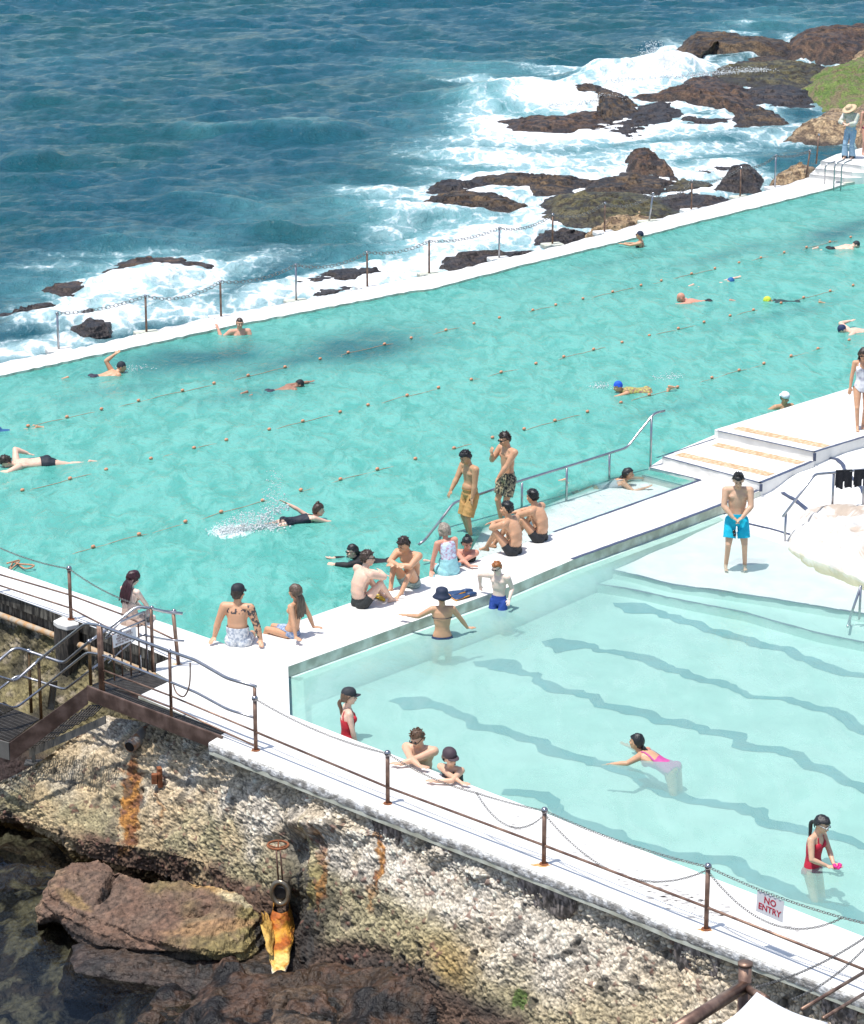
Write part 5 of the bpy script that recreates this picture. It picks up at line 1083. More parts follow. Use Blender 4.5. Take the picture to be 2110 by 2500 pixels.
back([(341, 1548), (376, 1555), (410, 1562), (452, 1565)], .018, 'mid_rail')
for x, ty, mt in ((77, 1590, 'brass'), (222, 1567, 'brass'), (374, 1487, 'rsteel')):
    B = bpx(*bb, x); MB().tube([B, VT(B, ty)], .028, 8).build('post', M[mt], st, True)
for x, y in ((77, 1589), (222, 1566), (376, 1484), (429, 1492)): MB().sph(VT(bpx(*bb, x), y), .04, 10, 7).build('joint_ball', M['ball'], st, True)
B = G(436, 1622, 0); MB().tube([B, VT(B, 1500) + Vector((-.06, 0, 0))], .032, 8).build('post', M['rsteel'], st, True)
# kick loop and hanging cable on the landing
P = [VT(G(x, yb, 0), y) for x, y, yb in ((469, 1618, 1772), (466, 1670, 1772), (452, 1700, 1768), (434, 1692, 1762), (426, 1672, 1757))]
MB().tube(smoothpath(P), .012, 6).build('cable_loop', M['rsteel'], st, True)
# gate with pickets
gt = empty('gate', G(360, 1638, 0), 'small steel picket gate at the top of the stair, carrying the notice', 'gate')
gb = lambda x: G(x, np.interp(x, [270, 362], [1668, 1638]), 0)
P = lambda x, y: VT(gb(x), y)
MB().tube(fillet([P(262, 1556), P(300, 1518), P(360, 1492), P(361, 1640)], .05), .018, 8).build('gate_frame', M['steel'], gt, True)
MB().tube([P(262, 1560), P(300, 1538), P(340, 1522), P(360, 1513)], .014, 8).build('top_rail', M['steel'], gt, True)
MB().tube([P(266, 1620), P(302, 1585), P(340, 1556), P(360, 1548)], .012, 8).build('brace', M['steel'], gt, True)
for x, t_, b_ in ((280, 1548, 1662), (300, 1540, 1655), (321, 1556, 1650), (342, 1520, 1645)):
    MB().tube([P(x, t_), P(x, b_)], .014, 8).build('picket', M['rsteel'], gt, True)
MB().tube(smoothpath([P(344, 1600), P(344, 1638), P(338, 1650), P(330, 1652)]), .018, 8).build('gate_hook', M['steel'], gt, True)
MB().sph(P(367, 1513), (.04, .03, .05), 8, 6).build('padlock', M['chain'], gt, True)
TL = P(279, 1550) + Vector((0, -.04, 0)); TR = P(336, 1527) + Vector((0, -.04, 0))
board('notice_sign', TL, TR, .22, ['PLEASE TAKE', 'RESPONSIBILITY', 'NO REENTRY', 'BEYOND THIS GATE'][:4], 'signtext', 'small white notice with brown lines of text on the stair gate', 'sign', sizes=[.05, .048, .05, .044])
# pier block left of the stairs
c4b = K(0, 1440, 4.543)
pr = empty('pier', G(160, 1520, 0), 'dark concrete pier with a whitewashed dripping top, left of the stairs', 'pier')
A_ = W(c4b([(590, 350), (700, 295), (880, 370), (875, 385), (740, 412), (640, 385)]), -.02)
bevel(MB().prism(A_, -.10, -.005).build('cap', M['deck'], pr), .02)
M['pier'] = mat('dark_dripped_concrete', (.035, .03, .026), .8, var=.5, vscale=7, col2=(.075, .062, .05), stretch=(3, 3, .6), bump=.5, bscale=20)
pc_ = Vector((sum(a for a, b in A_) / len(A_), sum(b for a, b in A_) / len(A_), 0)); V = []; n = len(A_)
sc_ = [(.97, -.08), (1.0, -.35), (.92, -.7), (.7, -.95), (.35, -1.1)]
f = []
for s_, z_ in sc_: V += [(pc_.x + (a - pc_.x) * s_, pc_.y + (b - pc_.y) * s_ + (1 - s_) * .2, z_) for a, b in A_]
for r_ in range(len(sc_) - 1): f += [(r_ * n + i, r_ * n + (i + 1) % n, (r_ + 1) * n + (i + 1) % n, (r_ + 1) * n + i) for i in range(n)]
f.append(tuple(range((len(sc_) - 1) * n, len(sc_) * n))); bevel(mesh('body', V, f, M['pier'], pr), .03)
# concrete brackets under the walkway
M['bracket'] = mat('old_concrete_bracket', (.10, .085, .075), .85, var=.5, vscale=9, col2=(.26, .22, .20), stretch=(2, 2, .8), bump=.7, bscale=20)
def bracket(x0, x1, ybot, label, seed, mt='bracket'):
    r = random.Random(seed); e0, y0 = edge_in(x0, .03); e1, y1 = edge_in(x1, .03); e0.z = e1.z = -.15; h = .25 - 0; L = e0 - VT(e0, ybot); H = abs(L.z)
    d = (e1 - e0); nrm = Vector((-d.y, d.x, 0)).normalized(); 
    if nrm.y < 0: nrm = -nrm
    nx_, nz_ = 10, 9; V = []
    for j in range(nz_ + 1):
        for i in range(nx_ * 2 + 2):
            t = (i if i <= nx_ else 2 * nx_ + 1 - i) / nx_; bk = 0 if i <= nx_ else 1; q = j / nz_
            nar = .5 + (t - .5) * (1 - .25 * q ** 3); p = e0.lerp(e1, nar) + nrm * (bk * .9 + q * .05) - Vector((0, 0, -.02 + H * q * (1 - .12 * (2 * t - 1) ** 2)))
            k = r.uniform(-1, 1) * .022 * (.3 + q); V.append(p + Vector((k, r.uniform(-1, 1) * .02, r.uniform(-1, 1) * .015 * q)))
    w_ = nx_ * 2 + 2; f = [(j * w_ + i, j * w_ + (i + 1) % w_, (j + 1) * w_ + (i + 1) % w_, (j + 1) * w_ + i) for j in range(nz_) for i in range(w_)] + [tuple(range(nz_ * w_, (nz_ + 1) * w_))]
    return tag(mesh('bracket', V, f, M[mt], smooth=True), label, 'bracket', 'concrete brackets carrying the front walkway')
bracket(904, 968, 2072, 'dark square concrete bracket with a rust streak running from it', 1)
bracket(1258, 1398, 2212, 'wide dark concrete bracket under the middle of the walkway', 2)
bracket(1642, 1755, 2395, 'rounded concrete bracket below the post by the NO ENTRY sign', 3)
bracket(2000, 2090, 2500, 'pale concrete bracket in the bottom right corner', 4)
# drain pipe, valve and iron bits on the cliff
def pipe(name, a, b, r, mt, label, cat='pipe', group=None, shade_disc=True):
    a, b = Vector(a), Vector(b); e = empty(name, a, label, cat, group); MB().tube([a, b], r, 18).build('shell', M[mt], e, True)
    if shade_disc: d = (a - b).normalized(); MB().tube([a + d * .004, a + d * .005], r * .82, 18).build('bore_shade_disc', M['boreshade'], e)  # flat black disc stands in for the shade inside the pipe
    return e
M['boreshade'] = mat('bore_shade_black', (.006, .005, .005), .9)
M['pipe'] = mat('grey_drain_pipe', (.33, .32, .31), .6, var=.3, vscale=8, col2=(.34, .16, .07))
a = G(317, 1823, -1.02); pipe('drain_pipe', a, a + Vector((.26, .50, .10)), .105, 'pipe', 'round grey drain pipe sticking out of the rock above the rust stain')
M['wetmetal'] = mat('wet_bronze_flange', (.20, .17, .13), .3, .6, var=.4, vscale=12)
def surf(px_, py_, zg): return G(px_, py_, zg)
vb = Gd(685, 2180, cliff_d(685, 2180) - .22)
ve = empty('valve', vb, 'corroded valve with a rusty hand wheel above a shiny wet outlet flange on the cliff', 'valve')
ax_ = Vector((-.25, -.95, .0)).normalized(); sx_ = Vector((0, 0, 1)).cross(ax_).normalized()
MB().tube([vb + (sx_ * math.cos(k * math.pi / 10) * .13 + Vector((0, 0, 1)) * math.sin(k * math.pi / 10) * .18) for k in range(20)], .042, 8, closed=True).build('flange', M['wetmetal'], ve, True)
MB().tube([vb - ax_ * .01, vb - ax_ * .5], .12, 14).build('outlet_pipe', M['wetmetal'], ve, True); MB().tube([vb + ax_ * .002, vb + ax_ * .004], .09, 14).build('bore_shade_disc', M['boreshade'], ve)  # black disc on the closed outlet paints the shade of its inside
wc_ = Gd(679, 2063, min(vb.y + .05, cliff_d(679, 2063) - .12))
MB().tube([wc_ + Vector((math.cos(k * math.pi / 10) * .155, math.sin(k * math.pi / 10) * .155, 0)) for k in range(20)], .018, 6, closed=True).build('hand_wheel', M['rust'], ve, True)
m = MB()
for k in range(4): m.tube([wc_ + Vector((0, 0, -.05)), wc_ + Vector((math.cos(k * 1.57) * .15, math.sin(k * 1.57) * .15, 0))], .012, 5)
m.build('wheel_spokes', M['rust'], ve, True)
for dx in (-.03, .03): MB().tube([wc_ + Vector((dx, 0, -.04)), Gd(685, 2150, vb.y) + Vector((dx, 0, 0))], .014, 6).build('stem', M['rsteel'], ve, True)
# orange mineral flow below the valve
M['flow'] = mat('orange_mineral_crust', attr=True, rough=.7, var=.35, vscale=14, bump=1, bscale=18, bdist=.03)
def flow(pts, wds, dpt, label, seed, cf, back=.55):
    P = [Vector(Gd(a, b, d)) for a, b, d in pts]; P = smoothpath(P, 10); n = len(P); wr = np.interp(np.linspace(0, 1, n), np.linspace(0, 1, len(wds)), wds); V = []; m_ = 17
    for i, p in enumerate(P):
        for j in range(m_):
            a = math.pi * j / (m_ - 1); V.append((p.x - wr[i] * math.cos(a), p.y - dpt * math.sin(a) * (.6 + .4 * min(1, i / 6)) + back * (1 - math.sin(a)) ** 2, p.z))
    V = np.array(V); nn = fbm(V, 7, 4, seed); nr_ = fbm(V * np.array([1, 1, .35]), 16, 4, seed + 5)
    V[:, 1] -= (nn - .5) * .12 + (nr_ - .5) * .10; V[:, 0] += (fbm(V, 5, 3, seed + 9) - .5) * .14
    t = np.repeat(np.linspace(0, 1, n), m_); col = cf(t, nn, nr_)
    f = [(i * m_ + j, i * m_ + j + 1, (i + 1) * m_ + j + 1, (i + 1) * m_ + j) for i in range(n - 1) for j in range(m_ - 1)]
    return tag(mesh('mineral_crust', V, f, M['flow'], smooth=True, col=col), label, 'mineral crust')
def cf(t, a, b):
    c = lerp((.62, .28, .03), (.34, .085, .008), sst(.45, .6, a) * (t < .45)); c = lerp(c, (.72, .50, .16), sst(.38, .55, t) * sst(.4, .5, b)); c = lerp(c, (.68, .66, .60), sst(.72, .84, t + (a - .5) * .25)); return c * (.65 + .7 * b)[:, None]
dv = vb.y
flow([(684, 2222, cliff_d(684, 2222) - .10), (684, 2270, cliff_d(684, 2270) - .18), (682, 2320, 35.35), (680, 2360, 34.95), (676, 2400, 34.6)], [.13, .155, .17, .15, .07], .14, 'bright orange mineral crust fading to white below the valve', 5, cf)
flow([(640, 2256, 35.6), (652, 2290, 35.35), (663, 2330, 35.1)], [.03, .05, .03], .06, 'thin yellow mineral streak left of the bright orange crust', 8, lambda t, a, b: lerp((.55, .30, .05), (.6, .4, .12), b))
ib = Gd(390, 1897, G(390, 1897, -1.25).y - .22)
e = empty('iron_bracket', ib, 'rusted iron bracket bolted to the rock right of the drain pipe', 'bracket')
MB().box(ib, (.07, .12, .32), rz=.3).build('plate', M['rust'], e); MB().box(ib + Vector((-.08, -.02, -.02)), (.09, .09, .16)).build('lug', M['rust'], e); MB().sph(ib + Vector((.0, -.08, .08)), .035, 8, 6).build('bolt', M['rust'], e, True)
# --- bottom right: pipes, chains, white canopy in the foreground
fg = G(1820, 2460, -1.2)
pp = Gd(1815, 2500, 27.0); pt = Gd(1820, 2356, 27.0)
e = empty('pole', pp, 'thick brown steel pole with a slanting brace at the bottom right', 'pole')
MB().tube([pp - Vector((0, 0, 1.5)), pt], .075, 16).build('upright', M['rsteel'], e, True); MB().tube([pt, pt + Vector((0, 0, .03))], .085, 16).build('cap', M['rsteel'], e, True)
MB().tube([Gd(1822, 2405, 27.0), Gd(1640, 2520, 25.6)], .075, 14).build('brace', M['rsteel'], e, True); MB().tube([Gd(1822, 2412, 27.0), Gd(1870, 2440, 26.2)], .05, 12).build('brace', M['rsteel'], e, True)
q1_ = Gd(1846, 2410, 26.9); q2_ = posts[5][1]
chain_links('chain', sag(pt - Vector((0, 0, .12)), q1_, .12, 8) + sag(q1_, q2_, .10)[1:], 'chain rising from the brown pole to the post at the right edge', CGp)
chain_links('chain', sag(Gd(1935, 2440, 27.6), q2_ - Vector((0, 0, .06)), .12), 'second chain below it climbing to the post at the right edge', CGp)
for a, b, lb in (((1958, 2464), (2150, 2350), 'upper thin rail crossing the bottom right corner'), ((2010, 2486), (2150, 2402), 'lower thin rail crossing the bottom right corner')):
    tag(MB().tube([Gd(a[0], a[1], 27.4), Gd(b[0], b[1], 29.5)], .022, 8).build('rail', M['rsteel'], smooth=True), lb, 'rail', 'thin rails in the bottom right corner')
M['canopy'] = mat('white_canopy_fabric', (.80, .80, .80), .7, var=.04, vscale=2, bump=.2, bscale=5)
apex = Gd(1848, 2422, 24.5); rim = [Gd(1740, 2512, 24.0), Gd(1700, 2560, 22.5), Gd(1860, 2640, 21.5), Gd(2060, 2560, 22.5), Gd(2020, 2496, 24.2), Gd(1900, 2470, 25.6)]
V = [apex]; n = len(rim); f = []
NS = 10; NA = 8; rp_ = [rim[k // NA].lerp(rim[(k // NA + 1) % n], (k % NA) / NA) for k in range(n * NA)]; N_ = len(rp_)
for r_ in range(1, NS + 1):
    t = r_ / NS
    for k in range(N_):
        p = apex.lerp(rp_[k], t); s_ = (k % NA) / NA; p = p + Vector((0, 0, -.05 * math.sin(math.pi * min(t, 1)) - .05 * math.sin(math.pi * s_) * t)); V.append(p)
f = [(0, 1 + k, 1 + (k + 1) % N_) for k in range(N_)] + [(1 + (r_ - 1) * N_ + k, 1 + r_ * N_ + k, 1 + r_ * N_ + (k + 1) % N_, 1 + (r_ - 1) * N_ + (k + 1) % N_) for r_ in range(1, NS) for k in range(N_)]
o = mesh('canopy', V, f, M['canopy'], smooth=True); tag(o, 'white fabric canopy top poking into the bottom right of the photo', 'canopy'); so = o.modifiers.new('s', 'SOLIDIFY'); so.thickness = .01
# ================================================================ LANE ROPES
M['rope'] = mat('orange_rope', (.46, .24, .14), .7, var=.2, vscale=30); M['float'] = mat('orange_float', (.60, .27, .15), .5, var=.15, vscale=10)
def rope(pa, pb, step, start, label, under):
    A = G(*pa, zW + .012); B = G(*pb, zW + .012); d = (B - A); L = d.length; d.normalize(); e = empty('lane_rope', A, label, 'lane rope', 'orange lane ropes across the lap pool')
    n = int(L / .35); Pt = [A + d * (L * i / n) + Vector((0, 0, .016 * math.sin(i * .7 + pa[0]) + .012 * math.sin(i * 1.9) - .017)) for i in range(n + 1)]
    MB().tube(Pt, .006, 6).build('rope', M['rope'], e, True); s_ = start
    rnd = random.Random(int(pa[0]) + 3)
    while s_ < L:
        c = A + d * (s_ + rnd.uniform(-.12, .12)) + Vector((0, 0, .02)); sd = Vector((-d.y, d.x, 0))
        MB().sph(c, (.050, .036, .036), 10, 8, ax=(d, sd, Vector((0, 0, 1)))).build('float', M['float'], e, True); s_ += step
    return e
def rstep(a, b): return (G(*a, zW) - G(*b, zW)).length
rope((-130, 1087), (2200, 552), rstep((66, 1042), (159, 1019)), rstep((-130, 1087), (66, 1042)) % rstep((66, 1042), (159, 1019)), 'farthest lane rope, nearest the sea wall, orange with round floats', 0)
rope((-60, 1227), (2200, 669), rstep((66, 1196), (168, 1170)), rstep((-60, 1227), (66, 1196)), 'middle lane rope with round orange floats', 0)
rope((41, 1388), (2200, 797), rstep((229, 1336), (334, 1305)), rstep((41, 1388), (229, 1336)), 'nearest lane rope, ending in a tangle near the left walkway', 0)
m = MB(); rt = random.Random(8); c0 = G(46, 1385, zW + .03); pts_ = [c0 + Vector((rt.uniform(-.25, .3), rt.uniform(-.2, .35), rt.uniform(0, .1))) for _ in range(9)]
m.tube(smoothpath(pts_), .016, 6); tag(m.build('rope_tangle', M['rope'], smooth=True), 'tangle of orange rope at the left end of the nearest lane rope', 'rope')
# splashes
def splash(name, c, dirs, n, label, seed, up=.5, spread=.6, r=(.006, .022)):
    rs = random.Random(seed); m = MB(); c = Vector(c)
    for k in range(n):
        t = rs.random(); d = Vector(dirs) * t; hgt_ = rs.random() ** 2 * up * (.3 + math.sin(math.pi * t)); p = c + d + Vector((rs.gauss(0, spread * .35), rs.gauss(0, spread * .35), hgt_))
        q = rs.uniform(*r) * (1.6 if hgt_ < .08 else 1); m.sph(p, (q * rs.uniform(.8, 1.8), q, q * rs.uniform(.7, 1.6)), 5, 4)
    o = m.build(name, M['spray'], smooth=True); tag(o, label, None, None, 'stuff'); return o
M['spray'] = mat('spray_droplets', (.86, .90, .90), .3)
b_ = M['spray'].node_tree.nodes['Principled BSDF']; b_.inputs['Transmission Weight'].default_value = .25
splash('splash', G(540, 1300, zW), (1.0, .35, 0), 1500, 'white kick splash behind the swimmer in the black swimsuit', 1, .30, .34, (.003, .011))
splash('splash', G(640, 1270, zW + .1), (.45, -.1, .28), 330, 'curtain of drops falling from the raised arm of the swimmer in the black swimsuit', 2, .7, .22, (.004, .011))
splash('splash', G(280, 905, zW), (.7, .2, 0), 120, 'small splash beside the swimmer lifting an arm near the sea wall', 3, .12, .4, (.003, .008))
splash('splash', G(1450, 945, zW), (.3, 0, 0), 130, 'small splash in front of the blue capped swimmer', 4, .12, .25, (.003, .008))
splash('splash', G(1610, 925, zW), (.5, .2, 0), 130, 'small kick splash behind the blue capped swimmer', 5, .14, .25, (.003, .008))
splash('sea_spray', G(1570, 165, SEA + .4), (1.0, .5, .3), 1600, 'white spray thrown up at the end of the farthest rock shelf', 6, .9, .7, (.006, .020))
splash('sea_spray', G(1330, 260, SEA + .2), (3.5, 1.2, .2), 900, 'white spray along the left breaker', 7, .35, .8, (.006, .018))
splash('sea_spray', G(1480, 200, SEA + .4), (8, 2.0, .3), 1500, 'white spray along the big far breaker', 9, .35, .8, (.006, .018))
# ================================================================ PEOPLE
def skin(name, c): return mat(name, c, .48, var=.09, vscale=9, sss=.12, bump=.15, bscale=30, bdist=.004)
SK = dict(fair=skin('fair_skin', (.74, .48, .36)), pink=skin('sunburnt_skin', (.68, .35, .24)), tan=skin('tanned_skin', (.60, .33, .195)), light=skin('light_tan_skin', (.64, .39, .26)), olive=skin('olive_skin', (.52, .30, .165)), dark=skin('dark_tan_skin', (.33, .17, .11)), pale=skin('pale_skin', (.72, .56, .47)), red=skin('reddish_skin', (.62, .29, .20)))
HR = {}
def hairm(c):
    if c not in HR: HR[c] = mat('hair', c, .45, var=.45, vscale=40, stretch=(1, 1, .2), bump=.6, bscale=60, bdist=.01)
    return HR[c]
CLM = {}
def cloth(c, c2=None, vs=8):
    k = (c, c2, vs)
    if k not in CLM: CLM[k] = mat('fabric', c, .7, var=.12, vscale=vs * 2, col2=c2, bump=.5, bscale=vs * 2, bdist=.02) if not c2 else mat('patterned_fabric', c, .7, col2=c2, vscale=vs, bump=.4, bscale=9, bdist=.02, detail=2)
    return CLM[k]
M['eye'] = mat('dark_eye', (.02, .015, .012), .3); M['lip'] = mat('lips', (.34, .13, .11), .5); M['lens'] = mat('dark_lens', (.012, .012, .014), .12); M['wframe'] = mat('white_frame', (.8, .8, .8), .4)
M['tattoo'] = mat('tattoo_ink', (.07, .06, .06), .6)
BLK = (.012, .012, .014)
class Pose:
    def __init__(s, **k):
        s.pel = (0, 0, .93); s.pup = (0, 0, 1); s.pf = (0, 1, 0); s.cup = (0, 0, 1); s.cf = None; s.hf = None; s.hup = None
        s.hl = (-.24, .04, .80); s.hr = (.24, .04, .80); s.el = (-1, -.6, 0); s.er = (1, -.6, 0)
        s.fl = (-.11, 0, .08); s.fr = (.11, 0, .08); s.kl = (-.1, 1, 0); s.kr = (.1, 1, 0); s.tf = (0, 1, 0); s.tl = None; s.tr_ = None
        s.fem = False; s.fat = 1.0; s.headf = (0, 1, 0); s.hdl = None; s.hdr = None; s.curl = .5
        s.__dict__.update(k)
def V3(x): return Vector(x)
def AT(px_, py_, zw, depth, dy=0.0):
    """stand on the bottom so that the water line falls on the given pixel"""
    p = G(px_, py_, zw); return Vector((p.x, p.y + dy, zw - depth))
def ik(a, b, l1, l2, pole):
    d = b - a; L = d.length; mx_ = (l1 + l2) * .998
    if L > mx_: b = a + d * (mx_ / L); d = b - a; L = mx_
    L = max(L, abs(l1 - l2) + .02); u = d.normalized(); pl = pole - u * pole.dot(u)
    pl = pl.normalized() if pl.length > 1e-4 else u.orthogonal()
    x = (l1 * l1 - l2 * l2 + L * L) / (2 * L); h = math.sqrt(max(l1 * l1 - x * x, 0)); return a + u * x + pl * h, b
def capsule(mb, a, b, ra, rb, n=12):
    a, b = Vector(a), Vector(b); d = b - a; L = d.length; u = d.normalized() if L > 1e-6 else Vector((0, 0, 1))
    P = [a - u * ra * .94, a - u * ra * .7, a - u * ra * .35, a, b, b + u * rb * .35, b + u * rb * .7, b + u * rb * .94]; Rr = [ra * .3, ra * .71, ra * .94, ra, rb, rb * .94, rb * .71, rb * .3]
    mb.tube(P, Rr, n)
def loft(mb, secs, n=20):
    """secs: (centre, right, fwd, rx, ry)"""
    v = []; 
    for c, rt, fw, rx, ry in secs: v += [c + rt * (rx * math.cos(2 * math.pi * k / n)) + fw * (ry * math.sin(2 * math.pi * k / n)) for k in range(n)]
    m_ = len(secs); f = [(i * n + k, i * n + (k + 1) % n, (i + 1) * n + (k + 1) % n, (i + 1) * n + k) for i in range(m_ - 1) for k in range(n)]
    f += [tuple(range(n))[::-1], tuple((m_ - 1) * n + k for k in range(n))]; mb.add(v, f)
def remesh(mb, vox, smooth_=2):
    me = bpy.data.meshes.new('t'); me.from_pydata(mb.v, [], mb.f); me.update(); bm = bmesh.new(); bm.from_mesh(me); bmesh.ops.recalc_face_normals(bm, faces=bm.faces); bm.to_mesh(me); bm.free()
    o = bpy.data.objects.new('t', me); COL.objects.link(o)
    r = o.modifiers.new('r', 'REMESH'); r.mode = 'VOXEL'; r.voxel_size = vox; r.adaptivity = 0
    sm = o.modifiers.new('s', 'SMOOTH'); sm.factor = .5; sm.iterations = smooth_
    dg = bpy.context.evaluated_depsgraph_get(); dg.update(); e = o.evaluated_get(dg); out_ = bpy.data.meshes.new_from_object(e)
    bpy.data.objects.remove(o); bpy.data.meshes.remove(me); return out_
def person(label, at, heading, pose, skin_='tan', H=1.75, clothes=(), hair='short', hairc=(.02, .014, .012), glasses=None, hat=None, cat='person', extras=None, face=True):
    p = pose; s = 1.0; root = empty('person', at, label, cat); root.rotation_euler = (0, 0, R(heading) - math.pi / 2); root.scale = (H / 1.75 * 1.02,) * 3
    pel = V3(p.pel); pup = V3(p.pup).normalized(); pf = V3(p.pf); pf = (pf - pup * pf.dot(pup)).normalized(); pr = pf.cross(pup)
    cup = V3(p.cup).normalized(); cf_ = V3(p.cf) if p.cf else pf; cf_ = (cf_ - cup * cf_.dot(cup)).normalized(); cr = cf_.cross(cup)
    fem, fat = p.fem, p.fat
    sw = .178 if fem else .212; hw = .10 if fem else .096
    mid = (pup + cup).normalized()
    s1 = pel + pup * .16; s2 = s1 + mid * .12; s3 = s2 + cup * .14; nb = s3 + cup * .155   # waist, ribs, chest, neck base
    mf = (pf + cf_).normalized(); mr = mf.cross(mid).normalized()
    mb = MB(); wx = .86 if fem else 1.0
    wx *= 1.13
    loft(mb, [(pel - pup * .10, pr, pf, .09, .075), (pel - pup * .06, pr, pf, .145, .105), (pel, pr, pf, .172 if fem else .162, .115 * fat), (pel + pup * .07, pr, pf, .165 if fem else .155, .108 * fat), (s1, mr, mf, .135 * wx * (.5 + .5 * fat), .098 * fat), (s1 + mid * .06, mr, mf, .132 * wx * (.5 + .5 * fat), .096 * fat), (s2, cr, cf_, .146 * wx, .102), (s2 + cup * .07, cr, cf_, .160 * (.9 if fem else 1), .110), (s3, cr, cf_, .172 * (.88 if fem else 1), .112), (s3 + cup * .06, cr, cf_, .178 * (.88 if fem else 1), .102), (s3 + cup * .11, cr, cf_, .165 * (.88 if fem else 1), .080), (nb - cup * .01, cr, cf_, .085, .06), (nb + cup * .012, cr, cf_, .06, .05)])
    hf = V3(p.headf).normalized(); hup = V3(p.hup).normalized() if p.hup else (V3((0, 0, 1)) * 1.0 + cup * .6).normalized()
    if not p.hup and abs(hf.dot(hup)) > .8: hup = cup
    hup = (hup - hf * hup.dot(hf)).normalized(); hr_ = hf.cross(hup)
    nk = (cup + hup * .6).normalized(); nt = nb + nk * .075 + hf * .012; hc = nt + hup * .105 + hf * .012
    nr = .052 if fem else .062
    capsule(mb, nb - cup * .03, nt + hup * .02, nr * 1.08, nr, 14)
    # head: cranium, jaw, nose, ears, brow
    ax_ = (hr_, hf, hup); h0_ = len(mb.v)
    mb.sph(hc + hup * .018 - hf * .008, (.078, .096, .100), 18, 14, ax_); mb.sph(hc - hup * .048 + hf * .022, (.058, .070, .068), 16, 12, ax_); mb.sph(hc - hup * .093 + hf * .055, (.026, .026, .022), 10, 8, ax_)
    capsule(mb, hc + hf * .088 + hup * .004, hc + hf * .108 - hup * .028, .010, .015, 8); mb.sph(hc + hf * .082 + hup * .028, (.055, .016, .012), 12, 8, ax_)
    for sg in (-1, 1): mb.sph(hc + hr_ * sg * .080 - hf * .005 - hup * .008, (.012, .020, .034), 8, 8, ax_); mb.sph(hc + hr_ * sg * .040 + hf * .072 - hup * .025, (.024, .02, .02), 8, 6, ax_)
    mb.sph(hc + hf * .088 - hup * .058, (.026, .014, .012), 10, 6, ax_)
    hs_ = 1.10; mb.v[h0_:] = [tuple(hc + (Vector(q) - hc) * hs_) for q in mb.v[h0_:]]
    sh = {}; J = {}
    for sg, hd, ep, hdir in ((-1, p.hl, p.el, p.hdl), (1, p.hr, p.er, p.hdr)):
        S0 = nb - cup * .045 + cr * (sg * sw); T = V3(hd); el_, wr = ik(S0, T, .285, .255, V3(ep)); J[('s', sg)] = S0; J[('e', sg)] = el_; J[('w', sg)] = wr
        k = (1.0 if fem else 1.26) * (.6 + .4 * fat)
        capsule(mb, nb - cup * .035 + cr * (sg * .07), S0, .052 * k, .056 * k); capsule(mb, S0, S0.lerp(el_, .45), .058 * k, .050 * k); capsule(mb, S0.lerp(el_, .4), el_, .050 * k, .040 * k)
        capsule(mb, el_, el_.lerp(wr, .3), .041 * k, .043 * k); capsule(mb, el_.lerp(wr, .25), wr, .043 * k, .026 * k)
        capsule(mb, S0 - cup * .05 - cr * (sg * .035), s2 + cup * .02 + cr * (sg * .10), .045, .04)
        fd = (V3(hdir).normalized() if hdir else (wr - el_).normalized()); side = fd.cross(cup if abs(fd.dot(cup)) < .9 else cf_).normalized(); nrm = side.cross(fd).normalized()
        if hdir is not None and abs(fd.z) < .5: nrm = V3((0, 0, 1)); side = fd.cross(nrm).normalized()
        pc = wr + fd * .045; mb.sph(wr + fd * .048, (.040, .056, .017), 12, 8, (side, fd, nrm))
        for q in range(4):
            o_ = side * ((q - 1.5) * .021); l_ = (.068, .078, .074, .058)[q]; b0 = wr + fd * .088 + o_; cu = p.curl * (.8 + .1 * q)
            d1 = (fd + side * ((q - 1.5) * .10) - nrm * cu * .35).normalized(); b1 = b0 + d1 * l_ * .5; d2 = (fd - nrm * cu * 1.1).normalized(); b2 = b1 + d2 * l_ * .5
            capsule(mb, b0 - fd * .02, b1, .0098, .0090, 6); capsule(mb, b1, b2, .0090, .0078, 6)
        tsd = side * (-sg if nrm.dot(cf_) > 0 else sg); t0 = wr + fd * .022 + tsd * .028; t1 = t0 + (fd * .7 + tsd * .75).normalized() * .038; capsule(mb, t0, t1, .0125, .0110, 6); capsule(mb, t1, t1 + (fd + tsd * .25 - nrm * .2).normalized() * .030, .0110, .0085, 6)
    for sg, ft, kp, tf in ((-1, p.fl, p.kl, p.tl or p.tf), (1, p.fr, p.kr, p.tr_ or p.tf)):
        hp = pel + pr * (sg * hw) - pup * .03; kn, an = ik(hp, V3(ft), .43, .42, V3(kp)); J[('h', sg)] = hp; J[('k', sg)] = kn; J[('a', sg)] = an
        k = (1.04 if fem else 1.10) * (.55 + .45 * fat)
        capsule(mb, hp, hp.lerp(kn, .5), .090 * k, .074 * k, 14); capsule(mb, hp.lerp(kn, .45), kn, .075 * k, .052 * k, 14); capsule(mb, kn, an, .050 * k, .034 * k, 12)
        bk = -(V3(kp) - (an - kn).normalized() * V3(kp).dot((an - kn).normalized())).normalized(); capsule(mb, kn.lerp(an, .12) + bk * .016, kn.lerp(an, .48) + bk * .012, .044 * k, .040 * k, 12); mb.sph(kn - bk * .012, .047 * k, 10, 8)
        tfv = V3(tf).normalized(); dn = (an - kn).normalized(); up_ = (-(dn) + tfv * tfv.dot(dn)).normalized(); sd_ = tfv.cross(up_).normalized()
        hl_ = an - up_ * .045 - tfv * .03; ball_ = an - up_ * .058 + tfv * .115; capsule(mb, an, hl_, .036, .032, 10); capsule(mb, an + tfv * .02 - up_ * .015, ball_, .034, .022, 10); capsule(mb, hl_, ball_, .03, .022, 10); capsule(mb, ball_ + sd_ * .012, ball_ - sd_ * .018, .024, .021, 8)
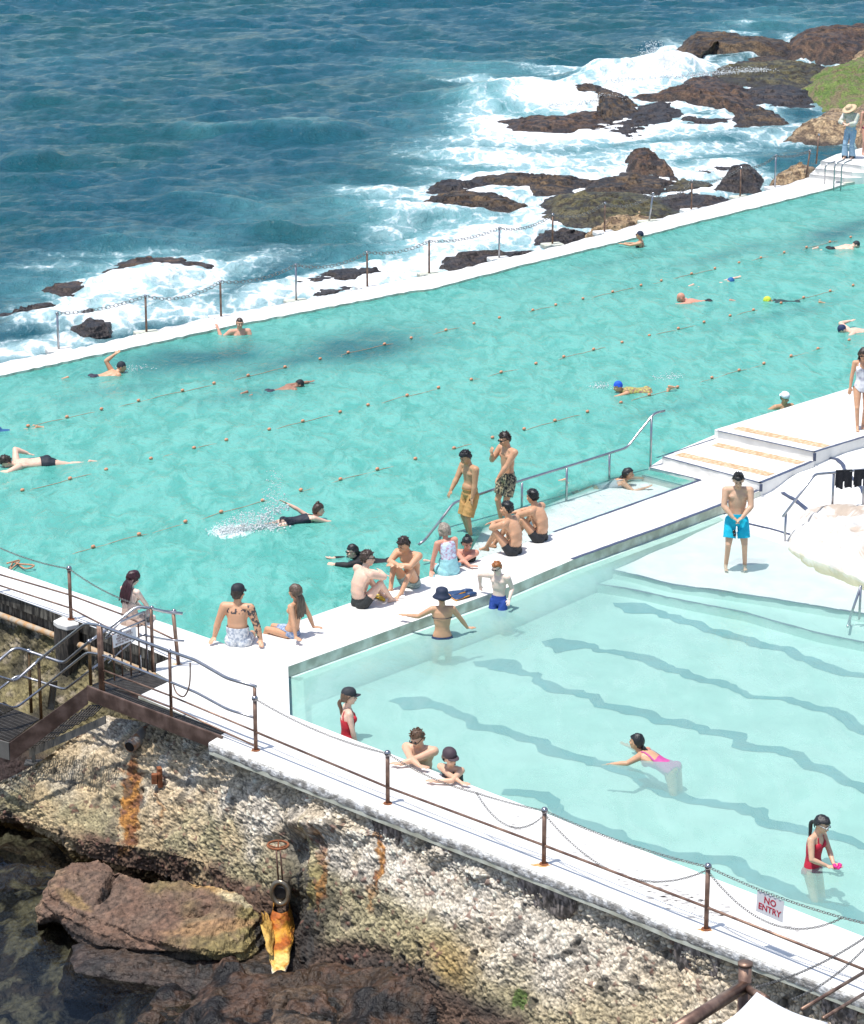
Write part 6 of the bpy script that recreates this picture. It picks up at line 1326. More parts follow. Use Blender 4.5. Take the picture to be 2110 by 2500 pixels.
        for q in range(5):
            b0 = ball_ + sd_ * (sg * (q - 2) * -.014) * -1; capsule(mb, b0, b0 + tfv * (.052 - .005 * q) - up_ * .004, .0125 - .001 * q, .0105 - .001 * q, 6)
    gl_ = -pf
    for sg in (-1, 1): mb.sph(pel - pup * .045 + pr * (sg * .07) + gl_ * .055, (.085, .08, .09), 12, 10, (pr, pf, pup))
    if fem:
        for sg in (-1, 1): mb.sph(s3 - cup * .012 + cr * (sg * .078) + cf_ * .080, (.060, .050, .058), 14, 10, (cr, cf_, cup))
    else:
        for sg in (-1, 1): mb.sph(s3 + cup * .008 + cr * (sg * .075) + cf_ * .068, (.080, .040, .055), 14, 10, (cr, cf_, cup)); 
    if fat > 1.1: mb.sph(s1 + mf * .04 * fat - mid * .02, (.135 * fat, .095 * fat, .11), 16, 12, (mr, mf, mid))
    me = remesh(mb, .0088 if face else .0105, 2)
    body = link('body', me, SK[skin_], root, True); body.matrix_parent_inverse = Matrix()
    nv_ = len(me.vertices); co = np.empty(nv_ * 3); me.vertices.foreach_get('co', co); co = co.reshape(-1, 3); no = np.empty(nv_ * 3); me.vertices.foreach_get('normal', no); no = no.reshape(-1, 3)
    # ---- label each vertex by nearest bone
    A_ = lambda v: np.array(tuple(v))
    bones = [('torso', pel - pup * .1, s1, .15, 0, .26), ('torso', s1, s2, .13, .26, .38), ('torso', s2, s3, .15, .38, .52), ('torso', s3, nb, .13, .52, .675), ('neck', nb + nk * .01, nt, .06, 0, 1), ('head', nt + hup * .06, hc + hup * .04, .10, 0, 1)]
    for sg, nm in ((-1, 'L'), (1, 'R')):
        bones += [('ua' + nm, J[('s', sg)], J[('e', sg)], .06, 0, 1), ('fa' + nm, J[('e', sg)], J[('w', sg)], .045, 0, 1), ('ha' + nm, J[('w', sg)], J[('w', sg)] + (J[('w', sg)] - J[('e', sg)]).normalized() * .19, .055, 0, 1), ('th' + nm, J[('h', sg)], J[('k', sg)], .085, 0, 1), ('sh' + nm, J[('k', sg)], J[('a', sg)], .05, 0, 1), ('ft' + nm, J[('a', sg)], J[('a', sg)] + V3(p.tf) * .12, .045, 0, 1)]
    best = np.full(nv_, 1e9); lab = np.zeros(nv_, int); par_ = np.zeros(nv_); dist = {}
    names_ = sorted(set(b[0] for b in bones)); 
    for nm, a, b, r_, t0, t1 in bones:
        a, b = A_(a), A_(b); ab = b - a; t = np.clip((co - a) @ ab / (ab @ ab), 0, 1); d = np.linalg.norm(co - a - t[:, None] * ab, axis=1) / r_; m_ = d < best
        best = np.where(m_, d, best); lab = np.where(m_, names_.index(nm), lab); par_ = np.where(m_, t0 + (t1 - t0) * t, par_)
    L_ = lambda *n: np.isin(lab, [names_.index(x) for x in n])
    # torso-local coordinates
    up_axis = A_(cup); rt = A_(cr); fw = A_(cf_); tx = (co - A_(s3)) @ rt; ty = (co - A_(s3)) @ fw; tz = (co - A_(s3)) @ up_axis
    qx_ = (co - A_(pel)) @ A_(pr); qy_ = (co - A_(pel)) @ A_(pf); qz_ = (co - A_(pel)) @ A_(pup)
    hx = (co - A_(hc)) @ A_(hr_) / 1.1; hy = (co - A_(hc)) @ A_(hf) / 1.1; hz = (co - A_(hc)) @ A_(hup) / 1.1
    E = np.array([tuple(q.vertices) + ((q.vertices[0],) if len(q.vertices) == 3 else ()) for q in me.polygons], dtype=object)
    quads = [tuple(q.vertices) for q in me.polygons]; qa = np.array([q if len(q) == 4 else (*q, q[0]) for q in quads])
    def garment(name, mask, off, m_, thick=True, noise_=0):
        keep = mask[qa].all(1); 
        if keep.sum() < 4: return None
        F_ = qa[keep]; used = np.unique(F_); mp_ = -np.ones(nv_, int); mp_[used] = np.arange(len(used)); of = off[used] if isinstance(off, np.ndarray) else np.full(len(used), off)
        if noise_: of = of + (fbm(co[used], 14, 3, 4) - .5) * noise_
        v = co[used] + no[used] * of[:, None]
        me2 = bpy.data.meshes.new(name); fs = [tuple(dict.fromkeys(q)) for q in mp_[F_].tolist()]; me2.from_pydata(v.tolist(), [], fs); me2.update(); o = link(name, me2, m_, root, True); o.matrix_parent_inverse = Matrix()
        if thick: so_ = o.modifiers.new('s', 'SOLIDIFY'); so_.thickness = .004; so_.offset = 1
        return o
    TH = L_('thL', 'thR'); TO = L_('torso'); 
    for g in clothes:
        kind, c = g[0], g[1]; m_ = c if not isinstance(c, tuple) else (cloth(c, *g[2:]) if len(g) > 2 and g[2] is not None and isinstance(g[2], tuple) else cloth(c))
        if kind == 'shorts':      # loose to above the knee
            garment('shorts', (TO & (par_ < .215)) | (TH & (par_ < .72)), np.where(TH, .014 + .034 * par_, .010), m_, noise_=.014)
        elif kind == 'longshorts': garment('shorts', (TO & (par_ < .215)) | (TH & (par_ < .93)), np.where(TH, .014 + .036 * par_, .010), m_, noise_=.016)
        elif kind == 'trunks': garment('swim_trunks', (TO & (par_ < .19)) | (TH & (par_ < .34)), .007, m_)
        elif kind == 'jammers': garment('swim_trunks', (TO & (par_ < .19)) | (TH & (par_ < .62)), .007, m_)
        elif kind == 'briefs': garment('swim_briefs', (TO & (par_ < .17) & (qz_ > -.06 - .0 * qx_)) | ((TO | TH) & (qz_ > .0 - .13 + .55 * np.abs(qx_)) & (qz_ < .07)), .006, m_)
        elif kind == 'bikini_bottom': garment('bikini_bottom', (TO | TH) & (qz_ < .055) & (qz_ > -.145 + .95 * np.abs(qx_) * np.where(qy_ > 0, 1.0, .62)), .006, m_)
        elif kind == 'bikini_top': garment('bikini_top', TO & (((np.abs(tz + .035) < .010) & (ty < .06)) | ((ty > .045) & (np.abs(tz + .012) < .055 - .25 * np.abs(np.abs(tx) - .078)) & (np.abs(tx) > .012)) | ((np.abs(np.abs(tx) - .085 + tz * .35) < .009) & (tz > .02) & (ty > -.02))), .006, m_)
        elif kind == 'swimsuit':
            back_low = -.02 if len(g) < 4 else g[3]
            garment('swimsuit', (TO | TH) & (qz_ > -.145 + .95 * np.abs(qx_) * np.where(qy_ > 0, 1, .6)) & ((tz < np.where(ty > 0, .045 - .35 * (np.abs(tx) < .06) * (.06 - np.abs(tx)) * 2, back_low)) | ((np.abs(np.abs(tx) - .095 + tz * .15) < .014) & TO & (tz < .125))), .006, m_)
        elif kind == 'tank': garment('tank_top', (TO & (par_ > .10) & (tz < .115) & (np.abs(tx) < .150)), .010, m_, noise_=.012)
        elif kind == 'rash': garment('rash_shirt', (TO | L_('uaL', 'uaR') | (L_('faL', 'faR') & (par_ < .92)) | (L_('neck') & (par_ < .25))), .008, m_, noise_=.008)
        elif kind == 'shirt': garment('shirt', (TO & (par_ > .12)) | L_('uaL', 'uaR') | (L_('faL', 'faR') & (par_ < .8)), .018, m_, noise_=.02)
        elif kind == 'skirt': garment('shorts', (TO & (par_ < .30)) | (TH & (par_ < .45)), .02, m_, noise_=.01)
        elif kind == 'jeans': garment('jeans', (TO & (par_ < .24)) | TH | L_('shL', 'shR'), np.where(L_('shL', 'shR'), .025 + .05 * par_, .018), m_, noise_=.014)
        elif kind == 'ring': pass
    # ---- hair, hats
    Hh = L_('head', 'neck') | (hz > -.03) & (np.abs(hx) < .12) & (np.abs(hy) < .14) & (hz < .16)
    line = np.where(hy > .03, .052, np.where(hy > -.03, .052 - (.03 - hy) * 1.3 , -.055)); hm = hairm(hairc)
    if hair == 'swimcap': garment('swim_cap', Hh & (hz > np.where(hy > .03, .035, np.where(hy > -.03, .0, -.03))), .006, hairm(hairc) if not isinstance(hat, tuple) else cloth(hat), False)
    elif hair == 'shaved': garment('hair', Hh & (hz > line), .003, hm, False)
    elif hair != 'none': garment('hair', Hh & (hz > line - (.04 if hair in ('long', 'bob') else 0)) & ((hy < .075) | (hz > .05)), np.where(hz > .07, .020, .010) if hair == 'short' else .018, hm, True, .05)
    if hair == 'short' and not (hat and hat[0] != 'none'):
        hv = np.where(Hh & (hz > line + .012) & ((hy < .07) | (hz > .055)))[0]; rs = random.Random(len(label)); tm_ = MB()
        for _ in range(110 if len(hv) else 0):
            k = hv[rs.randrange(len(hv))]; c_ = Vector(co[k]); n_ = Vector(no[k]); d_ = (n_ * .8 + hf * rs.uniform(-.2, .8) + hup * rs.uniform(-.1, .5) + hr_ * rs.uniform(-.6, .6)).normalized(); L_h = rs.uniform(.020, .036) * (1.2 if hz[k] > .07 else .7)
            tm_.tube([c_ + n_ * .004, c_ + n_ * .012 + d_ * L_h * .5, c_ + d_ * L_h + n_ * .010], [.012, .010, .002], 5)
        if tm_.v: mesh('hair', tm_.v, tm_.f, hm, root, True, local=True)
    def W_(v): return v
    hp_ = MB()
    if hair == 'long':
        base = hc - hf * .085; rs = random.Random(int(abs(hc.x) * 1e4) + len(label))
        for k in range(15):
            u = (k - 7) / 7; a = hc + hr_ * (u * .075) - hf * (.07 - .03 * abs(u)) + hup * (.02 - .03 * abs(u)); b = nb + cr * (u * .10) - cf_ * (.085 + .01 * rs.random()) + cup * (.0 - .02 * abs(u)); c_ = s3 + cr * (u * (.10 + .03 * rs.random())) - cf_ * .125 - cup * (.02 + .08 * rs.random())
            hp_.tube(smoothpath([a, a.lerp(b, .5) - hf * .02, b, b.lerp(c_, .6), c_], 3), [.017] * 3 + [.020] * 6 + [.014] * 3 + [.006], 6)
    if hair in ('ponytail', 'lowpony'):
        a = hc - hf * .10 + hup * (.02 if hair == 'ponytail' else -.03); b = a - hf * .05 - hup * .05; c_ = nb - cf_ * .10 - cup * .0
        hp_.tube(smoothpath([a, b, c_, c_ - cup * .10], 4), [.02, .026, .03, .03, .03, .03, .03, .028, .026, .024, .02, .015, .006], 8)
    if hair == 'bun':
        hp_.sph(hc + hup * .135 - hf * .03, (.042, .042, .040), 12, 9); hp_.sph(hc + hup * .165 - hf * .02 + hr_ * .02, (.022, .022, .03), 8, 6); hp_.sph(hc + hup * .10 - hf * .03, (.03, .03, .03), 8, 6)
    if hair == 'bob':
        for k in range(11):
            u = (k - 5) / 5; a = hc + hr_ * (u * .085) - hf * (.075 - .05 * abs(u)) + hup * .01; b = hc + hr_ * (u * .095) - hf * (.085 - .05 * abs(u)) - hup * .10; hp_.tube([a, a.lerp(b, .5) - hf * .006, b], [.022, .026, .012], 7)
    if hp_.v: hp_.v = [tuple(hc + (Vector(q) - hc) * 1.06) for q in hp_.v]; mesh('hair', hp_.v, hp_.f, hm, root, True, local=True)
    if hat and hair != 'swimcap':
        hk, hcol = hat[0], hat[1]; mh = cloth(hcol); e = bpy.data.objects.new('hat', None); COL.objects.link(e); e.parent = root
        top_c = hc + hup * .040 - hf * .006; m2 = MB(); n = 24; rows = []
        if hk == 'cap':
            prof = [(1.0, -.01), (1.02, .03), (.93, .065), (.72, .092), (.40, .106), (.08, .110)]; br = None
        elif hk == 'bucket': prof = [(1.55, -.055), (1.25, -.02), (1.04, .01), (1.02, .05), (.92, .08), (.66, .096), (.1, .10)]
        else: prof = [(2.3, -.005), (1.7, .005), (1.10, .012), (1.06, .05), (1.0, .09), (.75, .108), (.1, .112)]
        back_ = -1 if (len(hat) > 2 and hat[2] == 'back') else 1
        for r_, z_ in prof: rows.append([top_c + hr_ * (.104 * r_ * math.cos(6.283 * k / n)) + hf * (.121 * r_ * math.sin(6.283 * k / n)) + hup * (z_ * 1.1 + .006) for k in range(n)])
        v = [x for q in rows for x in q]; f = [(i * n + k, i * n + (k + 1) % n, (i + 1) * n + (k + 1) % n, (i + 1) * n + k) for i in range(len(rows) - 1) for k in range(n)] + [tuple((len(rows) - 1) * n + k for k in range(n))]
        o = mesh('crown', v, f, mh, e, True, local=True); so_ = o.modifiers.new('s', 'SOLIDIFY'); so_.thickness = .004
        if hk == 'cap':
            v = []; f = []; ff = hf * back_
            for j in range(5):
                for k in range(13):
                    a = math.radians(-58 + 116 * k / 12); rr2 = 1 + j / 4 * .62 * math.cos(a) ** .8
                    v.append(top_c + hr_ * (.105 * math.sin(a) * (1 + j * .015)) + ff * (.121 * math.cos(a) * rr2) + hup * (.004 - .010 * j / 4 * (1 + math.sin(a) ** 2 * 1.6)))
            f = [(j * 13 + k, j * 13 + k + 1, (j + 1) * 13 + k + 1, (j + 1) * 13 + k) for j in range(4) for k in range(12)]; o = mesh('visor', v, f, mh, e, True, local=True); so_ = o.modifiers.new('s', 'SOLIDIFY'); so_.thickness = .005
    if face:
        for sg in (-1, 1): MB().sph(hc + hf * .095 + hr_ * (sg * .033) + hup * .011, (.011, .007, .007), 8, 6, ax_).build('eye', M['eye'], root, True, True)
        mbr = MB()
        for sg in (-1, 1): mbr.sph(hc + hf * .104 + hr_ * (sg * .033) + hup * .033, (.018, .005, .004), 8, 5, ax_)
        mbr.build('eyebrows', hm, root, True, True); MB().sph(hc + hf * .109 - hup * .063, (.020, .006, .006), 10, 6, ax_).build('mouth', M['lip'], root, True, True)
    if glasses:
        gm = {'dark': M['lens'], 'white': M['wframe'], 'goggle': M['lens']}[glasses]; g_ = MB(); up2 = .012
        for sg in (-1, 1):
            c_ = hc + hf * .117 + hr_ * (sg * .037) + hup * up2; g_.sph(c_, (.029, .010, .019), 12, 7, ax_); g_.tube([c_ + hr_ * (sg * .028), hc + hr_ * (sg * .097) + hup * (up2 + .004) - hf * .01], .005, 5)
        g_.tube([hc + hf * .121 - hr_ * .01 + hup * up2, hc + hf * .121 + hr_ * .01 + hup * up2], .005, 5); g_.build('sunglasses' if glasses != 'goggle' else 'goggles', gm, root, True, True)
        if glasses == 'white':
            g_ = MB()
            for sg in (-1, 1): g_.sph(hc + hf * .126 + hr_ * (sg * .034) + hup * up2, (.019, .006, .012), 10, 6, ax_)
            g_.build('lenses', M['lens'], root, True, True)
    root['_'] = 0; del root['_']
    return root, dict(hc=hc, J=J, nb=nb, s3=s3, s1=s1, s2=s2, cup=cup, cf=cf_, cr=cr, co=co, no=no, qa=qa, lab=L_, par=par_, tx=tx, ty=ty, tz=tz, garment=garment)
HD_U, HD_V, HD_C = 45.7, 135.7, -90.0      # along the lanes (right and away), across them, towards the camera
def seat_knees(**k):
    d = dict(pel=(0, 0, .11), pup=(0, -.35, 1), cup=(0, .55, 1), fl=(-.12, .50, .07), fr=(.12, .48, .07), kl=(-.25, .3, 1), kr=(.25, .3, 1), hl=(.03, .42, .50), hr=(-.03, .44, .52), el=(-1, .1, -.25), er=(1, .1, -.25), headf=(0, 1, -.1)); d.update(k); return Pose(**d)
def swim(**k):
    d = dict(pel=(0, 0, -.03), pup=(0, 1, .10), pf=(0, 0, -1), cup=(0, 1, .12), cf=(0, .1, -1), headf=(0, .55, -.8), hup=(0, .8, .55), fl=(-.10, -.88, -.03), fr=(.12, -.86, -.07), kl=(0, 0, -1), kr=(0, 0, -1), tf=(0, -1, -.3), hl=(-.30, .95, -.10), hr=(.20, .15, -.45), el=(-1, 0, 0), er=(1, 0, -1), curl=.2); d.update(k); return Pose(**d)
# ---------------- standing
MAN = dict(H=1.78)
person('person in bright turquoise shorts standing in shallow water with hands together', G(1795, 1388, -.30), -92, Pose(headf=(.05, 1, -.45), hl=(-.08, .20, 1.02), hr=(.09, .20, 1.02), el=(-1, -.1, -.3), er=(1, -.1, -.3), fl=(-.17, .0, .08), fr=(.17, .03, .08), hdl=(.7, .2, -.5), hdr=(-.7, .2, -.5)), 'light', 1.80, [('shorts', (.0, .47, .66))], 'short', BLK)
o = bpy.data.objects[-1]
person('person in yellow ochre shorts on the wading shelf, one hand on the handrail', G(1148, 1318, -.2), 213, Pose(headf=(.0, 1, -.45), hl=(-.10, .12, .74) if False else (-.23, .12, .80), hr=(.20, .34, .95), el=(-.6, -1, 0), er=(.8, -1, -.2), fl=(-.10, .05, .08), fr=(.10, -.05, .08), cup=(0, .08, 1), fat=1.12), 'olive', 1.72, [('longshorts', (.52, .29, .10))], 'short', BLK)
person('person in black floral shorts and goggles on the wading shelf, fist raised', G(1238, 1282, -.2), 215, Pose(headf=(.1, 1, -.3), hl=(-.10, .30, .98), hr=(.12, .27, 1.38), hdr=(-.1, .2, 1), el=(-1, -.6, -.2), er=(.6, .1, -1), fl=(-.10, .0, .08), fr=(.12, .05, .08), curl=1.1), 'tan', 1.80, [('shorts', (.014, .016, .02), (.42, .36, .22), 26)], 'short', (.03, .018, .014), glasses='goggle')
person('person in a white swimsuit walking on the upper deck at the right edge', G(2100, 1046, Z2), -96, Pose(fem=True, headf=(.1, 1, -.35), hl=(-.26, .02, .84), hr=(.27, .08, .82), fl=(-.06, -.06, .08), fr=(.07, .16, .08), el=(-.8, -1, 0), er=(.8, -1, 0)), 'tan', 1.70, [('swimsuit', (.80, .80, .82), (.45, .45, .5), 7)], 'long', (.03, .018, .012), glasses='dark')
person('person with a straw hat and wide pale jeans standing on the far platform', G(2074, 386, .5), -120, Pose(headf=(.3, 1, -.55), cup=(0, .15, 1), hl=(-.02, .34, 1.18), hr=(.10, .34, 1.20), el=(-1, 0, -.5), er=(1, 0, -.5), fl=(-.10, .0, .08), fr=(.12, .12, .08)), 'fair', 1.72, [('jeans', (.26, .40, .52)), ('shirt', (.50, .52, .42), (.62, .60, .56), 9)], 'short', (.05, .03, .02), hat=('straw', (.62, .45, .28)))
person('person in black top and maroon briefs beside the straw hatted visitor', G(2114, 378, .5), -80, Pose(fem=True, headf=(.0, 1, -.3), hl=(-.24, .05, .9), hr=(.24, .05, .86)), 'pink', 1.68, [('bikini_bottom', (.30, .02, .09)), ('bikini_top', BLK)], 'short', BLK)
# ---------------- wading
person('person in a dark blue bucket hat and strappy bikini, one arm over the walkway', AT(1080, 1556, zL, .95), 95, Pose(fem=True, headf=(-.25, 1, .0), cup=(0, .04, 1), hl=(-.58, .28, 1.27), hr=(.48, .22, 1.0), el=(-.5, -.6, -1), er=(.8, -.8, -.4), hdl=(-.9, .5, .0), hdr=(.9, .3, -.1), curl=.1), 'tan', 1.72, [('bikini_bottom', (.02, .04, .10)), ('bikini_top', (.03, .04, .07))], 'short', (.05, .03, .02), hat=('bucket', (.014, .024, .055)))
person('boy in blue shorts and goggles standing against the walkway with swim fins beside him', AT(1218, 1484, zL, .62), -118, Pose(headf=(.15, 1, -.35), hup=(.1, .3, 1), hl=(-.30, .10, 1.02), hr=(.50, -.10, 1.16), el=(-.3, -.6, -1), er=(1, -.2, -.4), fat=.86), 'pale', 1.42, [('shorts', (.02, .06, .30))], 'short', (.35, .13, .04), glasses='goggle')
person('person in a black cap and red swimsuit behind the front walkway', Vector((G(848, 1797, 0).x, G(848, 1797, 0).y + .34, -1.14)), 10, Pose(fem=True, headf=(.0, 1, .0), hl=(-.22, .1, .86), hr=(.22, .12, .86)), 'fair', 1.68, [('swimsuit', (.55, .02, .035))], 'lowpony', (.12, .07, .04), hat=('cap', (.022, .025, .032)))
rT, dT = person('person in a red swimsuit and white sunglasses, waist deep, holding a pink toy', AT(1985, 2112, zL, .93), -35, Pose(fem=True, headf=(.05, 1, -.35), cup=(0, .12, 1), hl=(.02, .34, 1.10), hr=(.14, .30, 1.10), el=(-1, -.5, -.2), er=(1, -.7, -.3), hdl=(.3, 1, .1), hdr=(.0, 1, .1)), 'light', 1.62, [('swimsuit', (.50, .012, .04))], 'lowpony', BLK, glasses='white')
# ---------------- leaning on the edge
def lean(**k):
    d = dict(pel=(0, -.30, -.36), pup=(0, .05, 1), cup=(0, .22, 1), fl=(-.1, -.45, -1.10), fr=(.1, -.45, -1.10), hl=(.16, .20, .06), hr=(-.14, .17, .08), el=(-1, .15, -.1), er=(1, .15, -.1), hdl=(1, .1, 0), hdr=(-1, .1, 0), headf=(0, 1, -.3), curl=.2); d.update(k); return Pose(**d)
person('person with short brown hair and sunglasses resting folded arms on the front walkway', G(1012, 1868, 0), -112, lean(headf=(.15, 1, -.45)), 'light', 1.80, [('trunks', (.05, .06, .1))], 'short', (.10, .055, .03), glasses='dark')
person('person in a maroon cap resting folded arms on the front walkway, looking left', G(1090, 1905, 0), -118, lean(fem=True, headf=(-.9, .4, -.1), cup=(0, .5, 1), hl=(.06, .24, .06), hr=(-.38, .14, .05)), 'light', 1.66, [('swimsuit', (.03, .03, .04))], 'lowpony', (.10, .07, .05), hat=('cap', (.055, .035, .045)))
person('person with a black topknot in the lap pool, arms folded on the walkway', G(1137, 1378, 0), -95, lean(fem=True, fat=1.25, headf=(-.35, 1, -.35), hr=(-.10, .26, .05)), 'red', 1.70, [('swimsuit', BLK)], 'bun', BLK)
person('shaven headed person leaning back on the sea wall with arms spread along it', G(584, 808, 0), -80, Pose(pel=(0, .12, -.52), pup=(0, 0, 1), cup=(0, -.05, 1), fl=(-.1, .2, -1.3), fr=(.1, .2, -1.3), hl=(-.24, .2, -.5), hr=(.50, -.06, .05), el=(-.2, .3, -1), er=(.2, .3, -1), headf=(-.1, 1, -.15)), 'pink', 1.80, [('trunks', (.03, .04, .08))], 'shaved', (.05, .03, .02))
bpy.data.objects[-1]
person('person with a navy swim cap and goggles holding on to the sea wall', G(1556, 597, 0), 165, Pose(fem=True, pel=(0, -.1, -.46), fl=(-.1, -.2, -1.4), fr=(.1, -.2, -1.4), hl=(-.22, .40, .04), hr=(.16, .30, .0), el=(-1, 0, -.3), er=(1, 0, -.5), headf=(0, 1, 0)), 'tan', 1.68, [('swimsuit', BLK)], 'swimcap', BLK, glasses='goggle', hat=(.012, .02, .05))
# ---------------- seated on the walkway
def edge_sit(**k):
    d = dict(pel=(0, 0, .10), pup=(0, -.12, 1), cup=(0, .05, 1), fl=(-.13, .58, -.36), fr=(.13, .58, -.36), kl=(0, 1, .3), kr=(0, 1, .3), hl=(-.36, -.06, .05), hr=(.36, -.06, .05), el=(-1, -.5, .1), er=(1, -.5, .1), hdl=(-.2, -.6, -.3), hdr=(.2, -.6, -.3), headf=(0, 1, -.15)); d.update(k); return Pose(**d)
person('person with long dark red hair and wet pale top, seated on the left walkway', G(320, 1524, 0), 50, edge_sit(fem=True, hl=(-.10, .35, .22), hr=(.12, .36, .20), headf=(.1, 1, -.35), cup=(0, .12, 1)), 'pale', 1.68, [('skirt', (.52, .38, .30)), ('tank', (.60, .47, .40))], 'long', (.035, .008, .012))
r8, d8 = person('person in a black cap with tattooed shoulders and striped shorts, seated on the corner', G(582, 1573, 0), 78, edge_sit(fat=1.18, hl=(-.40, -.05, .05), hr=(.40, -.02, .05), headf=(.35, 1, -.05)), 'tan', 1.82, [('skirt', (.72, .74, .76), (.33, .38, .46), 22)], 'short', (.03, .02, .015), hat=('cap', (.014, .016, .024)))
d8['garment']('tattoo', d8['lab']('torso') & (d8['ty'] < -.02) & (d8['tz'] > .02) & (d8['tz'] < .11) & (fbm(d8['co'], 34, 2, 3) > .53), .0025, M['tattoo'], False)
d8['garment']('tattoo', d8['lab']('uaR', 'faR') & (fbm(d8['co'], 30, 2, 8) > .50), .0025, M['tattoo'], False)
person('person with long brown hair in a blue bikini leaning back on both hands', G(712, 1553, 0), 150, Pose(fem=True, pel=(0, 0, .10), pup=(0, -.35, 1), cup=(0, -.12, 1), fl=(-.10, .62, -.30), fr=(.10, .66, -.28), kl=(0, .8, 1), kr=(0, .8, 1), hl=(-.30, -.30, .05), hr=(.34, -.28, .05), el=(-1, -.6, .2), er=(1, -.6, .2), hdl=(-.4, -.8, 0), hdr=(.4, -.8, 0), headf=(-.1, 1, 0)), 'tan', 1.66, [('bikini_bottom', (.16, .24, .42), (.45, .5, .6), 30)], 'long', (.10, .065, .045))
person('person in black trunks and sunglasses hugging the knees, back to the camera', G(880, 1480, 0), 35, seat_knees(headf=(.5, 1, 0), fl=(-.12, .52, .07), fr=(.12, .54, .07)), 'fair', 1.80, [('trunks', (.022, .024, .024))], 'short', (.05, .03, .022), glasses='dark')
person('person with crossed forearms on the knees and a black watch, facing the camera', G(1002, 1432, 0), 238, seat_knees(headf=(.25, 1, -.45), fl=(-.15, .52, .07), fr=(.13, .42, .07), cup=(0, .5, 1)), 'tan', 1.80, [('trunks', (.20, .28, .27), (.35, .42, .38), 20)], 'short', (.03, .018, .014))
r12, d12 = person('grey haired person in floral tank top and pale blue shorts, seated, seen from behind', G(1095, 1400, 0), 112, edge_sit(fem=True, fat=1.22, cup=(-.12, .18, 1), hl=(-.34, .05, .05), hr=(.24, .3, .12), headf=(.2, 1, -.25)), 'red', 1.66, [('skirt', (.34, .66, .70)), ('tank', (.60, .74, .86), (.50, .30, .42), 20)], 'bob', (.30, .25, .20))
person('seated person in black trunks hugging the knees, right in front of the floral shorts', G(1254, 1352, 0), 148, seat_knees(headf=(-.35, 1, .0)), 'tan', 1.78, [('trunks', (.016, .018, .022))], 'short', BLK)
person('dark haired person in black trunks, rightmost of those seated on the walkway', G(1318, 1320, 0), 150, seat_knees(headf=(.1, 1, -.1), fl=(-.2, .5, .07), hr=(-.05, .5, .48)), 'tan', 1.78, [('trunks', (.016, .018, .022))], 'short', BLK)
# ---------------- swimmers
person('person in a black long sleeved swim shirt gliding beside the walkway', G(925, 1370, zW), 185, swim(pel=(0, -.15, -.09), pup=(0, 1, .16), cup=(0, 1, .34), cf=(0, .4, -1), headf=(-.2, 1, -.15), hup=(0, .1, 1), hl=(-.20, .85, .02), hr=(.25, .85, .0)), 'fair', 1.68, [('rash', BLK), ('jammers', BLK)], 'lowpony', BLK, glasses='goggle')
person('person with a topknot in a black swimsuit swimming crawl, one arm lifted', G(700, 1278, zW), 20, swim(fem=True, pel=(0, 0, .0), hl=(-.42, -.16, .50), el=(-.6, .4, 1), hr=(.14, 1.05, -.08), cf=(.25, .1, -1), pf=(.1, 0, -1), headf=(.1, 1, -.1), hup=(0, -.2, 1)), 'fair', 1.68, [('swimsuit', (.012, .016, .03), None, .02)], 'bun', (.05, .028, .02))
person('swimmer in a dark cap near the sea wall with a bent arm in the air', G(255, 915, zW), 28, swim(pel=(0, -.25, -.09), hl=(-.22, .36, .40), el=(-.5, -1, 1.2), headf=(.3, 1, -.3), hup=(0, .3, 1), fr=(.12, -.9, -.12), cup=(0, 1, .22)), 'tan', 1.75, [('trunks', (.03, .03, .05))], 'swimcap', BLK, hat=(.015, .02, .03), face=False)
person('person in a shiny black cap swimming under the farthest rope, left half', G(690, 950, zW), 28, swim(pel=(0, -.3, -.10), hl=(-.18, .85, .05), cup=(0, 1, .2)), 'dark', 1.70, [('trunks', (.03, .03, .05))], 'swimcap', BLK, hat=(.012, .012, .014), face=False)
person('swimmer in blue trunks leaving the photo at the left edge, arm raised', G(-12, 1050, zW), 200, swim(pel=(0, 0, -.06), hr=(.42, -.25, .42), er=(.3, .2, 1), hl=(-.2, .9, -.2)), 'tan', 1.80, [('jammers', (.02, .10, .25))], 'swimcap', BLK, face=False)
person('broad pink backed person in black trunks swimming at the left edge of the pool', G(110, 1133, zW), 196, swim(pel=(0, 0, .02), pup=(0, 1, .0), cup=(0, 1, .06), hl=(-.22, .98, -.06), hr=(.46, .28, .12), er=(1, -.5, .6), fat=1.15), 'fair', 1.85, [('trunks', (.012, .018, .028))], 'short', (.03, .02, .016), face=False)
person('swimmer in a blue cap reaching forward, between the two farther ropes on the right', G(1762, 690, zW), 30, swim(pel=(0, -.45, -.14), hl=(-.14, .95, .12), cup=(0, 1, .12)), 'fair', 1.75, [('trunks', (.05, .05, .07))], 'swimcap', BLK, hat=(.02, .12, .34), face=False)
person('bald pink headed swimmer just below the farthest rope on the right', G(1700, 735, zW), 188, swim(pel=(0, -.3, -.10), hl=(-.24, .9, -.06), cup=(0, 1, .18), headf=(.2, 1, -.5)), 'red', 1.80, [('trunks', BLK)], 'none', BLK, face=False)
person('swimmer in a yellow cap and dark suit near the middle rope on the right', G(1925, 735, zW), 182, swim(pel=(0, -.2, -.12), fl=(-.2, -.8, -.04)), 'olive', 1.75, [('rash', (.02, .05, .05)), ('jammers', (.02, .04, .05))], 'swimcap', BLK, hat=(.55, .66, .05), face=False)
person('swimmer in a dark cap at the right edge beside the farthest rope', G(2070, 604, zW), 14, swim(pel=(0, -.5, -.08), cup=(0, 1, .15)), 'fair', 1.78, [('trunks', BLK)], 'swimcap', BLK, hat=(.02, .025, .03), face=False)
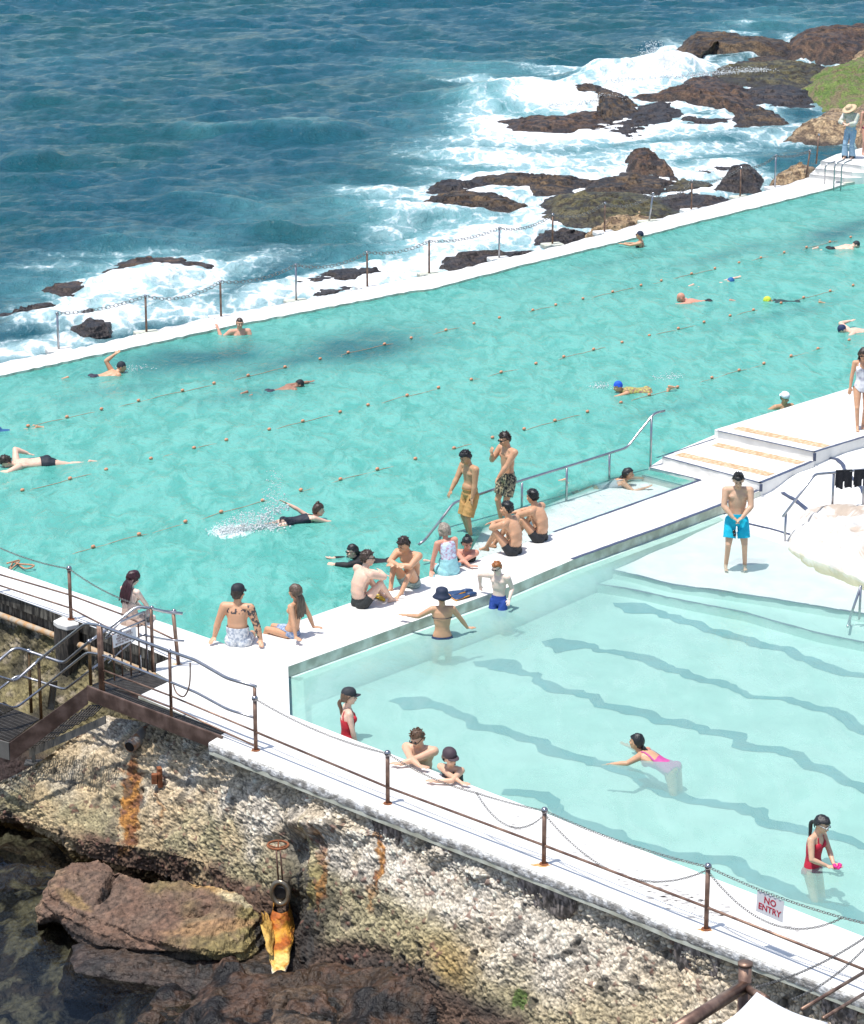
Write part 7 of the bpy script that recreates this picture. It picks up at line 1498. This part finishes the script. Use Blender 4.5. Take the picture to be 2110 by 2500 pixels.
person('swimmer in a navy cap entering at the right edge above the nearest rope', G(2128, 808, zW), 190, swim(pel=(0, 0, -.06), cup=(0, 1, .12), hr=(.5, .4, .15), er=(1, 0, .5)), 'fair', 1.80, [('trunks', BLK)], 'swimcap', BLK, hat=(.015, .03, .09), face=False)
person('swimmer in a bright blue cap with a colourful back, kicking one foot up', G(1552, 957, zW), 196, swim(fem=True, pel=(0, -.25, -.03), hl=(-.30, .80, -.05), hr=(.34, .15, -.12), fl=(-.12, -.80, .06), headf=(0, 1, -.3), hup=(0, .2, 1)), 'tan', 1.70, [('swimsuit', (.28, .16, .12), (.45, .45, .10), 20)], 'swimcap', BLK, hat=(.01, .09, .60), face=False)
person('person in a white cap standing in the lap pool behind the upper deck', Vector((G(1918, 1000, 0).x, G(1918, 1000, 0).y + .35, -1.40)), -70, Pose(headf=(-.1, 1, -.2), hl=(-.24, .2, .8), hr=(.62, .08, 1.36), er=(0, -1, -.6)), 'olive', 1.62, [('trunks', BLK)], 'short', BLK, hat=('cap', (.80, .80, .82), 'back'))
person('dark haired person swimming breaststroke by the wading shelf', G(1480, 1172, zW), 8, swim(fem=True, pel=(0, -.15, -.18), pup=(0, 1, .12), cup=(0, 1, .35), cf=(0, .3, -1), headf=(.15, 1, .0), hup=(0, 0, 1), hl=(-.30, .85, -.08), hr=(.36, .78, -.10)), 'tan', 1.65, [('swimsuit', (.40, .42, .46))], 'lowpony', BLK)
person('dark ponytailed person in a pink swimsuit swimming breaststroke in the lower pool', G(1640, 1860, zL), 150, swim(fem=True, pel=(0, 0, -.13), pup=(0, 1, .30), cup=(0, 1, .34), cf=(0, .3, -1), headf=(.0, 1, .1), hup=(0, -.1, 1), hl=(-.52, .80, -.02), hr=(.36, .92, -.05), fl=(-.2, -.45, -.80), fr=(.2, -.42, -.82)), 'tan', 1.66, [('swimsuit', (.50, .07, .27), None, -.14)], 'lowpony', BLK)
# ---------------- small things people carry or left
M['pink'] = mat('pink_toy', (.75, .02, .22), .5)
c = G(2040, 2086, .0); e_ = VT(G(2018, 2190, ZF), 2089); m = MB(); rs = random.Random(2)
hand = chain(rT) @ (dT['J'][('w', 1)] + Vector((0, .16, .03)))
for k in range(9): m.sph(hand + Vector((math.cos(k * .7) * .04, math.sin(k * .7) * .04, rs.uniform(-.02, .03))), (.028, .024, .02), 7, 5)
tag(m.build('flower_toy', M['pink'], smooth=True), 'bright pink flower shaped toy in the hand of the person in the red swimsuit', 'toy')
M['fin'] = mat('navy_fin_rubber', (.02, .055, .14), .5); M['finedge'] = mat('orange_fin_edge', (.75, .33, .02), .5); M['yellow'] = mat('yellow_rubber', (.75, .50, .04), .5)
def fin(at, head, c1_, c2_, label, z=0.0, s=1.0):
    e = empty('swim_fin', at, label, 'swim fin', 'swim fins on the walkway', R(head)); e.scale = (s, s, s); m = MB(); L = .30
    v = []; ws = [.055, .06, .085, .105, .115, .115]; 
    for i, w_ in enumerate(ws):
        x = .12 + L * i / 5
        for y in (-w_, -w_ * .5, 0, w_ * .5, w_): v.append((x, y, .045 - .028 * i / 5 + .004 * (abs(y) > .01)))
    f = [(i * 5 + j, i * 5 + j + 1, i * 5 + j + 6, i * 5 + j + 5) for i in range(5) for j in range(4)]
    o = mesh('blade', v, f, c1_, e, True, local=True); so_ = o.modifiers.new('s', 'SOLIDIFY'); so_.thickness = .012
    MB().tube([(.12, -.058, .045), (.42, -.115, .018), (.425, .115, .018), (.12, .058, .045)], .010, 6).build('edge_rim', c2_, e, True, True)
    m = MB(); loft(m, [(Vector((-.05, 0, .04)), Vector((0, 1, 0)), Vector((0, 0, 1)), .03, .028), (Vector((.0, 0, .045)), Vector((0, 1, 0)), Vector((0, 0, 1)), .042, .038), (Vector((.08, 0, .05)), Vector((0, 1, 0)), Vector((0, 0, 1)), .05, .045), (Vector((.16, 0, .045)), Vector((0, 1, 0)), Vector((0, 0, 1)), .055, .03)], 14); m.build('foot_pocket', c1_, e, True, True); return e
fin(G(1148, 1447, 0), 200, M['fin'], M['finedge'], 'upper navy swim fin with an orange rim by the boy', s=.95); fin(G(1157, 1455, 0), 208, M['fin'], M['finedge'], 'lower navy swim fin with an orange rim, closest to the water')
bpy.data.objects[-1]
fin(G(936, 1468, 0), 120, M['yellow'], M['finedge'], 'yellow swim fin between the two people hugging their knees', s=.8)
M['towelw'] = mat('white_cloth', (.80, .80, .80), .8, bump=.6, bscale=10, bdist=.03)
m = MB(); V_ = []; cx = G(958, 1452, 0); n = 16
for j in range(n + 1):
    for i in range(n + 1): x, y = (i / n - .5) * .46, (j / n - .5) * .40; V_.append((cx.x + x, cx.y + y, .012 + .05 * max(0, 1 - (abs(x) / .23) ** 4) * max(0, 1 - (abs(y) / .2) ** 4) * (.6 + .4 * math.sin(x * 30 + y * 12) * math.cos(y * 26))))
f = [(j * (n + 1) + i, j * (n + 1) + i + 1, (j + 1) * (n + 1) + i + 1, (j + 1) * (n + 1) + i) for j in range(n) for i in range(n)]
tag(mesh('cloth', V_, f, M['towelw'], smooth=True), 'crumpled white cloth at the feet of the person with crossed forearms', 'cloth')
# goggles held by the standing person, necklace goggles
hw_ = VT(G(1788, 1388, -.3), 1292)
m = MB(); g0 = VT(G(1786, 1388, -.3), 1290) + Vector((-.0, -.22, 0)); m.sph(g0, (.032, .03, .045), 10, 8); m.sph(g0 + Vector((.01, -.02, -.055)), (.03, .028, .035), 10, 8)
tag(m.build('goggles', M['lens'], smooth=True), 'dark swim goggles dangling from the hands of the person in turquoise shorts', 'goggles')
